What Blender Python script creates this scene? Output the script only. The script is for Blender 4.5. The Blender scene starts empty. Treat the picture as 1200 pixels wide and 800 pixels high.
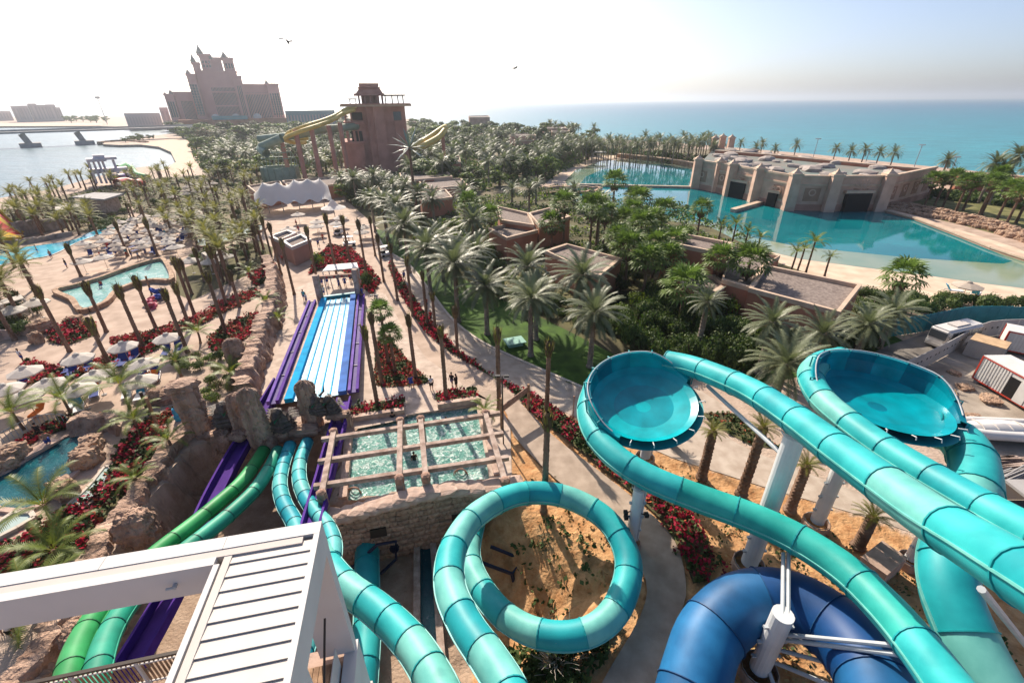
import bpy, bmesh, math, random
import numpy as np
from mathutils import Vector, Matrix, noise
random.seed(7)
SC = bpy.context.scene
COL = SC.collection
PI = math.pi

# ---------------------------------------------------------------- camera
F = 16.0 / 36.0 * 1200.0
HCAM = 26.0
PITCH = math.atan(281.0 / F)
ROLL = math.radians(-0.49)
cam_data = bpy.data.cameras.new('camera')
cam_data.lens = 16.0
cam_data.sensor_width = 36.0
cam_data.clip_start = 0.1
cam_data.clip_end = 60000.0
cam = bpy.data.objects.new('camera', cam_data)
COL.objects.link(cam)
CAMR = Matrix.Rotation(PI / 2 - PITCH, 3, 'X') @ Matrix.Rotation(ROLL, 3, 'Z')
cam.matrix_world = Matrix.Translation((0, 0, HCAM)) @ CAMR.to_4x4()
SC.camera = cam

# ---------------------------------------------------------------- world, sun, exposure
SUN_AZ = math.radians(114.0)      # direction towards the sun, counter-clockwise from +X
SUN_EL = math.radians(37.0)
w = bpy.data.worlds.new('World')
SC.world = w
w.use_nodes = True
nt = w.node_tree
nt.nodes.clear()
sky = nt.nodes.new('ShaderNodeTexSky')
sky.sky_type = 'NISHITA'
sky.sun_disc = False
sky.sun_elevation = SUN_EL
sky.sun_rotation = PI / 2 - SUN_AZ
sky.altitude = 0
sky.air_density = 0.6
sky.dust_density = 2.0
sky.ozone_density = 1.6
bg = nt.nodes.new('ShaderNodeBackground')
bg.inputs['Strength'].default_value = 0.115
wo = nt.nodes.new('ShaderNodeOutputWorld')
nt.links.new(sky.outputs[0], bg.inputs[0])
nt.links.new(bg.outputs[0], wo.inputs[0])
sun_data = bpy.data.lights.new('sun', 'SUN')
sun_data.energy = 4.8
sun_data.angle = math.radians(0.6)
sun_data.color = (1.0, 0.885, 0.735)
sun = bpy.data.objects.new('sun', sun_data)
COL.objects.link(sun)
SUNV = Vector((math.cos(SUN_EL) * math.cos(SUN_AZ), math.cos(SUN_EL) * math.sin(SUN_AZ), math.sin(SUN_EL)))
sun.rotation_euler = SUNV.to_track_quat('Z', 'Y').to_euler()
sun.location = SUNV * 300
SC.view_settings.view_transform = 'Standard'
SC.view_settings.look = 'None'
SC.view_settings.exposure = 0.68
SC.view_settings.gamma = 1.0
SC.view_settings.use_curve_mapping = False
SC.cycles.max_bounces = 5
SC.cycles.diffuse_bounces = 3
SC.cycles.glossy_bounces = 2
SC.cycles.transmission_bounces = 3
SC.cycles.volume_bounces = 0
SC.cycles.caustics_reflective = False
SC.cycles.caustics_refractive = False

# ---------------------------------------------------------------- pixel helpers (1200 x 800 photograph)
def ray(x, y):
    return CAMR @ Vector(((x - 600) / F, -(y - 400) / F, -1.0))
def P(x, y, z=0.0):
    d = ray(x, y)
    t = (z - HCAM) / d.z
    return Vector((d.x * t, d.y * t, z))
def zat(b, x, y):
    d = ray(x, y)
    t = math.hypot(b[0], b[1]) / math.hypot(d.x, d.y)
    return HCAM + d.z * t
class Plane:
    """vertical plane through ground point o, facing the camera (optionally turned)"""
    def __init__(s, o, turn=0.0):
        s.o = Vector((o[0], o[1], 0))
        n = Vector((-o[0], -o[1], 0)).normalized()
        s.n = Matrix.Rotation(turn, 3, 'Z') @ n
        s.u = Vector((-s.n.y, s.n.x, 0))
    def at(s, x, y):
        d = ray(x, y)
        c = Vector((0, 0, HCAM))
        t = (s.o - c).dot(s.n) / d.dot(s.n)
        p = c + d * t
        return (p - s.o).dot(s.u), p.z
    def frame(s):
        m = Matrix((s.u, -s.n, Vector((0, 0, 1)))).transposed().to_4x4()   # local x = along, y = away, z = up
        m.translation = s.o
        return m

# ---------------------------------------------------------------- materials
MATS = {}
def mat(name, col, rough=0.7, var=0.0, scale=1.0, bump=0.0, bscale=None, spec=0.3, metal=0.0, col2=None,
        tr=None, rand=0.0, detail=6.0, coord='Object', stretch=None, bdist=0.05):
    if name in MATS:
        return MATS[name]
    m = bpy.data.materials.new(name)
    m.use_nodes = True
    n = m.node_tree
    b = n.nodes['Principled BSDF']
    b.inputs['Roughness'].default_value = rough
    b.inputs['Specular IOR Level'].default_value = spec
    b.inputs['Metallic'].default_value = metal
    c4 = (*col, 1)
    b.inputs['Base Color'].default_value = c4
    out = None
    tex = None
    if var > 0 or col2 or bump > 0:
        tc = n.nodes.new('ShaderNodeTexCoord')
        src = tc.outputs[coord]
        if stretch:
            mp = n.nodes.new('ShaderNodeMapping')
            mp.inputs['Scale'].default_value = stretch
            n.links.new(src, mp.inputs[0])
            src = mp.outputs[0]
    if var > 0 or col2:
        tex = n.nodes.new('ShaderNodeTexNoise')
        tex.inputs['Scale'].default_value = scale
        tex.inputs['Detail'].default_value = detail
        n.links.new(src, tex.inputs['Vector'])
        ramp = n.nodes.new('ShaderNodeValToRGB')
        ramp.color_ramp.elements[0].position = 0.34
        ramp.color_ramp.elements[1].position = 0.66
        lo = tuple(c * (1 - var) for c in col)
        hi = col2 if col2 else tuple(min(1, c * (1 + var)) for c in col)
        ramp.color_ramp.elements[0].color = (*lo, 1)
        ramp.color_ramp.elements[1].color = (*hi, 1)
        n.links.new(tex.outputs['Fac'], ramp.inputs['Fac'])
        out = ramp.outputs['Color']
    if rand > 0:
        oi = n.nodes.new('ShaderNodeObjectInfo')
        mr = n.nodes.new('ShaderNodeMapRange')
        mr.inputs['To Min'].default_value = 1 - rand
        mr.inputs['To Max'].default_value = 1 + rand
        n.links.new(oi.outputs['Random'], mr.inputs['Value'])
        hs = n.nodes.new('ShaderNodeHueSaturation')
        n.links.new(mr.outputs[0], hs.inputs['Value'])
        if out is None:
            hs.inputs['Color'].default_value = c4
        else:
            n.links.new(out, hs.inputs['Color'])
        out = hs.outputs['Color']
    if out is not None:
        n.links.new(out, b.inputs['Base Color'])
    if bump > 0:
        bt = n.nodes.new('ShaderNodeTexNoise')
        bt.inputs['Scale'].default_value = bscale or scale * 4
        bt.inputs['Detail'].default_value = 4
        n.links.new(src, bt.inputs['Vector'])
        bp = n.nodes.new('ShaderNodeBump')
        bp.inputs['Strength'].default_value = bump
        bp.inputs['Distance'].default_value = bdist
        n.links.new(bt.outputs['Fac'], bp.inputs['Height'])
        n.links.new(bp.outputs[0], b.inputs['Normal'])
    if tr:
        td = n.nodes.new('ShaderNodeBsdfTranslucent')
        td.inputs['Color'].default_value = (*tr, 1)
        ad = n.nodes.new('ShaderNodeMixShader')
        ad.inputs[0].default_value = 0.35
        n.links.new(b.outputs[0], ad.inputs[1])
        n.links.new(td.outputs[0], ad.inputs[2])
        n.links.new(ad.outputs[0], n.nodes['Material Output'].inputs['Surface'])
    MATS[name] = m
    return m

# ---------------------------------------------------------------- mesh helpers
class MB:
    def __init__(s):
        s.v = []; s.f = []; s.m = []
    def add(s, vs, fs, mi=0):
        o = len(s.v)
        s.v.extend([tuple(v) for v in vs])
        for f in fs:
            s.f.append(tuple(i + o for i in f)); s.m.append(mi)
        return s
    def box(s, lo, hi, M=None, mi=0):
        (a, b, c), (d, e, f) = lo, hi
        vs = [Vector(q) for q in ((a,b,c),(d,b,c),(d,e,c),(a,e,c),(a,b,f),(d,b,f),(d,e,f),(a,e,f))]
        if M is not None: vs = [M @ q for q in vs]
        return s.add(vs, [(3,2,1,0),(4,5,6,7),(0,1,5,4),(1,2,6,5),(2,3,7,6),(3,0,4,7)], mi)
    def prism(s, pts, z0, z1, mi=0, bottom=True):
        n = len(pts)
        if sum(pts[i][0]*pts[(i+1)%n][1]-pts[(i+1)%n][0]*pts[i][1] for i in range(n)) < 0: pts = pts[::-1]
        vs = [(p[0],p[1],z0) for p in pts] + [(p[0],p[1],z1) for p in pts]
        fs = [tuple(range(n,2*n))] + [(i,(i+1)%n,n+(i+1)%n,n+i) for i in range(n)]
        if bottom: fs.append(tuple(range(n-1,-1,-1)))
        return s.add(vs, fs, mi)
    def beam(s, a, b, wd, hg=None, mi=0, up=Vector((0,0,1))):
        a = Vector(a); b = Vector(b); hg = hg or wd
        d = (b-a).normalized()
        sd = d.cross(up)
        if sd.length < 1e-3: sd = d.cross(Vector((1,0,0)))
        sd.normalize(); u = sd.cross(d)
        vs = []
        for p in (a, b):
            for x, y in ((-1,-1),(1,-1),(1,1),(-1,1)):
                vs.append(p + sd*(x*wd/2) + u*(y*hg/2))
        return s.add(vs, [(0,1,2,3),(7,6,5,4),(0,4,5,1),(1,5,6,2),(2,6,7,3),(3,7,4,0)], mi)
    def rod(s, pts, rad, n=8, mi=0, caps=True):
        pts = [Vector(p) for p in pts]
        if not isinstance(rad, (list, tuple)): rad = [rad]*len(pts)
        T = frames(pts)
        vs = []; fs = []
        for (p, x, y, t), r in zip(T, rad):
            for k in range(n):
                a = 2*PI*k/n
                vs.append(p + x*(r*math.cos(a)) + y*(r*math.sin(a)))
        for i in range(len(pts)-1):
            for k in range(n):
                k2 = (k+1) % n
                fs.append((i*n+k, i*n+k2, (i+1)*n+k2, (i+1)*n+k))
        if caps:
            fs.append(tuple(range(n-1,-1,-1))); fs.append(tuple((len(pts)-1)*n+k for k in range(n)))
        return s.add(vs, fs, mi)
    def lathe(s, prof, n=12, M=None, mi=0, a0=0.0):
        vs = []; fs = []
        for r, z in prof:
            for k in range(n):
                a = a0 + 2*PI*k/n
                q = Vector((r*math.cos(a), r*math.sin(a), z))
                vs.append(M @ q if M is not None else q)
        for i in range(len(prof)-1):
            for k in range(n):
                k2 = (k+1) % n
                fs.append((i*n+k, i*n+k2, (i+1)*n+k2, (i+1)*n+k))
        return s.add(vs, fs, mi)
    def build(s, name, mats, parent=None, smooth=False):
        me = bpy.data.meshes.new(name)
        me.from_pydata(s.v, [], s.f)
        if not isinstance(mats, (list, tuple)): mats = [mats]
        for m in mats: me.materials.append(m)
        if len(mats) > 1: me.polygons.foreach_set('material_index', s.m)
        if smooth: me.polygons.foreach_set('use_smooth', [True]*len(s.f))
        me.update()
        o = bpy.data.objects.new(name, me)
        COL.objects.link(o)
        if parent is not None: o.parent = parent
        return o
def frames(pts):
    """parallel-transport frames: (p, x(side), y(up), t)"""
    out = []
    n = len(pts)
    for i in range(n):
        t = (pts[min(i+1,n-1)] - pts[max(i-1,0)]).normalized()
        ref = Vector((0,0,1)) if abs(t.z) < 0.95 else Vector((0,1,0))
        x = t.cross(ref).normalized()
        y = x.cross(t)
        if out and out[-1][1].dot(x) < 0 and abs(t.z) >= 0.95: x = -x; y = -y
        out.append((pts[i], x, y, t))
    return out
def tag(o, label=None, cat=None, group=None, kind=None):
    if label: o['label'] = label
    if cat: o['category'] = cat
    if group: o['group'] = group
    if kind: o['kind'] = kind
    return o
def thing(name, label, cat, loc=(0,0,0), rz=0.0, group=None):
    o = bpy.data.objects.new(name, None)
    o.empty_display_size = 0.3
    COL.objects.link(o)
    o.location = loc; o.rotation_euler = (0,0,rz)
    return tag(o, label, cat, group)
def copy_tree(o, parent=None, kids=None):
    c = o.copy(); COL.objects.link(c); c.parent = parent
    if o.parent is not None or parent is not None: c.matrix_parent_inverse = o.matrix_parent_inverse.copy()
    for ch in KIDS.get(o.name, ()):
        copy_tree(ch, c)
    return c
KIDS = {}
def reg(root):
    """remember the children of a prototype so that copies need no scene search"""
    def walk(o):
        ks = list(o.children)
        if ks: KIDS[o.name] = ks
        for k in ks: walk(k)
    walk(root)
    return root
USED = set()
def place(proto, loc, rz=0.0, sc=1.0, label=None, group=None, tilt=(0,0), cat=None):
    if proto.name not in USED:
        USED.add(proto.name); o = proto
    else:
        o = copy_tree(proto)
    o.location = loc; o.rotation_euler = (tilt[0], tilt[1], rz)
    o.scale = (sc,sc,sc) if not isinstance(sc,(tuple,list)) else sc
    return tag(o, label, cat, group)
def catmull(pts, step=0.35):
    pts = [Vector(p) for p in pts]
    q = [pts[0]*2-pts[1]] + pts + [pts[-1]*2-pts[-2]]
    out = []
    for i in range(1, len(q)-2):
        p0,p1,p2,p3 = q[i-1],q[i],q[i+1],q[i+2]
        n = max(2, int((p2-p1).length/step))
        for k in range(n):
            t = k/n
            out.append(0.5*((2*p1)+(p2-p0)*t+(2*p0-5*p1+4*p2-p3)*t*t+(3*p1-p0-3*p2+p3)*t**3))
    out.append(pts[-1])
    return out
def resample(pts, step):
    L = [0]
    for a, b in zip(pts, pts[1:]): L.append(L[-1] + (b-a).length)
    n = max(2, int(round(L[-1]/step)) + 1)
    out = []; j = 0
    for k in range(n):
        s = L[-1]*k/(n-1)
        while j < len(L)-2 and L[j+1] < s: j += 1
        t = (s-L[j])/max(1e-6, L[j+1]-L[j])
        out.append(pts[j].lerp(pts[j+1], t))
    return out
def smooth_poly(pts, n=4):
    """closed catmull in 2D"""
    out = []
    m = len(pts)
    for i in range(m):
        p0,p1,p2,p3 = (Vector(pts[(i+k-1)%m]) for k in range(4))
        for k in range(n):
            t = k/n
            out.append(0.5*((2*p1)+(p2-p0)*t+(2*p0-5*p1+4*p2-p3)*t*t+(3*p1-p0-3*p2+p3)*t**3))
    return out
def inside(x, y, poly):
    c = False
    n = len(poly)
    for i in range(n):
        x1,y1 = poly[i][0],poly[i][1]; x2,y2 = poly[i-1][0],poly[i-1][1]
        if (y1 > y) != (y2 > y) and x < (x2-x1)*(y-y1)/(y2-y1)+x1: c = not c
    return c
def px(poly, z=0.0):
    return [P(x, y, z) for x, y in poly]
def fill(pts, holes=()):
    """triangulated flat polygon -> verts, faces"""
    from mathutils.geometry import tessellate_polygon
    loops = [[Vector(p) for p in pts]] + [[Vector(p) for p in h] for h in holes]
    allv = [v for l in loops for v in l]
    tris = tessellate_polygon(loops)
    fs = []
    for a,b,c in tris:
        va,vb,vc = allv[a],allv[b],allv[c]
        fs.append((a,b,c) if (vb-va).cross(vc-va).z > 0 else (a,c,b))
    return allv, fs
def sheet(name, poly, z, material, kind='structure', holes=(), label=None, cat=None, smooth=0):
    pts = [Vector((p[0],p[1],z)) for p in poly]
    if smooth: pts = [Vector((p.x,p.y,z)) for p in smooth_poly(pts, smooth)]
    v, f = fill(pts, [[Vector((q[0],q[1],z)) for q in h] for h in holes])
    o = MB().add(v, f).build(name, material)
    return tag(o, label, cat, None, kind)
def rng(a, b): return random.uniform(a, b)
# ================================================================ materials of the setting
M_land = mat('paving_land', (0.41,0.295,0.225), 0.85, 0.16, 0.5, 0.15, 6, detail=10, col2=(0.50,0.375,0.295), coord='Object')
M_soil = mat('garden_soil', (0.10,0.085,0.05), 0.95, 0.4, 0.3, 0.3, 3, col2=(0.13,0.12,0.05))
M_scrub = mat('far_ground', (0.11,0.105,0.055), 0.95, 0.4, 0.08, 0.0, 3, col2=(0.24,0.19,0.12))
M_lawn = mat('lawn', (0.035,0.085,0.010), 0.9, 0.3, 0.6, 0.5, 14, col2=(0.06,0.125,0.014))
M_grass_dry = mat('dry_lawn', (0.13,0.14,0.04), 0.95, 0.3, 0.4, 0.4, 10, col2=(0.22,0.20,0.08))
M_path = mat('promenade', (0.44,0.345,0.275), 0.85, 0.16, 0.9, 0.2, 18, col2=(0.50,0.415,0.345), detail=10)
M_conc = mat('concrete_path', (0.35,0.265,0.205), 0.9, 0.15, 0.9, 0.35, 26, col2=(0.43,0.335,0.265))
M_deck = mat('pool_deck', (0.47,0.36,0.29), 0.85, 0.16, 1.2, 0.2, 20, col2=(0.56,0.445,0.365), detail=10)
M_asph = mat('asphalt', (0.17,0.15,0.135), 0.9, 0.2, 0.6, 0.3, 20, col2=(0.26,0.235,0.21))
M_site = mat('site_ground', (0.34,0.28,0.22), 0.95, 0.25, 0.35, 0.5, 8, col2=(0.46,0.39,0.32))
M_sand = mat('beach_sand', (0.60,0.45,0.33), 0.95, 0.12, 0.4, 0.2, 10, col2=(0.68,0.53,0.40))
M_kerb = mat('kerb', (0.55,0.47,0.40), 0.85, 0.12, 1.5, 0.2, 20)
M_rock = mat('artificial_rock', (0.36,0.215,0.15), 0.85, 0.35, 0.9, 1.0, 3.5, col2=(0.53,0.365,0.275), bdist=0.35)
M_rock2 = mat('tan_rock', (0.38,0.225,0.15), 0.85, 0.3, 0.9, 1.0, 4.0, col2=(0.52,0.36,0.25), bdist=0.2)

def water_mat(name, col, rough=0.06, scale=1.2, strength=0.25, var=0.0, col2=None, vscale=0.15, dist=0.1, foam_glint=None, fscale=1.0, fpos=0.62):
    m = bpy.data.materials.new(name); m.use_nodes = True
    n = m.node_tree; b = n.nodes['Principled BSDF']
    b.inputs['Base Color'].default_value = (*col,1); b.inputs['Roughness'].default_value = rough
    b.inputs['IOR'].default_value = 1.33; b.inputs['Specular IOR Level'].default_value = 0.5
    tc = n.nodes.new('ShaderNodeTexCoord')
    out = None
    if col2:
        t = n.nodes.new('ShaderNodeTexNoise'); t.inputs['Scale'].default_value = vscale; t.inputs['Detail'].default_value = 5
        n.links.new(tc.outputs['Object'], t.inputs['Vector'])
        r = n.nodes.new('ShaderNodeValToRGB'); r.color_ramp.elements[0].position = .38; r.color_ramp.elements[1].position = .62
        r.color_ramp.elements[0].color = (*col,1); r.color_ramp.elements[1].color = (*col2,1)
        n.links.new(t.outputs['Fac'], r.inputs['Fac']); out = r.outputs[0]
    if foam_glint:
        t = n.nodes.new('ShaderNodeTexNoise'); t.inputs['Scale'].default_value = fscale; t.inputs['Detail'].default_value = 8; t.inputs['Roughness'].default_value = .7
        t.inputs['Distortion'].default_value = 1.5
        n.links.new(tc.outputs['Object'], t.inputs['Vector'])
        r = n.nodes.new('ShaderNodeValToRGB'); r.color_ramp.elements[0].position = fpos-.08; r.color_ramp.elements[1].position = fpos+.08
        n.links.new(t.outputs['Fac'], r.inputs['Fac'])
        mx = n.nodes.new('ShaderNodeMixRGB'); mx.inputs[1].default_value = (*col,1); mx.inputs[2].default_value = (*foam_glint,1)
        if out is not None: n.links.new(out, mx.inputs[1])
        n.links.new(r.outputs[0], mx.inputs[0]); out = mx.outputs[0]
    if out is not None: n.links.new(out, b.inputs['Base Color'])
    t2 = n.nodes.new('ShaderNodeTexNoise'); t2.inputs['Scale'].default_value = scale; t2.inputs['Detail'].default_value = 5; t2.inputs['Roughness'].default_value = .6
    n.links.new(tc.outputs['Object'], t2.inputs['Vector'])
    bp = n.nodes.new('ShaderNodeBump'); bp.inputs['Strength'].default_value = strength; bp.inputs['Distance'].default_value = dist
    n.links.new(t2.outputs['Fac'], bp.inputs['Height']); n.links.new(bp.outputs[0], b.inputs['Normal'])
    MATS[name] = m
    return m
W_sea = water_mat('sea_water', (0.004,0.10,0.17), 0.3, 0.18, 0.6, col2=(0.008,0.15,0.22), vscale=0.006, dist=1.2)
W_shore = water_mat('shore_water', (0.02,0.20,0.22), 0.22, 0.25, 0.5, col2=(0.03,0.26,0.26), vscale=0.02, dist=0.8)
W_deep = water_mat('lagoon_deep_water', (0.0,0.125,0.15), 0.04, 0.9, 0.06, col2=(0.002,0.18,0.20), vscale=0.06, dist=0.08)
W_shal = water_mat('lagoon_shallow_water', (0.27,0.31,0.22), 0.05, 1.5, 0.10, col2=(0.16,0.25,0.18), vscale=0.08, dist=0.06)
W_pool = water_mat('pergola_pool_water', (0.08,0.25,0.21), 0.05, 2.6, 0.9, col2=(0.16,0.35,0.30), vscale=0.5, dist=0.3, foam_glint=(0.62,0.70,0.68), fscale=2.2, fpos=.55)  # pale patches are foam and also painted glare and sparkle
W_river = water_mat('lazy_river_water', (0.10,0.30,0.28), 0.05, 2.0, 0.5, col2=(0.22,0.42,0.38), vscale=0.35, dist=0.15, foam_glint=(0.7,0.75,0.72), fscale=0.9, fpos=.62)
W_blue = water_mat('bright_pool_water', (0.03,0.36,0.55), 0.05, 2.0, 0.3, col2=(0.10,0.50,0.62), vscale=0.25, dist=0.1)
W_dark = water_mat('plunge_pool_water', (0.004,0.055,0.075), 0.05, 2.5, 0.6, col2=(0.01,0.11,0.13), vscale=0.35, dist=0.15, foam_glint=(0.30,0.42,0.45), fscale=1.2, fpos=.70)
W_ledge = water_mat('ledge_water', (0.36,0.45,0.43), 0.06, 2.0, 0.2, col2=(0.42,0.52,0.50), vscale=0.4, dist=0.08)

# ================================================================ sea and land
n = 64
v, f = fill([Vector((45000*math.cos(2*PI*k/n), 45000*math.sin(2*PI*k/n), -1.6)) for k in range(n)],
            [[Vector(q) for q in ((-37,1,-1.6),(37,1,-1.6),(37,45,-1.6),(-37,45,-1.6))]])
MB().add(v, f).build('sea', W_sea)
tag(bpy.data.objects['sea'], kind='structure')

GX0,GX1,GY0,GY1 = -36.0,36.0,2.0,44.0
coast = px([(-260,250),(-60,243),(0,232),(60,222),(110,208),(150,198),(172,195),(190,199),(206,190),(200,178),(186,172),(165,169.5),
            (140,170),(120,169),(124,166),(150,162),(190,158),(215,154),(190,150),(120,148),(0,148.5),(-300,151)])
coast += px([(-300,141),(-60,138),(0,137.5),(100,136.5),(200,135.5),(300,134),(420,133),(470,138),(520,150),(560,158),(640,160),(720,163),(790,167),(850,172),(950,180.5),(1050,191),(1130,199),(1200,207),(1330,222)])
coast += [Vector((330,20,0)), Vector((300,-120,0)), Vector((-330,-120,0)), Vector((-380,60,0))]
hole = [Vector(q) for q in ((GX0,GY0,0),(GX1,GY0,0),(GX1,GY1,0),(GX0,GY1,0))]
v, f = fill(coast, [hole])
m = MB().add(v, f)
k = len(coast)
m.add([p for p in coast] + [(p.x,p.y,-3) for p in coast], [(i,(i+1)%k,k+(i+1)%k,k+i) for i in range(k)])
tag(m.build('land', [M_land]), kind='structure')

# the sea floor drops away from the shore: turquoise shallows, then blue
n_=W_sea.node_tree; b_=n_.nodes['Principled BSDF']
tc_=n_.nodes.new('ShaderNodeTexCoord'); sx_=n_.nodes.new('ShaderNodeSeparateXYZ'); n_.links.new(tc_.outputs['Object'],sx_.inputs[0])
nz_=n_.nodes.new('ShaderNodeTexNoise'); nz_.inputs['Scale'].default_value=.004; nz_.inputs['Detail'].default_value=6; n_.links.new(tc_.outputs['Object'],nz_.inputs['Vector'])
ma_=n_.nodes.new('ShaderNodeMath'); ma_.operation='MULTIPLY_ADD'; ma_.inputs[1].default_value=500; n_.links.new(nz_.outputs['Fac'],ma_.inputs[0]); n_.links.new(sx_.outputs[1],ma_.inputs[2])
mr_=n_.nodes.new('ShaderNodeMapRange'); mr_.inputs['From Min'].default_value=450; mr_.inputs['From Max'].default_value=1900; n_.links.new(ma_.outputs[0],mr_.inputs['Value'])
cr_=n_.nodes.new('ShaderNodeValToRGB'); cr_.color_ramp.elements[0].color=(0.03,0.24,0.27,1); cr_.color_ramp.elements[1].color=(0.008,0.115,0.18,1)
e_=cr_.color_ramp.elements.new(.35); e_.color=(0.015,0.175,0.225,1)
n_.links.new(mr_.outputs[0],cr_.inputs['Fac'])
mx_=n_.nodes.new('ShaderNodeMapRange'); mx_.inputs['From Min'].default_value=-160; mx_.inputs['From Max'].default_value=80; n_.links.new(sx_.outputs[0],mx_.inputs['Value'])
mm_=n_.nodes.new('ShaderNodeMixRGB'); mm_.inputs[1].default_value=(0.05,0.12,0.15,1); n_.links.new(mx_.outputs[0],mm_.inputs[0]); n_.links.new(cr_.outputs[0],mm_.inputs[2]);  # bay side greyed in the colour to stand for glare
rp_=n_.nodes.new('ShaderNodeTexNoise'); rp_.inputs['Scale'].default_value=.07; rp_.inputs['Detail'].default_value=8; rp_.inputs['Roughness'].default_value=.75
mp_=n_.nodes.new('ShaderNodeMapping'); mp_.inputs['Scale'].default_value=(.45,1.3,1); n_.links.new(tc_.outputs['Object'],mp_.inputs[0]); n_.links.new(mp_.outputs[0],rp_.inputs['Vector'])
r2_=n_.nodes.new('ShaderNodeMapRange'); r2_.inputs['From Min'].default_value=.35; r2_.inputs['From Max'].default_value=.65; r2_.inputs['To Min'].default_value=.72; r2_.inputs['To Max'].default_value=1.28; n_.links.new(rp_.outputs['Fac'],r2_.inputs['Value'])
h2_=n_.nodes.new('ShaderNodeHueSaturation'); n_.links.new(r2_.outputs[0],h2_.inputs['Value']); n_.links.new(mm_.outputs[0],h2_.inputs['Color']); n_.links.new(h2_.outputs[0],b_.inputs['Base Color'])

# ================================================================ near ground with the sunken yard and the pergola pool
SUNK = [(-27.8,29.8),(-26.2,32.2),(-14.6,32.2),(-13.7,24.0),(-7.0,24.6),(-0.3,26.3),(0.4,24.2),(2.6,22.6),(5.2,20.0),(6.2,17.4),(5.2,14.6),(2.0,11.0),(0.5,2.5),
        (-23.4,2.5),(-24.4,12.6),(-24.9,15.9),(-26.3,20.6)]
EAST = {6,7,8,9,10,11}
POOLP = [(p.x,p.y) for p in px([(411,497),(561,474),(583,561),(403,588)],-0.35)]
def segd(x,y,a,b):
    ax,ay=a;bx,by=b;dx,dy=bx-ax,by-ay
    t=max(0,min(1,((x-ax)*dx+(y-ay)*dy)/(dx*dx+dy*dy)))
    return math.hypot(x-ax-t*dx,y-ay-t*dy)
def sm(t): t=max(0.,min(1.,t)); return t*t*(3-2*t)
DIRT = [(p.x,p.y) for p in px([(583,478),(612,470),(700,499),(790,536),(900,571),(1000,602),(1100,640),(1300,720),(1300,1000),(640,1000),(560,800),(545,640),(600,562)])]
PAVED = [(p.x,p.y) for p in px([(330,470),(445,380),(480,380),(560,440),(583,478),(600,562),(400,600)])]
def ground(x, y):
    if inside(x,y,POOLP): return -1.4
    if inside(x,y,SUNK):
        de = min(segd(x,y,SUNK[i],SUNK[(i+1)%len(SUNK)]) for i in EAST)
        dw = min(segd(x,y,SUNK[i],SUNK[(i+1)%len(SUNK)]) for i in range(len(SUNK)) if i not in EAST and i not in (12,13))
        z = -4.0*sm(dw/0.45)*sm(de/5.5)
        if de < 8: z += 0.25*noise.noise((x*.9,y*.9,0))*sm(de/2)
        return z
    if inside(x,y,DIRT):
        d = min(segd(x,y,DIRT[i],DIRT[(i+1)%len(DIRT)]) for i in range(len(DIRT)))
        return -0.02-0.13*sm(d/1.5)*(1+noise.noise((x*.8,y*.8,2)))-0.05*sm(d)*noise.noise((x*2.4,y*2.4,5))
    return 0.0
st = 0.4
nx = int((GX1-GX0)/st+.5); ny = int((GY1-GY0)/st+.5)
vs=[];cols=[]
for j in range(ny+1):
    for i in range(nx+1):
        x=GX0+(GX1-GX0)*i/nx; y=GY0+(GY1-GY0)*j/ny
        edge = i in (0,nx) or j in (0,ny)
        vs.append((x,y,0.0 if edge and not (j==0) else ground(x,y)))
        if inside(x,y,SUNK):
            de = min(segd(x,y,SUNK[q],SUNK[(q+1)%len(SUNK)]) for q in EAST)
            d = 1.0 if (de < 7 and x > -2.5) else 0.0
            cols.append((d, 1.0-d, 0, 1))
        elif inside(x,y,DIRT): cols.append((1,0,0,1))
        else: cols.append((0,0,1,1))
fs=[(j*(nx+1)+i,j*(nx+1)+i+1,(j+1)*(nx+1)+i+1,(j+1)*(nx+1)+i) for j in range(ny) for i in range(nx)]
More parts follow.
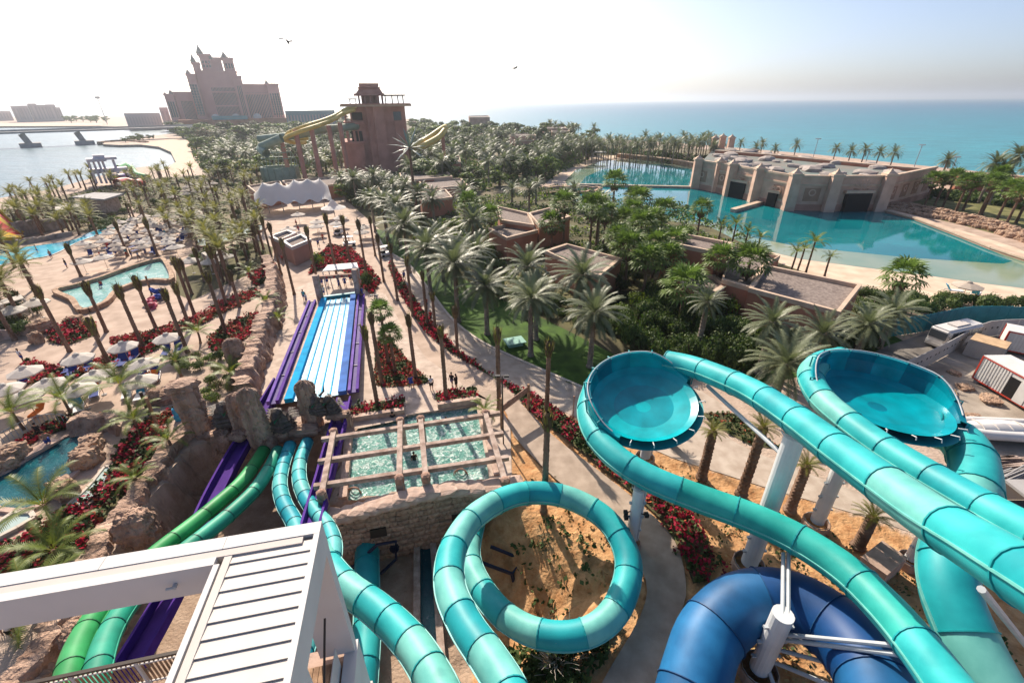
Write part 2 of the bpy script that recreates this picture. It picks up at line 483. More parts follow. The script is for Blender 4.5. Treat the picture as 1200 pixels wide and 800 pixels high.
def zone_mat():
    m = bpy.data.materials.new('near_ground'); m.use_nodes=True; n=m.node_tree; b=n.nodes['Principled BSDF']
    b.inputs['Roughness'].default_value=.95; b.inputs['Specular IOR Level'].default_value=.1
    at=n.nodes.new('ShaderNodeVertexColor'); at.layer_name='zone'
    sp=n.nodes.new('ShaderNodeSeparateColor'); n.links.new(at.outputs[0],sp.inputs[0])
    tc=n.nodes.new('ShaderNodeTexCoord')
    def nz(scale,a,bc,lo=.36,hi=.64,det=8):
        t=n.nodes.new('ShaderNodeTexNoise'); t.inputs['Scale'].default_value=scale; t.inputs['Detail'].default_value=det; t.inputs['Roughness'].default_value=.65
        n.links.new(tc.outputs['Object'],t.inputs['Vector'])
        r=n.nodes.new('ShaderNodeValToRGB'); r.color_ramp.elements[0].position=lo; r.color_ramp.elements[1].position=hi
        r.color_ramp.elements[0].color=(*a,1); r.color_ramp.elements[1].color=(*bc,1)
        n.links.new(t.outputs['Fac'],r.inputs['Fac']); return r.outputs[0]
    dirt=nz(1.1,(0.38,0.185,0.08),(0.58,0.345,0.175)); grav=nz(0.8,(0.30,0.205,0.145),(0.43,0.315,0.235)); pave=nz(0.7,(0.40,0.30,0.235),(0.50,0.385,0.31))
    m1=n.nodes.new('ShaderNodeMixRGB'); n.links.new(sp.outputs[0],m1.inputs[0]); n.links.new(pave,m1.inputs[1]); n.links.new(dirt,m1.inputs[2])
    m2=n.nodes.new('ShaderNodeMixRGB'); n.links.new(sp.outputs[1],m2.inputs[0]); n.links.new(m1.outputs[0],m2.inputs[1]); n.links.new(grav,m2.inputs[2])
    n.links.new(m2.outputs[0],b.inputs['Base Color'])
    t=n.nodes.new('ShaderNodeTexNoise'); t.inputs['Scale'].default_value=5; t.inputs['Detail'].default_value=8; n.links.new(tc.outputs['Object'],t.inputs['Vector'])
    bp=n.nodes.new('ShaderNodeBump'); bp.inputs['Strength'].default_value=.8; bp.inputs['Distance'].default_value=.12
    n.links.new(t.outputs['Fac'],bp.inputs['Height']); n.links.new(bp.outputs[0],b.inputs['Normal'])
    return m
o = MB().add(vs,fs).build('ground', zone_mat())
ca = o.data.color_attributes.new('zone','FLOAT_COLOR','POINT')
ca.data.foreach_set('color',[c for q in cols for c in q])
tag(o, kind='structure')
SHIFT = Vector((0,0,0))

# ================================================================ flat sheets on the ground
sheet('far_ground', px([(215,153),(300,146),(480,142),(560,160),(700,166),(840,176),(830,205),(760,200),(690,185),(640,215),(560,235),(470,240),(400,225),(300,215),(260,220),(225,185)]), .010, M_scrub)
sheet('garden_ground', px([(395,225),(470,238),(560,233),(660,215),(800,240),(860,270),(905,300),(1010,345),(1030,390),(980,420),(870,440),(760,430),(690,410),(600,370),(520,320),(470,290),(440,265)]), .014, M_soil)
sheet('lawn', px([(440,268),(452,292),(478,309),(502,338),(528,372),(560,398),(600,418),(650,440),(700,462),(740,455),(800,448),(740,425),(690,400),(640,375),(590,352),(540,325),(500,300),(470,280)]), .022, M_lawn, smooth=2)
sheet('side_lawn', px([(880,455),(1000,425),(1060,400),(1045,392),(1000,385),(930,400),(850,425),(820,445)]), .022, M_lawn)
sheet('promenade', px([(440,296),(452,292),(478,309),(502,338),(528,372),(560,398),(600,418),(650,440),(700,462),(770,452),(812,452),(850,476),(880,500),(830,490),(815,492),(880,528),(960,560),(1100,610),(1260,660),(1300,700),(1130,645),(1010,604),(900,572),(790,537),(710,503),(660,482),(610,458),(575,440),(540,414),(510,384),(487,352),(470,325),(452,305)]), .026, M_path)
sheet('service_road', px([(985,432),(1040,405),(1080,392),(1130,384),(1210,384),(1300,384),(1300,398),(1210,400),(1150,398),(1100,412),(1060,428),(1040,442),(1005,440)]), .026, M_asph)
sheet('construction_yard', px([(1040,442),(1085,425),(1135,400),(1200,398),(1400,400),(1500,520),(1400,620),(1210,600),(1150,575),(1090,520),(1060,480)]), .022, M_site)
sheet('footpath', [(p.x,p.y) for p in px([(556,462),(590,478),(602,510),(650,560),(700,600),(733,640),(757,680),(750,722),(705,800),(690,850),(765,850),(772,800),(797,722),(804,684),(790,632),(750,590),(700,550),(650,512),(612,474),(588,458)])], .018, M_conc, smooth=3)
sheet('pool_deck', px([(330,345),(365,330),(395,325),(425,333),(452,345),(470,380),(500,420),(545,452),(588,478),(598,500),(600,566),(575,570),(558,474),(478,486),(470,492),(405,505),(395,480),(318,470),(300,470),(290,440),(312,380)]), .018, M_deck)
# sandy terrace of the beach club is the land itself; beds and pools lie on it
sheet('bay_beach', px([(172,195),(190,199),(206,190),(200,178),(186,172),(165,169.5),(175,167),(215,160),(235,168),(240,180),(225,205),(205,206)]), .016, M_sand)
sheet('far_beach', px([(-300,151),(0,148.5),(120,148),(120,145),(0,145),(-300,147)]), .5, M_sand)
sheet('lagoon_beach', px([(880,296),(940,318),(990,333),(1060,352),(1130,360),(1260,362),(1300,345),(1260,300),(1205,297),(1190,290),(1120,268),(1100,270),(1180,302),(1150,312),(1000,300),(900,282)]), .022, M_sand)
sheet('lagoon_left_beach', px([(640,215),(655,200),(690,183),(745,182),(750,190),(690,208),(672,220)]), .026, M_sand)
sheet('lagoon_shallow_water', px([(662,212),(675,199),(705,189),(745,186),(814,195),(815,221),(856,229),(922,245),(1029,246),(1060,252),(1120,274),(1195,303),(1225,312),(1240,338),(1200,338),(1150,332),(1080,322),(1000,312),(940,304),(880,290),(830,265),(760,256),(680,245)]), .034, W_shal)
sheet('lagoon_water', px([(687,207),(705,199),(736,192.5),(775,193),(813,199),(815,221.2),(856,229.2),(922,245.2),(1029,246.2),(1058,253),(1110,273),(1160,293),(1187,306),(1176,309),(1155,308),(1065,302),(975,293),(930,288),(885,279),(840,262),(760,252),(690,240),(674,222)]), .042, W_deep)
sheet('palm_row_soil', px([(645,176),(740,176),(835,184),(835,199),(780,193),(740,183),(690,182),(655,190)]), .02, M_soil)
sheet('bank_lawn', px([(1040,243),(1085,232),(1150,236),(1240,250),(1300,290),(1200,283),(1120,262),(1075,252)]), .03, M_grass_dry)
# ================================================================ slides
def gel(name, col, var=0.2, rough=0.5, col2=None, spec=0.28):
    return mat(name, col, rough, var, 0.7, 0.05, 1.5, spec=spec, col2=col2, detail=9)
AQ = [gel('aqua_gelcoat', (0.014,0.38,0.40), col2=(0.035,0.44,0.44)), gel('pale_aqua_gelcoat', (0.12,0.47,0.43), col2=(0.18,0.53,0.47)), gel('deep_aqua_gelcoat', (0.010,0.31,0.35), col2=(0.015,0.36,0.39))]
AQF = gel('aqua_flange', (0.010,0.27,0.29))
AQS = gel('aqua_seam', (0.16,0.45,0.43))
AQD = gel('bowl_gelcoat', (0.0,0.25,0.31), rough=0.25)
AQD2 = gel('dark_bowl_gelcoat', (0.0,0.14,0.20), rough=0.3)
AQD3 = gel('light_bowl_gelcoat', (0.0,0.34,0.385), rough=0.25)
GRN = [gel('green_gelcoat', (0.012,0.22,0.055), col2=(0.02,0.27,0.075)), gel('pale_green_gelcoat', (0.025,0.27,0.08), col2=(0.04,0.33,0.11))]
GRNF = gel('green_flange', (0.008,0.11,0.04))
TEA = [gel('teal_gelcoat', (0.008,0.22,0.14)), gel('pale_teal_gelcoat', (0.02,0.28,0.185))]
TEAF = gel('teal_flange', (0.005,0.10,0.08))
LBL = [gel('lagoon_gelcoat', (0.01,0.27,0.33)), gel('pale_lagoon_gelcoat', (0.10,0.42,0.41)), gel('mid_lagoon_gelcoat', (0.05,0.37,0.39))]
LBF = gel('lagoon_flange', (0.005,0.12,0.15))
BLU = [gel('blue_gelcoat', (0.008,0.085,0.22), col2=(0.012,0.11,0.27)), gel('mid_blue_gelcoat', (0.012,0.13,0.32), col2=(0.02,0.17,0.38)), gel('deep_blue_gelcoat', (0.004,0.05,0.17))]
BLF = gel('blue_flange', (0.01,0.06,0.16))
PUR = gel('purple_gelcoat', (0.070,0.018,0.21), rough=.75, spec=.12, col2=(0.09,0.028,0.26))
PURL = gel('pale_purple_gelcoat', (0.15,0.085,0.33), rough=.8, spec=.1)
M_steel = mat('painted_steel', (0.42,0.45,0.47), 0.45, 0.08, 1.5, spec=.4)
M_steel2 = mat('white_steel', (0.62,0.63,0.63), 0.45, 0.06, 1.0, spec=.4)
M_dkpipe = mat('dark_pipe', (0.012,0.018,0.045), 0.4, 0.1, 2)
M_concrete = mat('footing_concrete', (0.40,0.28,0.22), 0.9, 0.2, 2, .3, 10)
M_black = mat('black_fitting', (0.015,0.015,0.017), 0.5)

def wp(pts):
    return [P(*p) for p in pts]
def tube_slide(name, label, pts, D, mats, fmat, seglen=2.3, start=0, seam=True, n=20, order=None, group=None, seam_mat=None, fl=.75):
    """closed flume: every moulded section and every bolted flange is a part of its own"""
    root = thing(name, label, 'water slide', pts[0] if isinstance(pts[0], Vector) else P(*pts[0]), 0, group)
    path = resample(catmull([p if isinstance(p, Vector) else P(*p) for p in pts]), 0.38)
    o = root.location.copy()
    path = [p-o for p in path]
    fr = frames(path)
    per = max(2, int(round(seglen/0.38)))
    r = D/2
    i = 0; k = 0
    def ring(m, fr_i, rad):
        p,x,y,t = fr_i
        return [p + x*(rad*math.cos(2*PI*a/n)) + y*(rad*math.sin(2*PI*a/n)) for a in range(n)]
    while i < len(path)-1:
        j = min(i+per, len(path)-1)
        if len(path)-1-j < per//2: j = len(path)-1
        vs = []; fs = []
        for q in range(i, j+1): vs += ring(None, fr[q], r)
        for q in range(j-i):
            for a in range(n):
                b = (a+1) % n
                fs.append((q*n+a, q*n+b, (q+1)*n+b, (q+1)*n+a))
        mt = mats[(order[k % len(order)] if order else k % len(mats))]
        seg = MB().add(vs, fs).build('tube_segment', mt, root, True)
        if seam:
            for sgn in (1,-1):
                sv = []; sf = []; b0 = 0
                for q in range(i, j+1):
                    p,x,y,t = fr[q]
                    for dx,dy in ((r*0.985,-.022*D),(r*1.07,-.022*D),(r*1.07,.022*D),(r*0.985,.022*D)):
                        sv.append(p + x*(sgn*dx) + y*dy)
                for q in range(j-i):
                    for a in range(3):
                        sf.append((b0+q*4+a, b0+q*4+a+1, b0+(q+1)*4+a+1, b0+(q+1)*4+a))
                MB().add(sv, sf).build('seam', seam_mat or mt, seg)
        # flange at the start of the section
        p,x,y,t = fr[i]
        hw = 0.04*fl
        vs = []
        for off, rad in ((-hw, r*0.99), (-hw, r*(1+.075*fl)), (hw, r*(1+.075*fl)), (hw, r*0.99)):
            vs += [p + t*off + x*(rad*math.cos(2*PI*a/n)) + y*(rad*math.sin(2*PI*a/n)) for a in range(n)]
        fs = [(c*n+a, c*n+(a+1)%n, (c+1)*n+(a+1)%n, (c+1)*n+a) for c in range(3) for a in range(n)]
        MB().add(vs, fs).build('flange', fmat, root)
        i = j; k += 1
    return root

def open_flume(name, label, pts, W, depth, material, liner, group=None, seglen=4.0):
    """open chute: flat bed with upright sides and a wet floor"""
    root = thing(name, label, 'water slide', P(*pts[0]), 0, group)
    o = root.location.copy()
    path = [p-o for p in resample(catmull(wp(pts)), 0.7)]
    fr = frames(path)
    per = max(2, int(seglen/0.7)); i = 0
    h = W/2
    prof = [(-h-.16,-.1),(-h-.16,depth+.04),(-h,depth+.04),(-h+.04,.02),(h-.04,.02),(h,depth+.04),(h+.16,depth+.04),(h+.16,-.1)]
    while i < len(path)-1:
        j = min(i+per, len(path)-1)
        vs=[];fs=[]
        for q in range(i,j+1):
            p,x,y,t = fr[q]
            vs += [p + x*a + y*b for a,b in prof]
        m_ = len(prof)
        for q in range(j-i):
            for a in range(m_-1): fs.append((q*m_+a,q*m_+a+1,(q+1)*m_+a+1,(q+1)*m_+a))
        MB().add(vs,fs).build('chute_segment', material, root)
        vs=[];fs=[]
        for q in range(i,j+1):
            p,x,y,t = fr[q]
            vs += [p + x*(-h+.1) + y*.05, p + x*(h-.1) + y*.05]
        for q in range(j-i): fs.append((q*2,q*2+1,q*2+3,q*2+2))
        MB().add(vs,fs).build('wet_bed', liner, root)
        i = j
    return root

# --- spiral (ring) slide
tube_slide('spiral_slide', 'aqua tube slide curling once round a dirt pit below the stone wall',
    [(612,880,7.2),(598,815,6.3),(572,770,5.8),(545,730,5.3),(527,685,4.8),(532,640,4.2),(560,602,3.7),(607,579,3.2),(660,581,2.8),(710,608,2.4),(736,655,2.0),(725,708,1.6),(690,740,1.3),(640,744,1.0),(595,724,.6),(562,686,.2),(549,650,-.4),(556,612,-1.1)], 1.5, AQ, AQF, 2.1, order=[0,1,2,1,0,1,1,0,2,1,0,2], seam_mat=AQS)
tube_slide('curving_slide', 'aqua tube slide bending away beneath the white shade frame',
    [(368,640,2.2),(384,664,2.4),(406,688,2.5),(440,712,2.7),(478,748,3.1),(505,788,3.6),(530,840,4.2),(560,920,5.0)], 1.62, AQ, AQF, 2.0, order=[1,0,1,0,0,1], seam_mat=AQS)
tube_slide('low_slide', 'dark aqua tube slide leaving a hole low in the stone wall',
    [(431,628,-2.6),(430,660,-2.6),(430,700,-2.5),(430,740,-2.4),(426,790,-2.3),(420,850,-2.2)], 1.6, AQ, AQF, 2.4, order=[2,2,0,0], seam_mat=AQS)
# --- bowls with their feed and exit tubes
def basis(nrm, ref):
    z = nrm.normalized(); x = (ref - z*ref.dot(z)).normalized(); y = z.cross(x)
    m = Matrix((x,y,z)).transposed().to_4x4()
    return m
def bowl(name, label, c, nrm, ref, R_, wall, gap, lowwall, shade_tone):
    """tilted dish: coloured floor rings, wall panels, a rim, bolts and frame"""
    root = thing(name, label, 'water slide', c)
    B = basis(nrm, ref)
    root.matrix_world = Matrix.Translation(c) @ B
    n = 48
    def annulus(r0,z0,r1,z1,a0,a1,material,nm,par,th=0.0):
        vs=[];fs=[]
        k = max(2,int(n*(a1-a0)/(2*PI)))
        for i in range(k+1):
            a=a0+(a1-a0)*i/k
            vs += [(r0*math.cos(a),r0*math.sin(a),z0),(r1*math.cos(a),r1*math.sin(a),z1)]
        for i in range(k): fs.append((2*i,2*i+1,2*i+3,2*i+2)[::-1])
        return MB().add(vs,fs).build(nm,material,par,True)
    # floor
    annulus(0.01,-.30,R_*.14,-.29,0,2*PI,AQD3 if not shade_tone else AQD2,'drain_cover',root)
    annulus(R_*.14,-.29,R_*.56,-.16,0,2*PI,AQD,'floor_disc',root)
    annulus(R_*.56,-.16,R_*.86,0.06,0,2*PI,AQD3 if not shade_tone else AQD,'floor_ring',root)
    annulus(R_*.86,0.06,R_*.985,.30,0,2*PI,AQD3 if not shade_tone else AQD,'floor_edge',root)
    # wall panels
    a0,a1 = gap
    k = 9
    def wh(a):
        t=(a-a0)/(a1-a0)
        return lowwall + (wall-lowwall)*min(1, sm(t*4.0), sm((1-t)*4.0))
    for i in range(k):
        b0=a0+(a1-a0)*i/k; b1=a0+(a1-a0)*(i+1)/k
        vs=[];fs=[]
        for q in range(9):
            a=b0+(b1-b0)*q/8; h=wh(a)
            vs += [(R_*.985*math.cos(a),R_*.985*math.sin(a),.28),(R_*1.02*math.cos(a),R_*1.02*math.sin(a),.28+h*.6),(R_*1.0*math.cos(a),R_*1.0*math.sin(a),.28+h),
                   (R_*1.09*math.cos(a),R_*1.09*math.sin(a),.28+h),(R_*1.09*math.cos(a),R_*1.09*math.sin(a),-.15),(R_*.8*math.cos(a),R_*.8*math.sin(a),-.35)]
        for q in range(8):
            for u in range(5): fs.append((q*6+u,q*6+6+u,q*6+7+u,q*6+1+u))
        pn = MB().add(vs,fs).build('wall_panel',[AQD,AQD2,AQD3][(0 if i%2 else 1) if shade_tone or 2<i<7 else 2],root,False)
        a=b0; h=wh(a)
        MB().rod([(R_*1.11*math.cos(a),R_*1.11*math.sin(a),-.1),(R_*1.13*math.cos(a),R_*1.13*math.sin(a),.28+h),(R_*1.0*math.cos(a),R_*1.0*math.sin(a),.34+h)],.05,6).build('rib',AQF,root)
    # underside shell
    MB().lathe([(R_*1.09,-.15),(R_*.8,-.42),(R_*.3,-.62),(.02,-.66)],n).build('underside',AQ[2],root,True)
    # tubular guard rail round the wall
    pts=[]
    for q in range(41):
        a=a0+(a1-a0)*(.04+.92*q/40); h=wh(a); pts.append((R_*1.05*math.cos(a),R_*1.05*math.sin(a),.36+h))
    MB().rod(pts,.045,6).build('guard_rail',M_steel,root)
    # struts along the open lip
    for q in range(7):
        a=a1+(2*PI-(a1-a0))*(q+.5)/7
        MB().rod([(R_*1.0*math.cos(a),R_*1.0*math.sin(a),.28),(R_*1.10*math.cos(a),R_*1.10*math.sin(a),.42),(R_*1.12*math.cos(a),R_*1.12*math.sin(a),.25)],.035,6).build('lip_bracket',M_steel2,root)
    return root
c1 = P(754,473,7.3)
v1 = (Vector((0,0,HCAM))-c1).normalized()
up_img = CAMR @ Vector((0,1,0)); rt_img = CAMR @ Vector((1,0,0))
def nrm_from(c, ratio, dx, dy):
    v = (Vector((0,0,HCAM))-c).normalized()
    u = rt_img*dx + up_img*dy; u = (u - v*u.dot(v)).normalized()
    return (v*ratio + u*math.sqrt(1-ratio*ratio)).normalized()
n1 = nrm_from(c1, .72, .05, 1)
bowl('bowl_slide','round aqua bowl of a water slide tilted open beside the promenade', c1, n1, rt_img, 3.6, 1.25, (math.radians(22),math.radians(235)), .25, False)
c2 = P(1030,472,8.0)
n2 = nrm_from(c2, .40, .45, .89)
bowl('bowl_slide','shade-darkened teal bowl of a water slide beside the construction yard', c2, n2, rt_img, 3.95, 1.5, (math.radians(-38),math.radians(190)), .2, True)  # shade on this bowl is put into darker gelcoat colours
tube_slide('upper_bowl_slide', 'tall aqua tube slide running up from the round open bowl',
    [(782,423,8.75),(806,428,9.05),(835,438,9.6),(880,458,10.5),(930,490,11.6),(980,527,12.4),(1040,570,13.2),(1100,612,13.9),(1170,655,15.0),(1260,712,16.2),(1380,800,17.5)], 1.55, AQ, AQF, 3.0, order=[0,0,0,2,0,0,1,0,2,2,0], seam_mat=AQ[1])
tube_slide('lower_bowl_slide', 'green-tinted aqua tube slide sweeping from the round bowl over the blue tube',
    [(697,452,6.4),(690,480,6.3),(699,510,6.2),(725,538,6.1),(765,562,6.0),(820,584,5.9),(880,606,6.0),(935,632,6.2),(990,668,6.5),(1035,710,6.9),(1075,756,7.4),(1115,810,8.0),(1170,890,9.0)], 1.62, [AQ[0],AQ[2],gel('sea_green_gelcoat',(0.01,0.34,0.30),col2=(0.03,0.40,0.345))], AQF, 3.2, order=[0,0,0,0,2,2,2,2], seam_mat=AQ[1])
tube_slide('rim_slide', 'pale aqua tube slide hugging the rim of the teal bowl',
    [(985,419,8.4),(962,424,8.4),(950,440,8.4),(962,466,8.5),(990,492,8.6),(1035,525,8.9),(1085,556,9.3),(1140,588,9.9),(1200,622,10.6),(1290,670,11.8)], 1.62, AQ, AQF, 2.7, order=[0,1,0,1,0,0,2], seam_mat=AQ[1])
tube_slide('exit_slide', 'wide aqua tube slide dropping from the teal bowl to the sandy slope',
    [(1095,503,6.8),(1120,512,6.8),(1138,535,6.7),(1143,570,6.5),(1130,610,6.2),(1113,650,5.9),(1112,690,5.3),(1128,735,4.6),(1152,785,3.9),(1185,840,3.2),(1230,900,2.6)], 2.35, AQ, AQF, 3.0, order=[0,0,1,2,2,1,2], seam_mat=AQ[1])
tube_slide('blue_slide', 'huge dark blue tube slide looping round a steel column',
    [(790,900,.6),(806,830,1.3),(817,785,1.8),(833,742,2.3),(872,708,2.8),(925,706,3.2),(980,738,3.6),(1022,790,4.0),(1040,850,4.4),(1035,920,4.8)], 3.15, BLU, BLF, 3.0, order=[0,1,0,2,2,0,1,2], fl=.5, n=32, seam=False)
# --- racer tubes
tube_slide('racer_tube', 'bright green racer tube beside the purple chute',
    [(309,528,.2),(296,548,.5),(280,568,.8),(255,590,1.2),(225,615,1.7),(190,642,2.4),(155,672,3.3),(128,700,4.1),(108,727,4.7),(90,760,5.4),(78,800,6.1),(66,850,7)], 1.0, GRN, GRNF, 2.6, seam_mat=GRN[1])
tube_slide('racer_tube', 'teal green racer tube between the green tube and the lagoon blue tubes',
    [(326,528,.2),(314,552,.5),(298,575,.8),(272,600,1.2),(243,624,1.7),(210,650,2.4),(180,678,3.3),(157,700,4.1),(140,722,4.7),(124,752,5.4),(113,790,6.1),(104,840,7)], 1.0, TEA, TEAF, 2.6, seam_mat=TEA[1])
tube_slide('racer_tube', 'lagoon blue racer tube bending in parallel with the teal racer',
    [(340,522,.2),(332,545,.5),(328,568,.8),(333,590,1.2),(345,612,1.6),(352,640,2.1),(345,690,3.2),(325,760,5),(310,830,6.5)], 1.0, LBL, LBF, 1.7, order=[0,0,2,1,2], seam_mat=AQS)
tube_slide('racer_tube', 'lagoon blue racer tube hugging the corner of the stone wall',
    [(360,518,.2),(352,540,.5),(351,562,.8),(358,582,1.1),(370,600,1.4),(384,618,1.7),(391,640,2.0),(387,668,2.6),(372,715,3.8),(345,790,5.6)], 1.0, LBL, LBF, 1.5, order=[0,2,1,2,1], seam_mat=AQS)
# --- purple chutes
open_flume('purple_chute', 'deep purple open chute dropping past the rock cliff and green tubes',
    [(330,447,.5),(311,480,.3),(297,503,.15),(282,527,0),(268,552,-.2),(250,588,-.35),(228,640,-.2),(205,690,.1),(180,737,.5),(152,785,1.0),(125,835,1.6)], 1.1, .5, PUR, PUR)
open_flume('purple_chute', 'purple open chute beside the pergola pool',
    [(404,470,.6),(397,500,.75),(389,530,.9),(381,562,1.1),(372,595,1.3),(350,680,2.5),(330,760,4)], 1.0, .5, PUR, PUR)
# ================================================================ vegetation
L_date = mat('date_palm_leaf', (0.175,0.195,0.11), 0.45, 0.0, rand=.22, tr=(0.12,0.15,0.06), spec=.35)
L_fan = mat('fan_palm_leaf', (0.13,0.19,0.04), 0.55, 0.0, rand=.25, tr=(0.12,0.20,0.03), spec=.35)
L_coco = mat('young_palm_leaf', (0.13,0.18,0.025), 0.5, 0.0, rand=.25, tr=(0.20,0.24,0.03), spec=.4)
L_coco_y = mat('yellowing_leaf', (0.22,0.20,0.035), 0.5, 0.0, rand=.2, tr=(0.3,0.28,0.04))
L_up = mat('upright_palm_leaf', (0.17,0.175,0.04), 0.6, 0.0, rand=.35, tr=(0.26,0.25,0.05), spec=.3)
L_dead = mat('dead_frond', (0.17,0.11,0.065), 0.9, 0.0, rand=.25)
L_dry = mat('tied_frond', (0.13,0.085,0.045), 0.9, 0.3, 3.0, rand=.25, col2=(0.17,0.12,0.06))
T_palm = mat('palm_trunk', (0.21,0.115,0.07), 0.95, 0.35, 4.0, 0.8, 8, rand=.2, col2=(0.26,0.17,0.12))
T_grey = mat('grey_palm_trunk', (0.23,0.18,0.145), 0.95, 0.35, 4.0, 0.8, 8, rand=.2, col2=(0.32,0.26,0.21))
T_wood = mat('tree_bark', (0.10,0.07,0.045), 0.95, 0.3, 3)
B_dark = mat('dark_hedge_leaf', (0.06,0.095,0.03), 0.6, 0.0, rand=.3, tr=(0.04,0.08,0.015))
B_mid = mat('shrub_leaf', (0.12,0.16,0.045), 0.6, 0.0, rand=.35, tr=(0.09,0.14,0.02))
B_brt = mat('bright_shrub_leaf', (0.1518,0.2304,0.0253), 0.55, 0.0, rand=.25, tr=(0.2,0.28,0.02))
B_dry = mat('dry_shrub_leaf', (0.19,0.13,0.065), 0.8, 0.0, rand=.25)
B_olv = mat('grey_shrub_leaf', (0.12,0.13,0.075), 0.8, 0.0, rand=.25)
F_red = mat('bougainvillea_bract', (0.47,0.018,0.06), 0.7, 0.0, tr=(0.5,0.03,0.06))
F_dk = mat('dark_red_leaf', (0.13,0.012,0.018), 0.7)
F_org = mat('orange_red_leaf', (0.36,0.075,0.03), 0.75)
F_grn = mat('bed_leaf', (0.0483,0.0768,0.0172), 0.7)

F_straw = mat('straw', (0.42,0.28,0.12), 0.9)
def feather(m, R0, L, az, e0, droop, nl, lw, ll, mi=0, mr=1, vee=.25, rw=.035):
    """one pinnate frond; leaflets are single slim triangles"""
    ns = 9
    p = Vector(R0); pts=[p.copy()]; dirs=[]
    for i in range(ns):
        t=(i+.5)/ns
        e = e0 - droop*t**1.4
        d = Vector((math.cos(az)*math.cos(e), math.sin(az)*math.cos(e), math.sin(e)))
        dirs.append(d); p = p + d*(L/ns); pts.append(p.copy())
    side = Vector((-math.sin(az), math.cos(az), 0))
    vs=[];fs=[]
    for i in range(ns+1):
        w_ = rw*(1-.85*i/ns)
        vs += [pts[i]-side*w_, pts[i]+side*w_]
    m.add(vs,[(2*i,2*i+1,2*i+3,2*i+2) for i in range(ns)],mr)
    for q in range(nl):
        t = .10+.90*(q+.3)/nl
        k = min(ns-1,int(t*ns)); f = t*ns-k
        b = pts[k].lerp(pts[k+1],f); d = dirs[k]; up = side.cross(d)
        up = -up if up.z<0 else up
        le = ll*(math.sin(PI*(.12+.80*t))**.7)*random.uniform(.85,1.1)
        for s in (-1,1):
            fw = .45+.5*t
            dr = (side*s + d*fw + up*(vee-.35*t+random.uniform(-.12,.12))).normalized()
            tip = b + dr*le + Vector((0,0,-.10*le))
            m.add([b-d*lw, b+d*lw, tip],[(0,1,2)],mi)
def date_crown(nf,L,nl,seed,emin=-.5,emax=1.35,droop=.9,lw=.055,ll=.62,mats=None,dead=0):
    random.seed(seed)
    m=MB()
    for i in range(nf):
        u=(i+.5)/nf
        az=i*2.39996+rng(-.15,.15)
        e=emax-(emax-emin)*u**.85+rng(-.08,.08)
        feather(m,(.10*math.cos(az),.10*math.sin(az),.15*(1-u)),L*rng(.88,1.08)*(1-.18*abs(u-.45)),az,e,droop*rng(.8,1.2),nl,lw,ll,0,1)
    for i in range(dead):
        az=rng(0,6.28)
        feather(m,(.1*math.cos(az),.1*math.sin(az),-.2),L*.7,az,-.9,.6,max(6,nl//2),lw,ll*.8,2,2)
    random.seed(seed+999)
    return m
def fan_leaf(m, base, dirv, L, r, nseg, mi):
    d=dirv.normalized(); side=d.cross(Vector((0,0,1)))
    if side.length<.05: side=Vector((1,0,0))
    side.normalize(); up=side.cross(d)
    c=base+d*L
    m.add([base-side*.02,base+side*.02,c+side*.02,c-side*.02],[(0,1,2,3)],mi)
    for k in range(nseg):
        a0=-2.0+4.0*k/nseg; a1=-2.0+4.0*(k+.8)/nseg; am=(a0+a1)/2
        q=lambda a,rr,dz: c+(d*math.cos(a)+side*math.sin(a))*rr+up*dz
        rr=r*rng(.85,1.05)
        m.add([c,q(a0,rr*.6,.05*r),q(am,rr,-.22*r),q(a1,rr*.6,.05*r)],[(0,1,2,3)],mi)
def fan_crown(nl,r,seed,skirt=10):
    random.seed(seed); m=MB()
    for i in range(nl):
        u=(i+.5)/nl; az=i*2.39996; e=1.35-1.75*u+rng(-.1,.1)
        d=Vector((math.cos(az)*math.cos(e),math.sin(az)*math.cos(e),math.sin(e)))
        fan_leaf(m,Vector((0,0,.1)),d,r*rng(.75,1.0),r*.72,9,0)
    for i in range(skirt):
        az=rng(0,6.28); e=rng(-1.35,-1.0)
        d=Vector((math.cos(az)*math.cos(e),math.sin(az)*math.cos(e),math.sin(e)))
        fan_leaf(m,Vector((0,0,-.05)),d,r*.45,r*.5,6,1)
    return m
def trunk_mesh(name,r0,r1,nr=16,rough=.10,bend=0.0,seed=0,ns=9,flare=1.35,mats=None):
    random.seed(seed); m=MB(); vs=[];fs=[]
    for i in range(nr*2+1):
        t=i/(nr*2); r=(r0+(r1-r0)*t)*(1+(rough if i%2 else -rough*.3))
        if t<.08: r*=1+(flare-1)*(1-t/.08)
        ox=bend*math.sin(t*PI*.6)
        for k in range(ns):
            a=2*PI*k/ns+(.35 if i%2 else 0)
            rr=r*(1+rng(-.05,.05))
            vs.append((ox+rr*math.cos(a),rr*math.sin(a),t))
    for i in range(nr*2):
        for k in range(ns): fs.append((i*ns+k,i*ns+(k+1)%ns,(i+1)*ns+(k+1)%ns,(i+1)*ns+k))
    fs.append(tuple(nr*2*ns+k for k in range(ns)))
    m.add(vs,fs); me=bpy.data.meshes.new(name); me.from_pydata(m.v,[],m.f); me.materials.append(mats); return me,bend*math.sin(PI*.6)
def tomesh(m,name,mats):
    me=bpy.data.meshes.new(name); me.from_pydata(m.v,[],m.f)
    for q in mats: me.materials.append(q)
    me.polygons.foreach_set('material_index',m.m); me.update(); return me
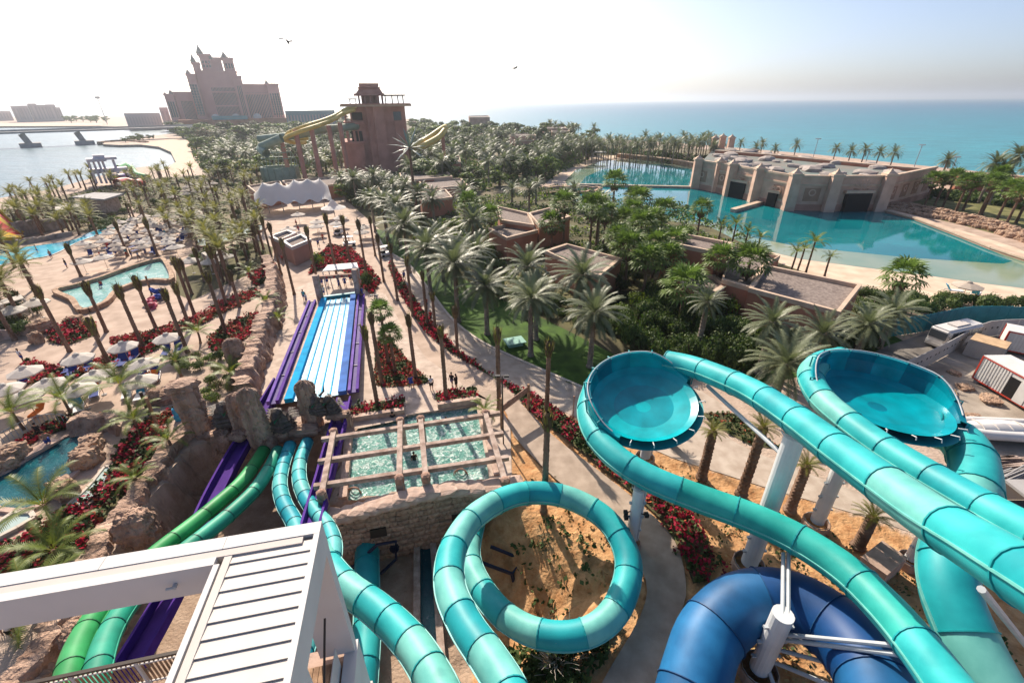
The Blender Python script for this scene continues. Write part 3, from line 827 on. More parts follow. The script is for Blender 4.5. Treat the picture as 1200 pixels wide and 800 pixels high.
def tied_top(seed,green=.2):
    random.seed(seed); m=MB()
    m.lathe([(.15,-.3),(.24,0),(.30,.5),(.26,1.0),(.1,1.25)],8,None,0)
    for i in range(70):
        a=rng(0,6.28); z=rng(-.2,1.0); r=.24+.06*math.sin(z*3)
        b=Vector((r*math.cos(a),r*math.sin(a),z)); o=Vector((math.cos(a),math.sin(a),0)); s=Vector((-math.sin(a),math.cos(a),0))*.045
        tip=b+o*rng(.05,.22)+Vector((0,0,rng(.35,.75)))
        m.add([b-s,b+s,tip],[(0,1,2)],1 if random.random()<green else 0)
    return m
def leaf_cloud(m,cx,cy,cz,rx,ry,rz,n,size,mi=(0,),shell=.55):
    for i in range(n):
        u=rng(-1,1); a=rng(0,2*PI); r=(shell+(1-shell)*random.random()) ; s=math.sqrt(1-u*u)
        nx_,ny_,nz_=s*math.cos(a),s*math.sin(a),u
        if nz_<-.5: nz_=-nz_*.5
        p=Vector((cx+rx*nx_*r,cy+ry*ny_*r,cz+rz*nz_*r))
        nr=Vector((nx_+rng(-.7,.7),ny_+rng(-.7,.7),nz_+rng(-.3,.9))).normalized()
        t=nr.orthogonal().normalized(); t=Matrix.Rotation(rng(0,6.28),3,nr)@t; b=nr.cross(t)
        sz=size*rng(.6,1.25)
        m.add([p-t*sz,p+b*sz*.5,p+t*sz,p-b*sz*.5],[(0,1,2,3)],random.choice(mi))
def bush_mesh(seed,n,size,name,mats,lobes=5,flat=.8):
    random.seed(seed); m=MB()
    for k in range(lobes):
        a=rng(0,6.28); d=rng(0,.55)
        leaf_cloud(m,d*math.cos(a),d*math.sin(a),flat*rng(.4,.62),rng(.42,.62),rng(.42,.62),flat*rng(.38,.55),n//lobes,size,tuple(range(len(mats))),.5)
    return tomesh(m,name,mats)
def stem_mesh(name='stems'):
    m=MB(); random.seed(3)
    for k in range(5):
        a=rng(0,6.28); m.rod([(0,0,-.02),(.15*math.cos(a),.15*math.sin(a),.3),(.4*math.cos(a),.4*math.sin(a),.65)],[.05,.035,.012],5)
    return tomesh(m,name,[T_wood])
def tree_trunk(seed,name='tree_limbs'):
    m=MB(); random.seed(seed)
    m.rod([(0,0,-.02),(.02,.01,.25),(-.02,.02,.5),(0,0,.72)],[.05,.04,.03,.015],7)
    for k in range(5):
        a=rng(0,6.28); z=rng(.3,.5)
        m.rod([(0,0,z),(.12*math.cos(a),.12*math.sin(a),z+.12),(.28*math.cos(a),.28*math.sin(a),z+.26)],[.022,.016,.006],5)
    return tomesh(m,name,[T_wood])
def tree_crown(seed,n,size,mats,name='tree_crown'):
    random.seed(seed); m=MB()
    for k in range(9):
        a=rng(0,6.28); d=rng(.05,.34); z=rng(.28,.82); d*=1.15-.5*abs(z-.5)
        leaf_cloud(m,d*math.cos(a),d*math.sin(a),z,rng(.17,.25),rng(.17,.25),rng(.13,.19),n//9,size,tuple(range(len(mats))),.35)
    return tomesh(m,name,mats)

VAR={}
VAR['date']=([tomesh(date_crown(58,4.1,26,10+i,dead=5,lw=.07),'date_crown',[L_date,L_date,L_dead]) for i in range(3)],[trunk_mesh('date_trunk',.27,.21,16,.12,.05*i,i,mats=T_grey) for i in range(2)])
VAR['fan']=([tomesh(fan_crown(34,1.75,30+i),'fan_crown',[L_fan,L_dead]) for i in range(3)],[trunk_mesh('fan_trunk',.2,.15,12,.06,.1*i,5+i,mats=T_palm) for i in range(2)])
VAR['coco']=([tomesh(date_crown(13,3.0,28,50+i,.25,1.4,1.25,.042,.60),'young_crown',[L_coco,L_coco_y]) for i in range(3)],[trunk_mesh('young_trunk',.14,.10,8,.08,.12*i,9+i,mats=T_palm) for i in range(2)])
VAR['up']=([tomesh(date_crown(26,2.9,16,70+i,.15,1.4,.85,.065,.50,dead=4),'upright_crown',[L_up,L_up,L_dead]) for i in range(4)],[trunk_mesh('slim_trunk',.24,.2,14,.13,.06*i,13+i,mats=T_palm) for i in range(2)])
VAR['tied']=([tomesh(tied_top(90+i,.15+.2*i),'tied_fronds',[L_dry,L_up]) for i in range(3)],[trunk_mesh('tied_trunk',.19,.17,18,.10,.05*i,17+i,mats=T_palm) for i in range(2)])
VAR['fardate']=([tomesh(date_crown(34,3.9,10,110+i,lw=.14,ll=.9),'far_palm_crown',[L_date,L_date]) for i in range(2)],[trunk_mesh('far_trunk',.25,.2,6,.1,0,21,6,mats=T_grey)])
BUSH={'dark':[bush_mesh(200+i,900,.075,'dark_shrub_leaves',[B_dark,B_dark,B_mid]) for i in range(3)],
      'mid':[bush_mesh(210+i,800,.085,'shrub_leaves',[B_mid,B_mid,B_dark]) for i in range(3)],
      'bright':[bush_mesh(220+i,700,.085,'bright_shrub_leaves',[B_brt,B_mid]) for i in range(2)],
      'dry':[bush_mesh(230+i,600,.07,'dry_shrub_leaves',[B_dry,B_mid]) for i in range(2)],
      'olive':[bush_mesh(240+i,600,.05,'grey_shrub_leaves',[B_olv]) for i in range(2)]}
STEM=stem_mesh()
TREE={'dark':[tree_crown(300+i,1700,.052,[B_dark,B_mid]) for i in range(3)],'mid':[tree_crown(310+i,1700,.052,[B_mid,B_mid,B_brt]) for i in range(3)],'brown':[tree_crown(320,1300,.045,[B_dry,B_dry,B_mid])],'yellow':[tree_crown(325,1300,.045,[B_brt,L_coco_y])]}
TTR=[tree_trunk(330+i) for i in range(2)]
def new_obj(name,me,parent):
    o=bpy.data.objects.new(name,me); COL.objects.link(o); o.parent=parent; return o
PNAME={'date':'date_palm','fan':'fan_palm','coco':'young_palm','up':'palm_tree','tied':'tied_palm','fardate':'date_palm'}
def palm(kind,loc,h,label,group,cs=1.0,tr=1.0,tilt=None):
    cr,tk=VAR[kind]
    root=thing(PNAME[kind],label,'palm tree',loc,rng(0,6.28),group)
    if tilt: root.rotation_euler=(tilt[0],tilt[1],root.rotation_euler[2])
    me,bx=random.choice(tk)
    t=new_obj('trunk',me,root); t.scale=(tr,tr,h)
    c=new_obj('crown',random.choice(cr),root); c.location=(bx*tr,0,h-.05); s=cs*rng(.9,1.1); c.scale=(s,s,s*rng(.9,1.1)); c.rotation_euler=(0,0,rng(0,6.28))
    return root
def palm_px(kind,bx,by,ty,label,group,cs=1.0,tr=1.0,tx=None,z0=0.0):
    b=P(bx,by,z0)
    h=max(1.0,zat(b,bx if tx is None else tx,ty)-z0)
    return palm(kind,b,h,label,group,cs,tr)
def bush(kind,loc,r,h,label,group,cat='shrub'):
    root=thing('shrub',label,cat,loc,rng(0,6.28),group)
    o=new_obj('foliage',random.choice(BUSH[kind]),root); o.scale=(r,r*rng(.85,1.15),h)
    s=new_obj('stems',STEM,root); s.scale=(r*.8,r*.8,h*.9)
    return root
def tree(kind,loc,h,sp,label,group):
    root=thing('leafy_tree',label,'tree',loc,rng(0,6.28),group)
    o=new_obj('crown',random.choice(TREE[kind]),root); o.scale=(h*sp,h*sp,h)
    t=new_obj('trunk',random.choice(TTR),root); t.scale=(h*sp,h*sp,h)
    return root
def scatter(poly,n,mind,seed,avoid=()):
    """random ground points inside a pixel polygon, at least mind metres apart"""
    random.seed(seed)
    xs=[p[0] for p in poly]; ys=[p[1] for p in poly]; out=[]; tries=0
    while len(out)<n and tries<n*60:
        tries+=1
        x=rng(min(xs),max(xs)); y=rng(min(ys),max(ys))
        if not inside(x,y,poly) or any(inside(x,y,a) for a in avoid): continue
        p=P(x,y)
        if all((p-q).length>mind for q in out): out.append(p)
    return out
def bed(name,poly,label,h=.6,dens=22,pal=((0,6),(1,2),(2,2)),size=.13,z=0.0,soil=True,seed=1,smooth=0,world=False,straw=False,follow=False):
    """flower bed nobody could count: one object of small leaves over a soil bed"""
    random.seed(seed)
    pts=[(p[0],p[1]) for p in (poly if world else px(poly,z))]
    if smooth: pts=[(p.x,p.y) for p in smooth_poly([Vector((a,b,0)) for a,b in pts],smooth)]
    xs=[p[0] for p in pts]; ys=[p[1] for p in pts]
    ar=abs(sum(pts[i][0]*pts[i-1][1]-pts[i-1][0]*pts[i][1] for i in range(len(pts))))/2
    m=MB()
    if soil:
        v,f=fill([Vector((a,b,z+.05)) for a,b in pts]); m.add(v,f,3)
    k=0; n_=int(ar*dens); tries=0
    bag=[i for i,c in pal for _ in range(c)]
    while k<n_ and tries<n_*20:
        tries+=1
        x=rng(min(xs),max(xs)); y=rng(min(ys),max(ys))
        if not inside(x,y,pts): continue
        k+=1
        clump=.55+.6*noise.noise((x*.9,y*.9,seed))
        col=random.choice(bag) if noise.noise((x*.6,y*.6,seed+7))>-.25 else 2
        hh=h*max(.25,clump)*rng(.6,1.1)
        for q in range(3):
            p=Vector((x+rng(-.2,.2),y+rng(-.2,.2),(ground(x,y) if follow else z)+.05+hh*rng(.35,1)))
            nr=Vector((rng(-1,1),rng(-1,1),rng(.1,1.2))).normalized(); t=nr.orthogonal().normalized(); t=Matrix.Rotation(rng(0,6.28),3,nr)@t; b=nr.cross(t); sz=size*rng(.7,1.4)
            m.add([p-t*sz,p+b*sz*.7,p+t*sz,p-b*sz*.7],[(0,1,2,3)],col)
    o=m.build(name,[F_red,F_dk,F_grn,M_soil,F_straw if straw else F_org])
    return tag(o,label,'flowers',None,'stuff')

# ---------------------------------------------------------------- flower beds
RED=((0,6),(1,2),(2,4),(4,1)); ORG=((4,6),(0,2),(2,4)); DRK=((1,3),(0,4),(2,4),(4,1))
bed('bougainvillea_strip',[(455,312),(463,333),(478,360),(497,388),(525,411),(560,432),(590,450),(604,462),(610,458),(575,440),(540,414),(510,384),(487,352),(470,325),(458,306)],'red bougainvillea strip along the curving promenade',.8,26,RED,.14,seed=11)
bed('bougainvillea_strip',[(602,460),(618,478),(655,508),(700,544),(742,578),(778,612),(800,650),(812,684),(832,680),(835,650),(815,610),(770,568),(715,524),(665,489),(632,467),(612,456)],'red bougainvillea strip between the footpath and the dirt slope',.8,22,RED,.14,seed=12)
bed('ground_cover_island',[(445,396),(452,392),(470,412),(489,434),(504,446),(490,451),(465,453),(442,452),(439,430),(440,410)],'teardrop bed of orange red ground cover on the pool deck',.3,30,ORG,.12,seed=13,smooth=2)
bed('flower_bed',[(362,322),(372,302),(386,288),(412,292),(430,310),(446,330),(436,346),(420,334),(402,318),(380,314)],'red flower bed behind the racer slide gate',.9,18,((0,5),(4,4),(2,2)),.18,seed=14)
bed('flower_bed',[(55,388),(82,377),(112,379),(114,392),(80,405),(58,402)],'red flower bed beside the boulder by the lazy river',1.0,18,RED,.16,seed=15)
bed('flower_bed',[(30,421),(75,432),(118,421),(178,397),(200,402),(135,432),(72,448),(20,452)],'red flower bed behind the sun loungers',.8,18,((0,4),(4,3),(2,3)),.16,seed=16)
bed('flower_bed',[(128,398),(180,388),(232,370),(262,352),(300,338),(306,346),(268,364),(238,380),(185,398),(134,406)],'long narrow red hedge between the two sandy terraces',.8,18,((0,3),(4,5),(2,1)),.14,seed=17)
bed('flower_bed',[(244,398),(262,383),(300,366),(308,374),(290,396),(268,410),(248,412)],'red flower bed under the palms beside the totem pillar',.8,18,((0,4),(4,4),(2,3)),.15,seed=18)
bed('flower_bed',[(12,528),(40,505),(72,489),(126,487),(142,497),(92,499),(50,512),(18,536)],'red flower bed curving behind the plunge pool railing',.7,20,RED,.14,seed=19)
bed('flower_bed',[(0,643),(55,613),(98,590),(128,558),(140,520),(165,500),(196,505),(190,528),(160,562),(128,602),(102,640),(70,665),(0,690)],'big dark red flower bed in front of the plunge pool boulders',1.0,22,DRK,.16,seed=20)
bed('flower_bed',[(0,690),(70,665),(60,690),(0,705)],'dark red flower bed touching the white shade frame',1.0,22,DRK,.16,seed=21)
bed('flower_bed',[(290,322),(318,306),(326,314),(316,330),(300,336)],'red flower bed beside the tall carved rock ridge',.9,18,RED,.16,seed=22)
bed('flower_bed',[(0,385),(40,383),(46,390),(0,398)],'orange red planting on the terrace wall under the canopies',.6,18,ORG,.15,seed=23)
bed('flower_bed',[(150,498),(205,478),(235,462),(225,482),(190,498)],'orange red ground cover behind the carved rock seat',.3,22,ORG,.13,seed=24)
bed('slope_flowers',[(762,590),(790,600),(830,640),(868,672),(855,690),(820,690),(790,650)],'scattered red and green seedlings on the dirt slope',.5,3,((0,3),(1,2),(2,4)),.14,soil=False,seed=25)
bed('slope_weeds',[(640,490),(720,520),(840,570),(960,620),(1060,670),(1200,760),(1200,800),(900,800),(880,660),(800,600),(700,540)],'dry green weeds dotted over the dirt slope',.3,2.2,((2,1),),.10,soil=False,seed=26)
bed('straw_tufts',[(640,490),(720,520),(840,570),(960,620),(1060,670),(1200,760),(1200,830),(880,830),(870,690),(800,620),(700,540)],'dry straw coloured tufts over the dirt slope',.3,3,((4,1),),.12,soil=False,seed=29,straw=True,follow=True)
bed('straw_tufts',[(600,560),(650,560),(740,650),(755,700),(700,800),(660,800),(690,700),(660,620)],'dry straw coloured tufts beside the spiral slide',.25,2,((4,1),),.11,soil=False,seed=30,straw=True,follow=True)
bed('garden_island',[(822,484),(858,484),(880,500),(920,528),(880,522),(838,500)],'brown planted garden island between the promenade branches',.4,14,((2,5),(4,1)),.13,seed=27)
bed('undergrowth',[(560,745),(600,735),(660,760),(720,745),(700,800),(690,860),(560,860)],'dark green undergrowth below the spiral slide',.9,16,((2,1),),.20,z=-2.0,soil=False,seed=28,follow=True)
bed('undergrowth',[(600,640),(640,620),(690,650),(700,690),(660,720),(620,700)],'sparse green plants inside the spiral slide',.6,3,((2,1),),.16,z=-1.5,soil=False,seed=31,follow=True)

# ---------------------------------------------------------------- palms, one by one
G='tied palms along the promenade'
for bx,by,tx,ty in [(585,480,578,400),(640,490,645,415),(699,0,0,0)][:2]: palm_px('tied',bx,by,ty,'tall tied palm beside the wooden sign at the footpath','tied palms at the footpath sign',1.15,1.1,tx)
for bx,by,tx,ty in [(450,330,430,284),(466,352,450,295),(484,370,459,312),(501,381,470,328),(510,385,497,352),(536,412,528,370),(560,420,0,0),(478,425,0,0)][:6]: palm_px('tied',bx,by,ty,'tied palm trunk rising from the bougainvillea strip',G,1.0,1.0,tx)
for bx,by,tx,ty in [(443,478,430,396),(448,450,438,378),(487,442,485,380),(523,470,511,394)]: palm_px('tied',bx,by,ty,'tied palm trunk growing on the pool deck by the ground cover island','tied palms on the pool deck',1.0,1.05,tx)
for bx,by,tx,ty in [(455,425,444,367),(463,435,455,393)]: palm_px('fan',bx,by,ty,'small bright fan palm on the ground cover island','fan palms on the island',.62,.9,tx)
palm_px('tied',637,600,500,'grey tied palm trunk rising behind the spiral slide','tied palm behind spiral',1.0,1.15,642)
for bx,by,tx,ty in [(345,345,330,290),(372,330,352,275),(395,325,372,262),(330,322,318,270),(412,318,398,262),(430,325,412,268),(318,300,308,262),(440,300,425,262),(455,290,440,255)]:
    palm_px('tied',bx,by,ty,'tied palm standing in the red beds behind the slide gate','tied palms behind the gate',1.1,1.0,tx)
G='slim palms on the sandy terrace'
for bx,by,tx,ty in [(95,324,80,296),(125,389,104,344),(82,412,58,345),(168,407,140,348),(183,385,158,338),(220,413,187,352),(224,387,203,344),(228,369,207,316),(265,390,245,330),(266,358,247,300),(281,360,268,328),(310,315,300,274),(129,428,111,388),(185,300,172,266),(150,300,139,268),(262,330,250,296),(225,345,214,314),(240,330,229,300)]:
    palm_px('tied',bx,by,ty,'bare tied palm trunk on the sandy beach club terrace',G,1.25,1.15,tx)
G='young palms round the plunge pool'
for bx,by,ty,cs in [(85,487,462,.95),(152,478,446,1.05),(28,503,478,1.0),(166,506,488,.8),(213,442,420,.85),(205,532,512,.75),(62,612,585,1.1),(166,570,558,.65),(235,402,388,.8),(318,372,352,.8),(330,385,372,.7),(290,425,412,.8),(296,330,318,.8),(275,448,436,.8),(70,655,645,.9)]:
    palm_px('coco',bx,by,ty,'young yellow-green palm with arching fronds near the plunge pool',G,cs,1.0)
palm_px('coco',52,712,694,'large drooping young palm touching the white shade frame','palm at frame',1.2,1.2)
palm_px('coco',567,490,482,'dark green young palm at the corner of the pergola pool','palm at pool corner',.62,1.0)
G='upright palms in the beach club'
AV=[[(60,345),(117,325),(192,303),(205,333),(135,350),(97,370)],[(0,292),(88,280),(135,262),(135,272),(60,303),(0,310)],[(300,215),(395,215),(395,262),(300,262)],[(82,225),(150,225),(150,262),(82,262)],[(312,268),(365,268),(365,302),(312,302)]]
for p in scatter([(-40,262),(0,248),(40,232),(110,212),(150,205),(150,262),(120,285),(60,275),(0,285),(-40,300)],60,2.2,401,AV):
    palm('up',p,rng(3.2,5.5),'upright palm in the planting behind the beach club pools',G,rng(.75,1.0))
for p in scatter([(150,210),(200,206),(300,200),(318,235),(305,300),(250,305),(200,285),(150,262)],105,2.0,402,AV):
    palm(random.choice(['up','up','up','tied']),p,rng(3.0,6.0),'upright palm crowding the middle of the beach club','upright palms in the beach club middle',rng(.75,1.0))
for p in scatter([(-30,300),(40,305),(70,330),(60,360),(30,400),(-30,400)],12,2.5,403,AV):
    palm('up',p,rng(4.5,6.5),'upright palm beside the shade canopies on the terrace','upright palms by the canopies',1.1)
for p in scatter([(245,300),(320,285),(300,330),(262,345)],10,2.5,404,AV):
    palm('up',p,rng(4.5,6.5),'upright palm beside the carved rock ridge','upright palms by the ridge',1.0)
G='date palms on the lawn'
for bx,by,ty,cs in [(537,378,308,1.05),(571,392,335,1.0),(622,417,350,.95),(691,430,366,.95),(618,375,312,1.0),(678,385,322,1.05),(628,398,346,.85),(505,345,290,1.1),(480,320,262,1.1),(520,330,280,1.0),(560,340,294,.9)]:
    palm_px('date',bx,by,ty,'grey-green date palm standing on the promenade lawn',G,cs,1.15)
G='date palms round the pink villas'
for bx,by,ty,cs in [(556,300,258,.9),(628,240,216,.8),(600,240,222,.8),(470,290,240,1.0),(455,280,236,.95),(440,272,232,.9),(700,285,238,.9),(510,270,232,.9),(545,262,226,.9),(493,262,226,.9),(672,245,222,.85),(620,255,222,.8)]:
    palm_px('date',bx,by,ty,'grey-green date palm among the pink villas',G,cs,1.1)
G='date palms beside the gravel roof'
for bx,by,ty,cs in [(815,420,352,.62),(888,438,374,.72),(950,432,388,.75),(1002,418,376,.78),(1030,408,362,.8),(912,445,400,.7)]:
    palm_px('date',bx,by,ty,'date palm beside the gravel roofed villa and teal fence',G,cs,1.2)
palm_px('date',905,478,424,'date palm with pale fronds behind the tall aqua tube','palm behind tube',.95,1.2,912)
for bx,by,tx,ty in [(822,560,838,506),(868,580,893,500),(925,598,945,545),(1005,640,1024,605),(785,520,790,505)]:
    palm_px('up',bx,by,ty,'stocky shaggy palm trunk on the slope below the aqua tubes','stocky palms below the tubes',.42,1.5,tx)
G='fan palms by the lagoon villas'
for bx,by,ty,cs in [(552,292,240,1.0),(576,290,254,.9),(645,300,264,1.0),(660,295,240,1.0),(690,310,246,1.05),(715,275,214,1.05),(742,290,236,1.1),(770,300,248,1.0),(745,320,265,1.05),(762,335,288,1.05),(732,340,290,1.0),(777,345,302,1.0),(793,320,280,.95),(835,352,304,1.0),(866,360,308,1.05),(795,382,336,1.0),(815,285,245,.9),(705,300,252,1.0),(728,305,258,1.0),(1040,370,322,1.0),(758,310,262,1.0),(782,330,284,.9),(720,330,278,1.0),(752,352,306,.95),(698,292,244,.9),(736,300,250,.95),(738,275,232,.9)]:
    palm_px('fan',bx,by,ty,'bushy green fan palm between the villas and the lagoon',G,cs*1.15,1.15)
G='coconut palms on the lagoon beach'
for bx,by,ty,cs in [(925,322,294,.8),(944,320,282,.85),(966,324,300,.6),(934,318,290,.7),(855,298,262,.9),(885,302,278,.85),(840,292,264,.9),(870,300,272,.8)]:
    palm_px('coco',bx,by,ty,'dark coconut palm leaning over the lagoon beach',G,cs,1.2)
G='palms on the dry lawn bank'
for bx,by,ty,cs in [(1083,242,212,.95),(1095,241,210,.9),(1104,244,208,.9),(1118,252,214,1.0),(1128,247,212,.9),(1145,256,214,.95),(1150,252,206,1.0),(1166,262,222,.9),(1176,268,226,.9),(1190,262,220,1.0),(1210,270,222,1.0)]:
    palm_px('fan',bx,by,ty,'green fan palm with pale trunk on the dry lawn bank',G,cs*1.2,1.4)
for bx,by,ty,cs in [(1146,238,190,1.05),(1168,236,180,1.25),(1158,240,196,1.0),(1100,215,187,.9),(1190,232,195,.9),(1202,215,185,1.0)]:
    palm_px('date',bx,by,ty,'tall date palm over the lagoon bank facing the sea','date palms over the bank',cs,1.2)
G='date palms on the sea wall'
for x,y in [(845,178),(865,180),(883,183),(928,188),(974,191),(992,192),(1007,194),(1024,196),(1040,199),(890,181),(905,185)]:
    palm('fardate',P(x,y+4),rng(5.5,8),'date palm standing on the sea wall behind the fort',G,.95)
G='row of date palms before the sea'
for i in range(64):
    x=652+i*2.9+rng(-1.5,1.5); y=187+((i*7)%5)*2.4-3
    palm('fardate',P(x,y),rng(7,10),'date palm in the dense row before the open sea',G,1.0)
# shrubs, hedges and trees
for p in scatter([(722,385),(760,365),(800,372),(880,395),(905,420),(870,440),(790,432),(740,420)],42,1.3,501):
    bush('dark',p,rng(1.5,2.2),rng(3.0,4.6),'dark clipped shrub in the tall hedge behind the lawn','hedge behind the lawn')
for p in scatter([(722,372),(760,352),(800,356),(870,372),(820,372),(760,368)],12,1.5,502):
    bush('bright',p,rng(1.4,2.0),rng(2.6,4),'bright green shrub at the top of the tall hedge','bright hedge shrubs')
for p in scatter([(560,330),(640,352),(720,372),(720,392),(640,372),(580,350)],24,1.6,503):
    bush('dark',p,rng(1.2,1.8),rng(1.6,2.6),'low dark shrub under the date palms of the lawn','shrubs under the date palms')
for p in scatter([(470,250),(540,262),(600,290),(580,325),(520,305),(470,275)],26,2.0,504):
    bush(random.choice(['mid','mid','bright','dry','dark']),p,rng(1.5,2.4),rng(2,3.4),'mixed garden shrub between the promenade and the pink villas','garden shrubs by the villas')
for p in scatter([(1000,352),(1080,352),(1200,358),(1240,366),(1130,368),(1060,375),(1010,378)],34,1.4,505):
    bush(random.choice(['dark','dark','mid']),p,rng(1.3,1.9),rng(1.8,3.2),'leafy shrub in the hedge behind the teal fence','hedge behind the teal fence')
for p in scatter([(880,400),(960,395),(1040,385),(1030,410),(950,425),(890,432)],22,1.5,506):
    bush('dark',p,rng(1.3,1.9),rng(1.6,2.6),'dark shrub below the gravel roofed villa','shrubs below the gravel roof')
for p in scatter([(690,290),(760,300),(800,350),(740,360),(700,330)],18,1.8,507):
    bush(random.choice(['dark','mid']),p,rng(1.5,2.2),rng(2.4,3.6),'shady shrub under the fan palms','shrubs under the fan palms')
for p in scatter([(100,255),(150,262),(148,268),(112,272)],10,1.2,508):
    bush('dark',p,rng(1.2,1.7),rng(1.6,2.2),'dark hedge shrub in front of the concrete pavilion','hedge at the pavilion')
for p in scatter([(-20,380),(10,350),(46,352),(50,378),(30,392),(-20,395)],14,1.4,509):
    bush('dark',p,rng(1.2,1.7),rng(1.5,2.4),'dark shrub around the terrace shade canopies','shrubs at the canopies')
for p in scatter([(205,430),(245,440),(240,480),(262,470),(300,440),(285,405),(255,415)],18,1.2,510):
    bush(random.choice(['mid','dry','bright']),p,rng(.8,1.3),rng(1.0,1.8),'yellowish shrub round the carved totem pillars','shrubs round the totems')
for p in scatter([(222,300),(300,268),(310,300),(260,330)],18,1.6,511):
    bush(random.choice(['mid','dry','bright']),p,rng(1.0,1.7),rng(1.2,2.0),'low shrub along the lazy river planter','shrubs along the lazy river')
bush('bright',P(372,312),1.6,3.2,'round bright green shrub in the slide gate beds','gate shrub')
bush('bright',P(328,285),2.0,2.6,'bright green round shrub beside the pink kiosk','kiosk shrub')
bush('dark',P(432,338),1.4,3.4,'dark conical shrub beside the slide gate','gate shrub dark')
bush('olive',P(640,650,-2.2)+Vector((0,0,0)),1.5,2.6,'dry silvery shrub growing inside the spiral slide','spiral shrub')
tw_=thing('dry_shrub','bare grey twiggy shrub in front of the spiral slide','shrub',P(652,782,-1.6))
random.seed(66); m=MB()
for i in range(150):
    a=rng(0,6.28); s_=rng(.25,1.0); h_=rng(1.8,4.2); p0_=Vector((rng(-.2,.2),rng(-.2,.2),0)); pts=[p0_]
    for q in range(5):
        p0_=p0_+Vector((math.cos(a)*s_*.35+rng(-.12,.12),math.sin(a)*s_*.35+rng(-.12,.12),h_/5*(1-.12*q))); pts.append(p0_)
    m.rod(pts,[.03,.025,.02,.016,.012,.008],4,caps=False)
m.build('twigs',mat('grey_twig',(0.42,0.37,0.31),.9),tw_)
G='trees of the far gardens'
for p in scatter([(228,168),(330,160),(400,165),(402,205),(300,208),(255,215),(232,190)],105,4.6,601):
    k=random.random()
    if k<.5: tree(random.choice(['dark','mid','mid','brown','yellow']),p,rng(5,9),rng(1.2,1.6),'rounded garden tree in the far grounds below the hotel',G)
    else: palm('fardate',p,rng(5,9),'date palm in the far grounds below the hotel','palms of the far gardens',1.1)
for p in scatter([(190,152),(330,147),(420,148),(400,166),(230,168)],62,9,602):
    tree(random.choice(['dark','mid','mid','brown']),p,rng(9,14),rng(1.4,1.9),'distant tree in the belt in front of the hotel','trees before the hotel')
G='trees behind the pink villas'
for p in scatter([(480,172),(560,165),(660,170),(700,182),(640,212),(560,225),(480,225)],125,4.2,603):
    k=random.random()
    if k<.6: tree(random.choice(['dark','dark','mid','mid']),p,rng(6,10),rng(1.2,1.6),'dense green tree behind the pink villas',G)
    else: palm('fardate',p,rng(6,9),'date palm rising behind the pink villas','palms behind the pink villas',1.15)
for p in scatter([(480,150),(540,155),(660,162),(700,166),(640,172),(560,170),(480,175)],55,7.5,604):
    tree(random.choice(['dark','mid']),p,rng(9,13),rng(1.3,1.7),'tall dark tree on the far shore before the sea','trees on the far shore')
tree('brown',P(655,196),9,1.3,'rust brown bare-looking tree near the lagoon tip','rust tree')
for p in scatter([(640,160),(700,166),(690,172),(640,170)],8,8,605):
    palm('fardate',p,rng(9,12),'date palm poking above the far shore trees','palms on the far shore',1.1)
for p in scatter([(395,228),(470,232),(520,240),(470,250),(420,246)],26,3.0,606):
    k=random.random()
    if k<.5: palm('date',p,rng(5,8),'broad date palm beside the white tent','date palms by the tent',.9,1.1)
    else: tree(random.choice(['dark','mid']),p,rng(4,7),1.2,'leafy tree beside the white tent','trees by the tent')
for p in scatter([(75,140.5),(130,141),(130,144),(75,144)],14,20,607):
    tree('mid',p,rng(8,11),1.4,'hazy tree along the far beach','trees on the far beach')
for p in scatter([(140,166),(180,161),(180,164),(150,168)],10,4,608):
    tree('mid',p,rng(3,5),1.3,'small tree on the rocky spit in the bay','trees on the spit')

# low growth too dense to count
def growth(name,poly,label,n,size,h,mats,seed,clump=8.0):
    random.seed(seed); m=MB(); xs=[p[0] for p in poly]; ys=[p[1] for p in poly]
    W=[P(*q) for q in poly]; wp_=[(p.x,p.y) for p in W]; x0,x1=min(p[0] for p in wp_),max(p[0] for p in wp_); y0,y1=min(p[1] for p in wp_),max(p[1] for p in wp_)
    k=0; t_=0
    while k<n and t_<n*30:
        t_+=1; x=rng(x0,x1); y=rng(y0,y1)
        if not inside(x,y,wp_): continue
        c=noise.noise((x/clump,y/clump,seed))
        if c<-.12: continue
        k+=1
        p=Vector((x,y,.05+h*(.35+.65*max(0,c+.3))*random.random()))
        nr=Vector((rng(-1,1),rng(-1,1),rng(.2,1.3))).normalized(); t=nr.orthogonal().normalized(); t=Matrix.Rotation(rng(0,6.28),3,nr)@t; b=nr.cross(t); sz=size*rng(.6,1.3)
        m.add([p-t*sz,p+b*sz*.6,p+t*sz,p-b*sz*.6],[(0,1,2,3)],int(rng(0,len(mats)-.001)))
    o=m.build(name,mats); return tag(o,label,'undergrowth',None,'stuff')
growth('undergrowth',[(222,166),(300,156),(400,156),(402,206),(300,210),(255,216),(228,188)],'green undergrowth beneath the far garden trees',15000,.85,3.2,[B_mid,B_mid,B_dark,B_dry],901,14)
growth('undergrowth',[(480,166),(560,164),(690,172),(700,182),(640,214),(560,226),(480,226)],'green undergrowth beneath the trees behind the villas',15000,.8,3.2,[B_mid,B_dark,B_dark,B_mid],902,12)
growth('undergrowth',[(195,152),(330,147),(470,150),(470,164),(230,170)],'hazy undergrowth in front of the hotel',9000,1.5,5,[B_mid,B_dark,B_olv],903,30)
growth('undergrowth',[(440,238),(560,233),(660,218),(800,240),(860,270),(905,300),(880,300),(770,300),(700,345),(640,345),(520,305),(460,270)],'dark low planting between the pink villas',16000,.36,1.3,[B_mid,B_dark,B_dark,B_brt],904,6)
growth('undergrowth',[(600,352),(690,380),(740,405),(860,430),(1000,405),(1030,385),(940,385),(800,360),(700,345)],'dark low planting under the hedge palms',9000,.3,1.0,[B_dark,B_dark,B_mid],905,5)
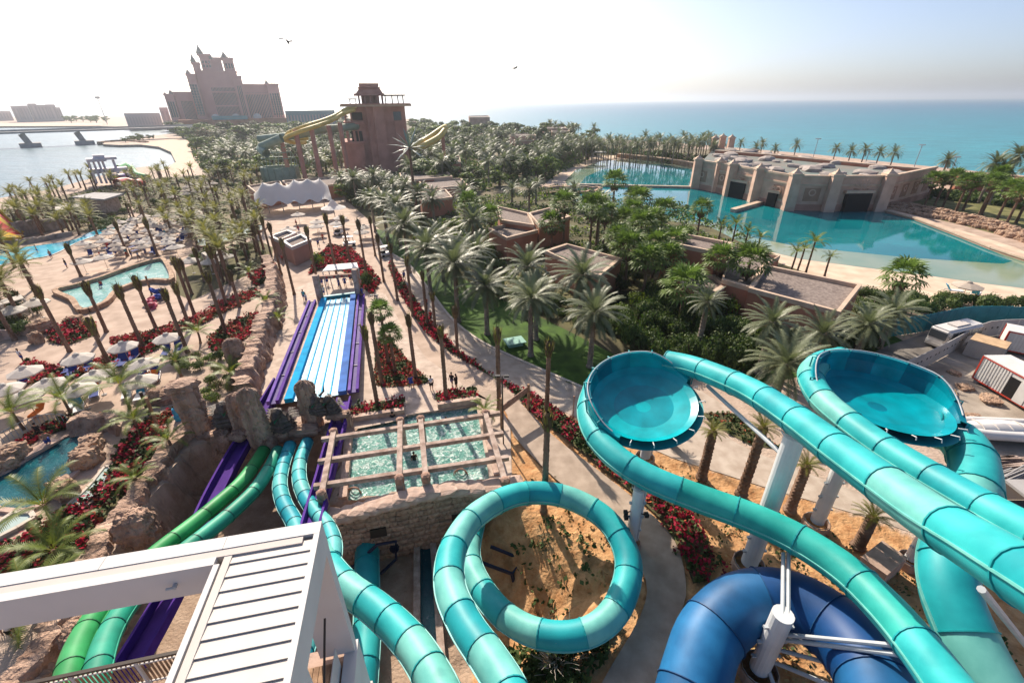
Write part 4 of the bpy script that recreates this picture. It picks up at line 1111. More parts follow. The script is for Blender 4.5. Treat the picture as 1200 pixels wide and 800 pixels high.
growth('undergrowth',[(-40,262),(0,250),(60,234),(150,212),(300,202),(318,222),(300,262),(240,274),(200,262),(150,258),(110,272),(60,265),(0,282)],'olive low planting under the beach club palms',7000,.34,1.0,[B_mid,B_dry,B_olv,B_mid],906,5)
growth('undergrowth',[(645,178),(740,177),(835,186),(835,196),(780,192),(740,183),(690,182),(655,190)],'dark shrubs under the palm row before the sea',5000,.7,3.0,[B_dark,B_dark,B_mid],907,10)
growth('undergrowth',[(1085,234),(1160,240),(1230,252),(1230,240),(1150,228),(1090,226)],'dark shrubs under the bank palms',3500,.5,2.4,[B_dark,B_mid],908,6)

growth('grass',[(452,294),(478,311),(502,340),(528,374),(560,400),(600,420),(650,442),(700,462),(740,440),(690,402),(640,377),(590,354),(540,327),(500,302),(470,283)],'short green grass of the promenade lawn',22000,.11,.12,[mat('grass_blade',(0.05,0.12,0.012),.8),mat('grass_blade_light',(0.09,0.17,0.02),.8)],909,40)
# ================================================================ structures near the slides
M_white = mat('white_render', (0.60,0.575,0.555), 0.6, 0.04, 0.8, 0.05, 30, spec=.3)
M_white2 = mat('white_slat', (0.55,0.50,0.455), 0.6, 0.04, 1.0)
M_joint = mat('joint_grey', (0.30,0.29,0.28), 0.8)  # plain grey of the panel joints and rail groove
M_wood = mat('timber_deck', (0.30,0.175,0.10), 0.8, 0.3, 3.0, .3, 20, col2=(0.40,0.25,0.15))
M_beam = mat('weathered_beam', (0.36,0.25,0.20), 0.9, 0.25, 2.0, .6, 12, col2=(0.50,0.39,0.33))
M_beam2 = mat('beam_joint_cap', (0.33,0.20,0.15), 0.9, 0.3, 3.0, .6, 12)
M_stone = mat('wall_stone', (0.34,0.23,0.165), 0.9, 0.3, 2.0, .8, 9, rand=.22, col2=(0.42,0.31,0.235))
M_mort = mat('mortar', (0.30,0.205,0.145), 0.95, 0.2, 2.0)
M_cope = mat('wall_coping', (0.48,0.33,0.26), 0.9, 0.2, 1.5, .8, 9, col2=(0.60,0.44,0.36))
M_rail = mat('dark_handrail', (0.06,0.045,0.035), 0.5)
M_mesh = mat('pale_rail_mesh', (0.60,0.57,0.53), 0.6)

# --- white shade frame on the start tower, close to the camera
ZT = 17.0
gC = P(377,610,ZT); gL = P(0,672,ZT); gB = P(345,800,ZT)
e1 = (gL-gC).normalized(); e2 = Vector((-e1.y,e1.x,0))
if e2.dot(gB-gC) < 0: e2 = -e2
GM = Matrix((e1,e2,Vector((0,0,1)))).transposed().to_4x4(); GM.translation = gC
def gl(x,y,z=ZT):
    q = P(x,y,z)-gC; return q.dot(e1), q.dot(e2)
frame = thing('shade_canopy','white rendered shade frame with slatted roof on the slide tower','canopy',gC)
frame.matrix_world = GM
flip = e1.cross(e2).z < 0
i1 = gl(250,661); op_v = gl(120,686)[1]
vb = i1[1]                                  # depth of the front beam
sl0 = gl(273,646)[0]; sl1 = gl(366,626)[0]; slv = gl(320,634)[1]
op_u = gl(250,661)[0]
def gbox(nm, lo, hi, mt, par=None):
    m = MB(); m.box(lo,hi)
    if flip: m.f = [f[::-1] for f in m.f]
    o = m.build(nm, mt, par or frame); return o
LNG = 13.0; DEP = 9.0
fb = gbox('front_beam',(-.0,0,-.85),(LNG,.34,.0),M_white)
gbox('beam_tray',(.36,.34,-.80),(LNG,vb-.20,-.018),mat('tray_pink',(0.55,0.48,0.44),.7,.04,1.0),fb)
gbox('inner_beam',(op_u+.002,vb-.20,-.85),(LNG,vb,-.005),M_white)
gbox('corner_tray',(.36,.343,-.80),(op_u,slv-.02,-.016),M_white2,fb)
gbox('side_beam',(0,.345,-.85),(sl1-.03,DEP,-.003),M_white)
gbox('slat_rail',(sl0+.0,slv+.02,-.80),(sl0+.16,DEP,-.03),M_white2)
gbox('opening_rail',(sl0+.20,vb+.002,-.80),(op_u,DEP,-.006),M_white)
gbox('rail_groove',(sl0+.16,slv+.02,-.80),(sl0+.20,DEP,-.12),M_joint)
for k in range(22):
    y0 = slv+.05+k*.335
    m = MB(); a,b = sl1-.03, sl0
    m.add([(a,y0,-.080),(b,y0,-.080),(b,y0+.325,-.045),(a,y0+.325,-.045),(a,y0,-.30),(b,y0,-.30),(b,y0+.325,-.30),(a,y0+.325,-.30)],
          [(0,1,2,3),(4,7,6,5),(0,4,5,1),(2,6,7,3),(1,5,6,2),(0,3,7,4)])
    m.build('roof_slat', M_white2, frame)
for (xx) in (2.1,4.6,7.1,9.6): gbox('panel_joint',(xx,-.002,-.86),(xx+.012,.342,.003),M_joint,fb)
gbox('corner_post',(0,.02,-5.0),(.95,.32,-.852),M_white)
gbox('side_post',(.0,2.9,-5.0),(.32,3.5,-.852),M_white)
gbox('parapet',(-.06,-.02,-7.4),(.30,6.0,-5.002),M_white)
gbox('base_ledge',(-.12,-.06,-7.6),(.42,6.0,-7.402),M_white2)
gbox('deck_slab',(.305,-.02,-5.6),(LNG,9.0,-5.20),M_concrete)
for k in range(14): gbox('deck_plank',(.34+k*.16,.45,-5.19),(.34+k*.16+.145,8.0,-5.12),M_wood)
gbox('tower_core',(1.5,6.2,-21.0),(9.0,12.0,-5.61),M_concrete)
gbox('tower_leg',(.4,1.2,-21.0),(1.0,1.8,-5.61),M_concrete)
gbox('tower_leg',(10.2,1.2,-21.0),(10.8,1.8,-5.61),M_concrete)
for q in ((330,500),): pass
for u_,s_ in ((3.05,.0),(7.6,.0)):
    m = MB(); m.rod([(u_,vb+.004,-.42),(u_,vb+.10,-.42)],.05,8); m.rod([(u_,vb+.08,-.42),(u_+.13,vb+.14,-.36)],.03,6)
    m.build('spot_lamp', M_steel, frame)
rail = thing('deck_railing','timber deck railing with pale mesh panels under the shade frame','railing',(0,0,0))
ra = P(30,801,12.9); rb = P(216,762,12.9)
rd = (rb-ra).normalized(); rn = Vector((-rd.y,rd.x,0))
MB().beam(ra-rd*2, rb+rd*.3, .09, .06).build('handrail', M_rail, rail)
L_ = (rb-ra).length+2.3
for k in range(int(L_/.11)):
    q = ra-rd*2+rd*(k*.11+.05)
    MB().beam(q-Vector((0,0,.07)), q-Vector((0,0,1.05)), .05, .02).build('baluster', M_wood if k%1==0 else M_mesh, rail)
for dz in (.14,.96): MB().beam(ra-rd*2-Vector((0,0,dz))-rn*.02, rb+rd*.3-Vector((0,0,dz))-rn*.02, .03,.05).build('mesh_strip', M_mesh, rail)
for k in range(5):
    q = ra-rd*2+rd*(L_*k/4); MB().beam(q-Vector((0,0,.04)), q-Vector((0,0,1.1)), .08,.08).build('rail_post', M_mesh, rail)
gbox_rail = thing('stair_railing','dark handrail and perforated panel beside the timber steps','railing',gC)
gbox_rail.matrix_world = GM
MB().rod([(.40,2.3,-4.1),(.40,1.0,-3.2),(.40,.55,-2.9)],.03,8).build('handrail',M_rail,gbox_rail)
MB().box((.36,.6,-5.1),(.385,2.6,-4.2)).build('perforated_panel',M_mesh,gbox_rail)

# --- pergola pool
pw = sheet('pool_water',[(a,b) for a,b in POOLP],-.35,W_pool)
pool = thing('pool_surround','pale stone pool edge with two planter boxes round the pergola pool','pool edge',(POOLP[0][0],POOLP[0][1],0))
def wbox(m,a,b,w_,z0,z1): # wall box between two ground points
    a=Vector((a[0],a[1],0)); b=Vector((b[0],b[1],0)); d=(b-a).normalized(); s=Vector((-d.y,d.x,0))*w_/2
    return m.add([a-s+Vector((0,0,z0)),b-s+Vector((0,0,z0)),b+s+Vector((0,0,z0)),a+s+Vector((0,0,z0)),a-s+Vector((0,0,z1)),b-s+Vector((0,0,z1)),b+s+Vector((0,0,z1)),a+s+Vector((0,0,z1))],
                 [(3,2,1,0),(4,5,6,7),(0,1,5,4),(1,2,6,5),(2,3,7,6),(3,0,4,7)])
pl = pool.location.copy()
def lwall(nm,a,b,w_,z0,z1,mt,par):
    o = wbox(MB(),Vector((a[0],a[1],0))-Vector((pl.x,pl.y,0)),Vector((b[0],b[1],0))-Vector((pl.x,pl.y,0)),w_,z0,z1).build(nm,mt,par); return o
A,Bq,Cq,Dq = POOLP
def lerp2(a,b,t): return (a[0]+(b[0]-a[0])*t,a[1]+(b[1]-a[1])*t)
lwall('left_wall',A,Dq,.6,-4,.18,M_cope,pool)
lwall('right_wall',Bq,Cq,.55,-1.4,.15,M_cope,pool)
lwall('back_edge',lerp2(A,Bq,.42),lerp2(A,Bq,.66),.3,-1.4,-.05,M_kerb,pool)
for t0,t1,lab in ((0,.41,'l'),(.67,1.0,'r')):
    a=lerp2(A,Bq,t0); b=lerp2(A,Bq,t1)
    pb = lwall('planter_box',a,b,.5,-1.4,.55,M_cope,pool)
    d=(Vector(b)-Vector(a)).normalized(); nrm=Vector((-d.y,d.x))
    q=[Vector(a)+nrm*.25,Vector(b)+nrm*.25,Vector(b)+nrm*2.0,Vector(a)+nrm*2.0]
    bed('planter_flowers',[(p.x,p.y) for p in q],'red flowers in the %s planter box behind the pergola pool'%('wider' if lab=='l' else 'shorter'),.8,20,RED,.14,z=.3,seed=40+len(lab)+(lab=='r'),world=True)
perg = thing('pool_pergola','weathered beam pergola spanning the splash pool','pergola',(POOLP[3][0],POOLP[3][1],0))
po = perg.location.copy()
ZP = 2.1
cross = [((377,515),(586,484)),((373,541),(590,508)),((368,570),(596,536))]
longs = [((391,507),(377,580)),((469,494),(468,562)),((493,492),(499,560)),((569,485),(592,565))]
for a,b in cross:
    MB().beam(P(*a,ZP)-po,P(*b,ZP)-po,.34,.36).build('cross_beam',M_beam,perg)
for a,b in longs:
    MB().beam(P(*a,ZP+.17)-po,P(*b,ZP+.17)-po,.40,.30).build('long_beam',M_beam,perg)
    for q in (a,b):
        t = P(*q,ZP); base = Vector((t.x,t.y,-1.2))
        MB().beam(Vector((t.x,t.y,ZP+.30))-po,base-po,.5,.5).build('post',M_beam,perg)
        MB().lathe([(.12,-.30),(.34,-.24),(.36,.30),(.16,.42),(.02,.44)],6,Matrix.Translation(t-po)).build('post_cap',M_beam2,perg)
# fountain nozzles / hoops in the pool
for i,(x,y) in enumerate([(415,578),(540,556)]):
    m=MB(); c=P(x,y,-.35)
    for k in range(3):
        pts=[(c.x+.55*math.cos(t)*(1-.2*k),c.y+.15*k,-.35+.62*math.sin(t)*(1-.2*k)) for t in [PI*j/8 for j in range(9)]]
        m.rod(pts,.05,6)
    o=m.build('driftwood_hoops',M_beam2); tag(o,'twisted driftwood hoops in the pool beside the %s'%('spiral slide' if i else 'purple chute'),'sculpture')

# --- stone wall with every stone a part
wall = thing('stone_wall','rough stone block wall below the pergola pool','wall',(-13.9,23.6,-4))
wo_ = wall.location.copy()
wl = [P(383,607,.6),P(425,598,.9),P(470,586,1.2),P(505,576,1.4),P(535,572,1.2),P(565,572,.9),P(602,566,.7)]
wpath = resample([Vector((p.x,p.y,0)) for p in wl],.25)
def wtop(s):
    t=s*(len(wl)-1); k=min(len(wl)-2,int(t)); return wl[k].z+(wl[k+1].z-wl[k].z)*(t-k)
m=MB(); n_=len(wpath)
for i in range(n_-1):
    wbox(m,wpath[i]-Vector((wo_.x,wo_.y,0)),wpath[i+1]-Vector((wo_.x,wo_.y,0)),.55,-.4,wtop(i/(n_-1))+3.85)
core=m.build('wall_core',M_mort,wall)
random.seed(77)
Ltot=sum((wpath[i+1]-wpath[i]).length for i in range(n_-1))
stm=[]
def lump(seed,mt):
    bm=bmesh.new(); bmesh.ops.create_icosphere(bm,subdivisions=2,radius=1.0)
    for v in bm.verts:
        c=v.co.copy(); c=c.lerp(c/max(abs(c.x),abs(c.y),abs(c.z)),.78); q=1+.22*noise.noise(c*1.7+Vector((seed*4.1,0,0)))+.10*noise.noise(c*4+Vector((0,seed,0))); v.co=c*q*.54
    me=bpy.data.meshes.new('stone'); bm.to_mesh(me); bm.free(); me.materials.append(mt); return me
stm=[lump(k,M_stone) for k in range(6)]; cpm=[lump(20+k,M_cope) for k in range(4)]
row=0; z=-4.0; count=0
while z<1.3:
    hh=rng(.42,.58); s=rng(0,.4)
    while s<Ltot-.2:
        ww=rng(.45,.95)
        t=(s+ww/2)/Ltot
        if t<1 and z+hh*.5 < wtop(t)-.1 and count<300:
            f_=t*(n_-1); i=min(n_-2,int(f_)); p=wpath[i].lerp(wpath[i+1],f_-i); d=(wpath[i+1]-wpath[i]).normalized(); nr=Vector((d.y,-d.x,0))
            o=new_obj('stone',random.choice(stm),wall)
            q=p+nr*(.24+rng(-.02,.06))-wo_; o.location=(q.x,q.y,z+hh/2-wo_.z)
            o.rotation_euler=(rng(-.07,.07),rng(-.10,.10),math.atan2(d.y,d.x)+rng(-.07,.07)); o.scale=(ww*rng(.95,1.12),.42,hh*rng(.95,1.15)); count+=1
        s+=ww
    z+=hh
# coping blocks
s=0
while s<Ltot-.4:
    ww=rng(.7,1.2); t=min(.999,(s+ww/2)/Ltot); f_=t*(n_-1); i=min(n_-2,int(f_)); p=wpath[i].lerp(wpath[i+1],f_-i); d=(wpath[i+1]-wpath[i]).normalized()
    o=new_obj('coping_stone',random.choice(cpm),wall)
    o.location=(p.x-wo_.x,p.y-wo_.y,wtop(t)-wo_.z); o.rotation_euler=(rng(-.08,.08),rng(-.05,.05),math.atan2(d.y,d.x)); o.scale=(ww+.5,1.25,.62)
    s+=ww
for x,y in ((442,617),(537,600)):
    b=P(x,y,-.9) if False else None
    tt=min(range(n_),key=lambda i: abs((lambda q:600+F*(CAMR.inverted()@(q-Vector((0,0,HCAM)))).x/-(CAMR.inverted()@(q-Vector((0,0,HCAM)))).z)(Vector((wpath[i].x,wpath[i].y,-1)))-x))
    p=wpath[tt]; zz=zat(p,x,y); d=(wpath[min(tt+1,n_-1)]-wpath[max(0,tt-1)]).normalized(); nr=Vector((d.y,-d.x,0))
    q=p+nr*.56-wo_
    mm=MB(); mm.box((-.55,-.05,-.4),(.55,.05,.4)); o=mm.build('vent_grille',mat('dark_grille',(0.03,0.025,0.02),.7),wall); o.location=(q.x,q.y,zz-wo_.z); o.rotation_euler=(0,0,math.atan2(d.y,d.x))
# outfall channel with walls below the wall
ch=thing('outfall_channel','narrow water channel between two low walls below the stone wall','channel',(-6,18,-4))
co=ch.location.copy()
a0,a1=P(489,628,-3.6),P(489,800,-3.6); b0,b1=P(507,628,-3.6),P(520,800,-3.6)
wbox(MB(),a0-co,a1-co,.45,-.2,.75).build('channel_wall',M_beam,ch); wbox(MB(),b0-co,b1-co,.45,-.2,.75).build('channel_wall',M_beam,ch)
sheet('channel_water',[a0,b0,b1,a1],-3.7,W_dark)
# pipes by the spiral and by the low slide
def pipes(label,chains,r=.09):
    root=thing('pipework',label,'pipe',chains[0][0])
    for c in chains: MB().rod([q-chains[0][0] for q in c],r,8).build('pipe',M_dkpipe,root)
pipes('dark water supply pipes inside the spiral slide',[[P(554,655,-1.2),P(600,672,-2.6),P(612,655,-2.3),P(575,640,-1.5)],[P(612,668,-3.0),P(636,705,-3.2)],[P(600,672,-2.6),P(604,690,-3.6)]],.13)
pipes('dark water supply pipes beside the low tube slide',[[P(405,672,-3.2),P(442,638,-1.4),P(464,634,-1.6),P(464,655,-3.0),P(446,672,-3.6)]],.12)
pm=MB(); c=P(463,645,-3.4); pm.lathe([(.02,.9),(.35,.85),(.4,.3),(.25,0)],10,Matrix.Translation(c)); o=pm.build('pump_valve',M_dkpipe); tag(o,'black pump valve beside the low tube slide','valve')

# --- racing lanes
lanes=thing('racer_slide','wide blue racer slide with five wet lanes and white runoff','water slide',P(385,352,.2))
lo_=lanes.location.copy()
LW=water_mat('lane_water',(0.20,0.50,0.62),.35,3.0,.5,col2=(0.26,0.52,0.62),vscale=1.2,dist=.05,foam_glint=(0.55,0.68,0.73),fscale=1.0,fpos=.55)
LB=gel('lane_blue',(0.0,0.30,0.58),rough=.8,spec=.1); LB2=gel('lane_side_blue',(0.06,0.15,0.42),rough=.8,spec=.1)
tl,tr_,bl,br=P(381,352,.35),P(413,348,.35),P(342,470,1.0),P(398,462,1.0)
def lp(u,v): # u across 0..1, v along 0 (far) ..1
    return tl.lerp(tr_,u).lerp(bl.lerp(br,u),v)
for k in range(5):
    u0=k/5+.012; u1=(k+1)/5-.012
    q=[lp(u0,0),lp(u1,0),lp(u1,1),lp(u0,1)]
    vs=[]; fs=[]
    for j in range(9):
        v_=j/8
        a=lp(u0,v_);b=lp(u1,v_)
        vs+=[a-lo_,a.lerp(b,.5)-lo_-Vector((0,0,.06)),b-lo_]
    for j in range(8): fs+=[(j*3,j*3+1,j*3+4,j*3+3),(j*3+1,j*3+2,j*3+5,j*3+4)]
    m=MB().add(vs,fs); m.f=[f if (Vector(m.v[f[1]])-Vector(m.v[f[0]])).cross(Vector(m.v[f[2]])-Vector(m.v[f[0]])).z>0 else f[::-1] for f in m.f]
    m.build('lane',LW,lanes)
for k in range(1,5): MB().beam(lp(k/5,0)-lo_+Vector((0,0,.03)),lp(k/5,1)-lo_+Vector((0,0,.03)),.10,.10).build('lane_divider',LB,lanes)
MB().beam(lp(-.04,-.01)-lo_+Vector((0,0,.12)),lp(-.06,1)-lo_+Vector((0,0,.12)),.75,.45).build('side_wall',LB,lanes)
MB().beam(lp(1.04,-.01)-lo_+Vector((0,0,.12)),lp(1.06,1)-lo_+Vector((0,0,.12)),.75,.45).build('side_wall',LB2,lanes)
MB().beam(lp(-.1,-.03)-lo_+Vector((0,0,.05)),lp(1.1,-.03)-lo_+Vector((0,0,.05)),.5,.7).build('end_wall',gel('end_teal',(0.02,0.22,0.26)),lanes)
MB().add([lp(-.35,-.02)-lo_-Vector((0,0,.12)),lp(1.38,-.02)-lo_-Vector((0,0,.12)),lp(1.36,1)-lo_-Vector((0,0,.12)),lp(-.36,1)-lo_-Vector((0,0,.12))],[(3,2,1,0)]).build('apron',M_cope,lanes)
def flank(label,u0,u1,w_):
    root=thing('purple_runway',label,'water slide',lp(u0,0)); o0=root.location.copy()
    pts=[lp(u0,0),lp((u0+u1)/2,.5),lp(u1,1)]
    for k in range(5):
        a=lp(u0+(u1-u0)*k/5,k/5)-o0; b=lp(u0+(u1-u0)*(k+1)/5,(k+1)/5)-o0
        MB().beam(a+Vector((0,0,-.05)),b+Vector((0,0,-.05)),w_*.5,.12).build('chute_bed',water_mat('purple_wet%d%s'%(k,label[:4]),(0.06,0.035,0.17),.7,3,.4,col2=(0.09,0.055,0.21),vscale=1.5),root)
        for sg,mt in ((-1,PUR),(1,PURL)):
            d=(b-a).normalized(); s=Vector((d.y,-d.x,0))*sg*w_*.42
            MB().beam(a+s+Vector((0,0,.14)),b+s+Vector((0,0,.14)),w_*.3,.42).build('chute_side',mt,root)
        MB().beam(a+Vector((0,0,.05)),a+(b-a)*.02+Vector((0,0,.05)),w_*.9,.1).build('bolted_joint',mat('purple_joint',(0.05,0.03,0.12),.5),root)
flank('purple wet chute beside the carved rock ridge and the blue lanes',-.45,-.38,.95)
flank('purple wet chute between the blue racer lanes and the pool deck',1.34,1.30,.9)

# --- rocks
def rock_mesh(seed,sub=3,amp=.22,sq=.0,freq=1.3,strat=0.0,layers=6):
    bm=bmesh.new(); bmesh.ops.create_icosphere(bm,subdivisions=sub,radius=1.0)
    for v in bm.verts:
        c=v.co.copy()
        if sq>0:
            mx=max(abs(c.x),abs(c.y),abs(c.z)); c=c.lerp(c/mx,sq)
        n1_=noise.noise(c*freq+Vector((seed*3.1,0,0))); n2_=noise.noise(c*freq*2.7+Vector((0,seed*1.7,0)))
        st_=strat*math.sin(c.z*layers+2*n1_)
        rd=1-abs(noise.noise(c*freq*1.9+Vector((seed,seed,2))))*2; rd2=1-abs(noise.noise(c*freq*5+Vector((seed,3,2))))*2; v.co=c*(1+amp*n1_+amp*.5*n2_-amp*.55*max(0,rd-.72)/.28-amp*.18*rd2)*.88+Vector((c.x,c.y,0))*st_
    me=bpy.data.meshes.new('rock'); bm.to_mesh(me); bm.free()
    return me
RK=[]
for i in range(5):
    me=rock_mesh(i,4,.28,.5); me.materials.append(M_rock2); RK.append(me)
RKP=[]
for i in range(4):
    me=rock_mesh(20+i,5,.20,.55,1.6,.05,9); me.materials.append(M_rock); me.polygons.foreach_set('use_smooth',[True]*len(me.polygons)); RKP.append(me)
def rock(name,label,c,size,rz=0,mesh=None,group=None,tilt=(0,0),cat='rock',parent=None):
    o=bpy.data.objects.new(name,mesh or random.choice(RK)); COL.objects.link(o)
    o.location=c; o.scale=size; o.rotation_euler=(tilt[0],tilt[1],rz)
    if parent is not None: o.parent=parent
    else: tag(o,label,cat,group)
    return o
def pillar_px(name,label,bx,by,tx,ty,wpx,z0=0,dy=.8,k=0,top=None):
    b=P(bx,by,z0); zt=zat(b,tx,ty); wd=wpx
    return rock(name,label,(b.x,b.y,(z0+zt)/2),(wd/2,wd/2*dy,(zt-z0)/2*1.02),0,RKP[k%4],None,(0,0),'rock pillar')
def pillar_mesh(seed,flat=False,ns=30,nr=34):
    vs=[];fs=[]
    for i in range(nr+1):
        t=i/nr
        if flat: r=.92+.10*math.sin(t*7+seed)+(.22 if t>.86 else 0)-(.9 if i==nr else 0)
        else: r=(1.0+.05*math.sin(t*5+seed))*(math.sqrt(max(0.0,1-((t-.80)/.20)**2)) if t>.80 else 1.0)+.10*(1-t)
        r=max(r,.02)
        for k in range(ns):
            a_=2*PI*k/ns; c=Vector((math.cos(a_),math.sin(a_),t*3.2))
            g=noise.noise(c*1.5+Vector((seed*2.3,0,0))); g2=noise.noise(c*4.0+Vector((0,seed,0)))
            carve=.10 if abs(noise.noise(Vector((c.x*2.2,c.y*2.2,c.z*2.6+seed))))<.07 else 0
            sq=1/max(abs(math.cos(a_)),abs(math.sin(a_)))**.45
            rd=abs(noise.noise(Vector((c.x*3.3,c.y*3.3,c.z*1.2+seed*3)))); rr=r*sq*(1+.20*g+.11*g2)-((carve*1.5+.22*max(0,.12-rd)/.12) if r>.4 else 0)
            vs.append((rr*math.cos(a_),rr*math.sin(a_),t))
    for i in range(nr):
        for k in range(ns): fs.append((i*ns+k,i*ns+(k+1)%ns,(i+1)*ns+(k+1)%ns,(i+1)*ns+k))
    fs.append(tuple(nr*ns+k for k in range(ns)))
    me=bpy.data.meshes.new('pillar'); me.from_pydata(vs,[],fs); me.materials.append(M_rock); return me
def pillar_px(label,bx,by,tx,ty,rad,z0,dy,mesh,rz=0):
    b=P(bx,by,z0); zt=zat(b,tx,ty)
    o=bpy.data.objects.new('carved_pillar',mesh); COL.objects.link(o); o.location=b; o.scale=(rad,rad*dy,zt-z0); o.rotation_euler=(0,0,rz)
    return tag(o,label,'rock pillar')
random.seed(5)
pillar_px('rounded carved rock pillar behind the green tube mouth',311,526,302,449,.92,-.5,.7,pillar_mesh(1),.1)
pillar_px('shorter carved rock pillar leaning on the rounded one',293,516,283,457,.85,-.5,.7,pillar_mesh(2),.2)
pillar_px('tall carved rock pillar beside the dragon heads',370,506,354,445,.85,-.5,.7,pillar_mesh(3),-.1)
pillar_px('flat topped carved totem pillar above the rock cliff',238,512,208,447,1.05,-.5,.8,pillar_mesh(4,True),.3)
pillar_px('upright carved rock slab behind the totem pillar',282,432,262,398,1.0,0,.6,pillar_mesh(5),.2)
# arch block in front of the tube mouths
arch=thing('rock_arch','massive carved rock arch over the racer tube mouths','rock arch',P(345,520,0))
ao=arch.location.copy()
for (x,y,z,sx,sy,sz,k) in [(352,505,.7,1.9,.6,.6,1),(330,508,.6,.9,.7,.7,2),(383,512,-.4,.55,.7,1.5,3),(408,498,.1,.5,.7,1.7,1),(396,486,1.5,1.15,.55,.40,2),(262,514,-.2,.9,.9,1.2,3),(280,510,.9,.9,.6,.45,0),(318,524,.0,.5,.7,1.2,0),(345,514,-.2,1.6,.5,.9,2)]:
    q=P(x,y,z)-ao
    rock('rock_block','',(q.x,q.y,z),(sx,sy,sz),rng(-.2,.2),RKP[k],parent=arch)
# dragons
M_drag=mat('dragon_bronze',(0.045,0.032,0.026),.5,.4,4,.8,12,spec=.5,col2=(0.13,0.095,0.075)); M_dragg=mat('dragon_green',(0.0,0.12,0.06),.4)
def dragon(label,x,y,z,h,rz,horn=True):
    root=thing('dragon_sculpture',label,'sculpture',P(x,y,z),rz)
    m=MB(); ns=14; vs=[];fs=[]; rings=16
    for i in range(rings):
        t=i/(rings-1); yy=-.55*math.sin(t*2.2)*h*.5; zz=h*(t*.92-.10*math.sin(t*3.1)); r=h*(.24+.10*math.sin(t*PI)-.16*t**4)*(1.0+(.14 if i%2 else -.03))
        for k in range(ns):
            a=2*PI*k/ns; rr=r*(1+(.10 if k%2 else -.05)); vs.append((rr*math.cos(a)*1.05,yy+rr*math.sin(a)*.8,zz))
    for i in range(rings-1):
        for k in range(ns): fs.append((i*ns+k,i*ns+(k+1)%ns,(i+1)*ns+(k+1)%ns,(i+1)*ns+k))
    fs.append(tuple((rings-1)*ns+k for k in range(ns)))
    m.add(vs,fs).build('neck',M_drag,root)
    hd=MB(); hd.lathe([(.02,-.1),(.18,0),(.26,.12),(.22,.3),(.12,.5),(.03,.62)],10,Matrix.Translation((0,-.25*h,h*.92))@Matrix.Rotation(1.9,4,'X')@Matrix.Scale(h*.62,4)); hd.build('head',M_drag,root)
    for s in (-1,1):
        if horn: MB().rod([(s*.12*h,-.2*h,h*.95),(s*.26*h,-.05*h,h*1.08),(s*.24*h,.08*h,h*1.28)],[.05*h,.035*h,.006*h],7).build('horn',M_drag,root)
        for k in range(4):
            MB().add([(s*.2*h,-.1*h,h*(.5+.08*k)),(s*.2*h,.05*h,h*(.55+.08*k)),(s*(.62-.06*k)*h,-.02*h,h*(.52+.1*k)),(s*.22*h,-.03*h,h*(.46+.08*k))],[(0,1,2),(1,3,2),(0,2,3)]).build('spine',M_drag,root)
    MB().rod([(-.05*h,-.50*h,h*.80),(0,-.62*h,h*.72),(.05*h,-.50*h,h*.80)],.035*h,6).build('tongue',M_dragg,root)
dragon('bronze dragon neck between the rounded and tall rock pillars',337,503,.4,2.9,.1,False)
dragon('bronze dragon head with a long curved horn on the arch',379,484,1.4,2.3,-.1)
dragon('bronze dragon head facing the pergola pool',396,482,1.4,2.1,-.5,False)
dragon('bronze dragon neck twisting behind the shorter carved pillar',271,497,.3,3.0,.5,False)
# rock cliff along the sunken yard (ribbon with relief)
def cliff(name,label,line,h0,h1,thick,seed,lean=.5,cat='rock wall',step=.25,mt=None,zb=-4.2,amp=.55):
    pts=resample(catmull(line,.5),step); fr=frames(pts); rows=24; vs=[];fs=[]
    n_=len(pts)
    for i,(p,x,y,t) in enumerate(fr):
        out=Vector((x.x,x.y,0)).normalized()
        top=h0+(h1-h0)*i/(n_-1)+.35*noise.noise((p.x*.5,p.y*.5,seed))+.25*noise.noise((p.x*1.3,p.y*1.3,seed+2))
        for r_ in range(rows):
            u=r_/(rows-1)
            if u<.72: z=zb+(top-zb)*(u/.72); off=lean*(1-u/.72)
            else: z=top-.05*(u-.72); off=-(u-.72)/.28*thick
            nz=amp*noise.noise((p.x*.42,p.y*.42,z*.25+seed))+amp*.5*noise.noise((p.x*1.1,p.y*1.1,z*.45+seed))
            grv=abs(noise.noise((p.x*.55+seed,p.y*.55,z*.12)))
            nz-=.45*max(0,.12-grv)/.12; nz+=amp*.35*noise.noise((p.x*2.6,p.y*2.6,z*1.6+seed))
            vs.append(p+out*(off+nz)-Vector((0,0,p.z))+Vector((0,0,z+.12*noise.noise((p.x*2,p.y*2,z)))))
    for i in range(n_-1):
        for r_ in range(rows-1): fs.append((i*rows+r_,(i+1)*rows+r_,(i+1)*rows+r_+1,i*rows+r_+1))
    o=MB().add(vs,fs).build(name,mt or M_rock,None,False)
    return tag(o,label,cat)
cliff('rock_cliff','long pink sculpted rock cliff above the sunken slide yard',[Vector((-24.2,3,0)),Vector((-24.6,12.6,0)),Vector((-25.3,16.5,0)),Vector((-26.8,21,0)),Vector((-27.2,25,0)),Vector((-28.3,30,0)),Vector((-28.0,33,0)),Vector((-26.5,35,0))],.35,1.0,1.2,3)
cliff('rock_cliff','rock bank closing the sunken yard below the arch',[Vector((-27.6,31.2,0)),Vector((-22,32.6,0)),Vector((-17,32.4,0)),Vector((-14.2,31.6,0))],.2,.2,.8,8)
cliff('rock_ridge','tall carved rock ridge along the racer slide',[P(300,470),P(306,440),P(318,405),P(328,370),P(331,345),P(322,322)],2.2,3.6,1.4,14,.6,zb=-.3,amp=.5)
rock('rock_outcrop','bulging rock outcrop beside the white shade frame',P(160,618,.4),(1.15,1.0,1.6),.3,RKP[2],cat='rock')
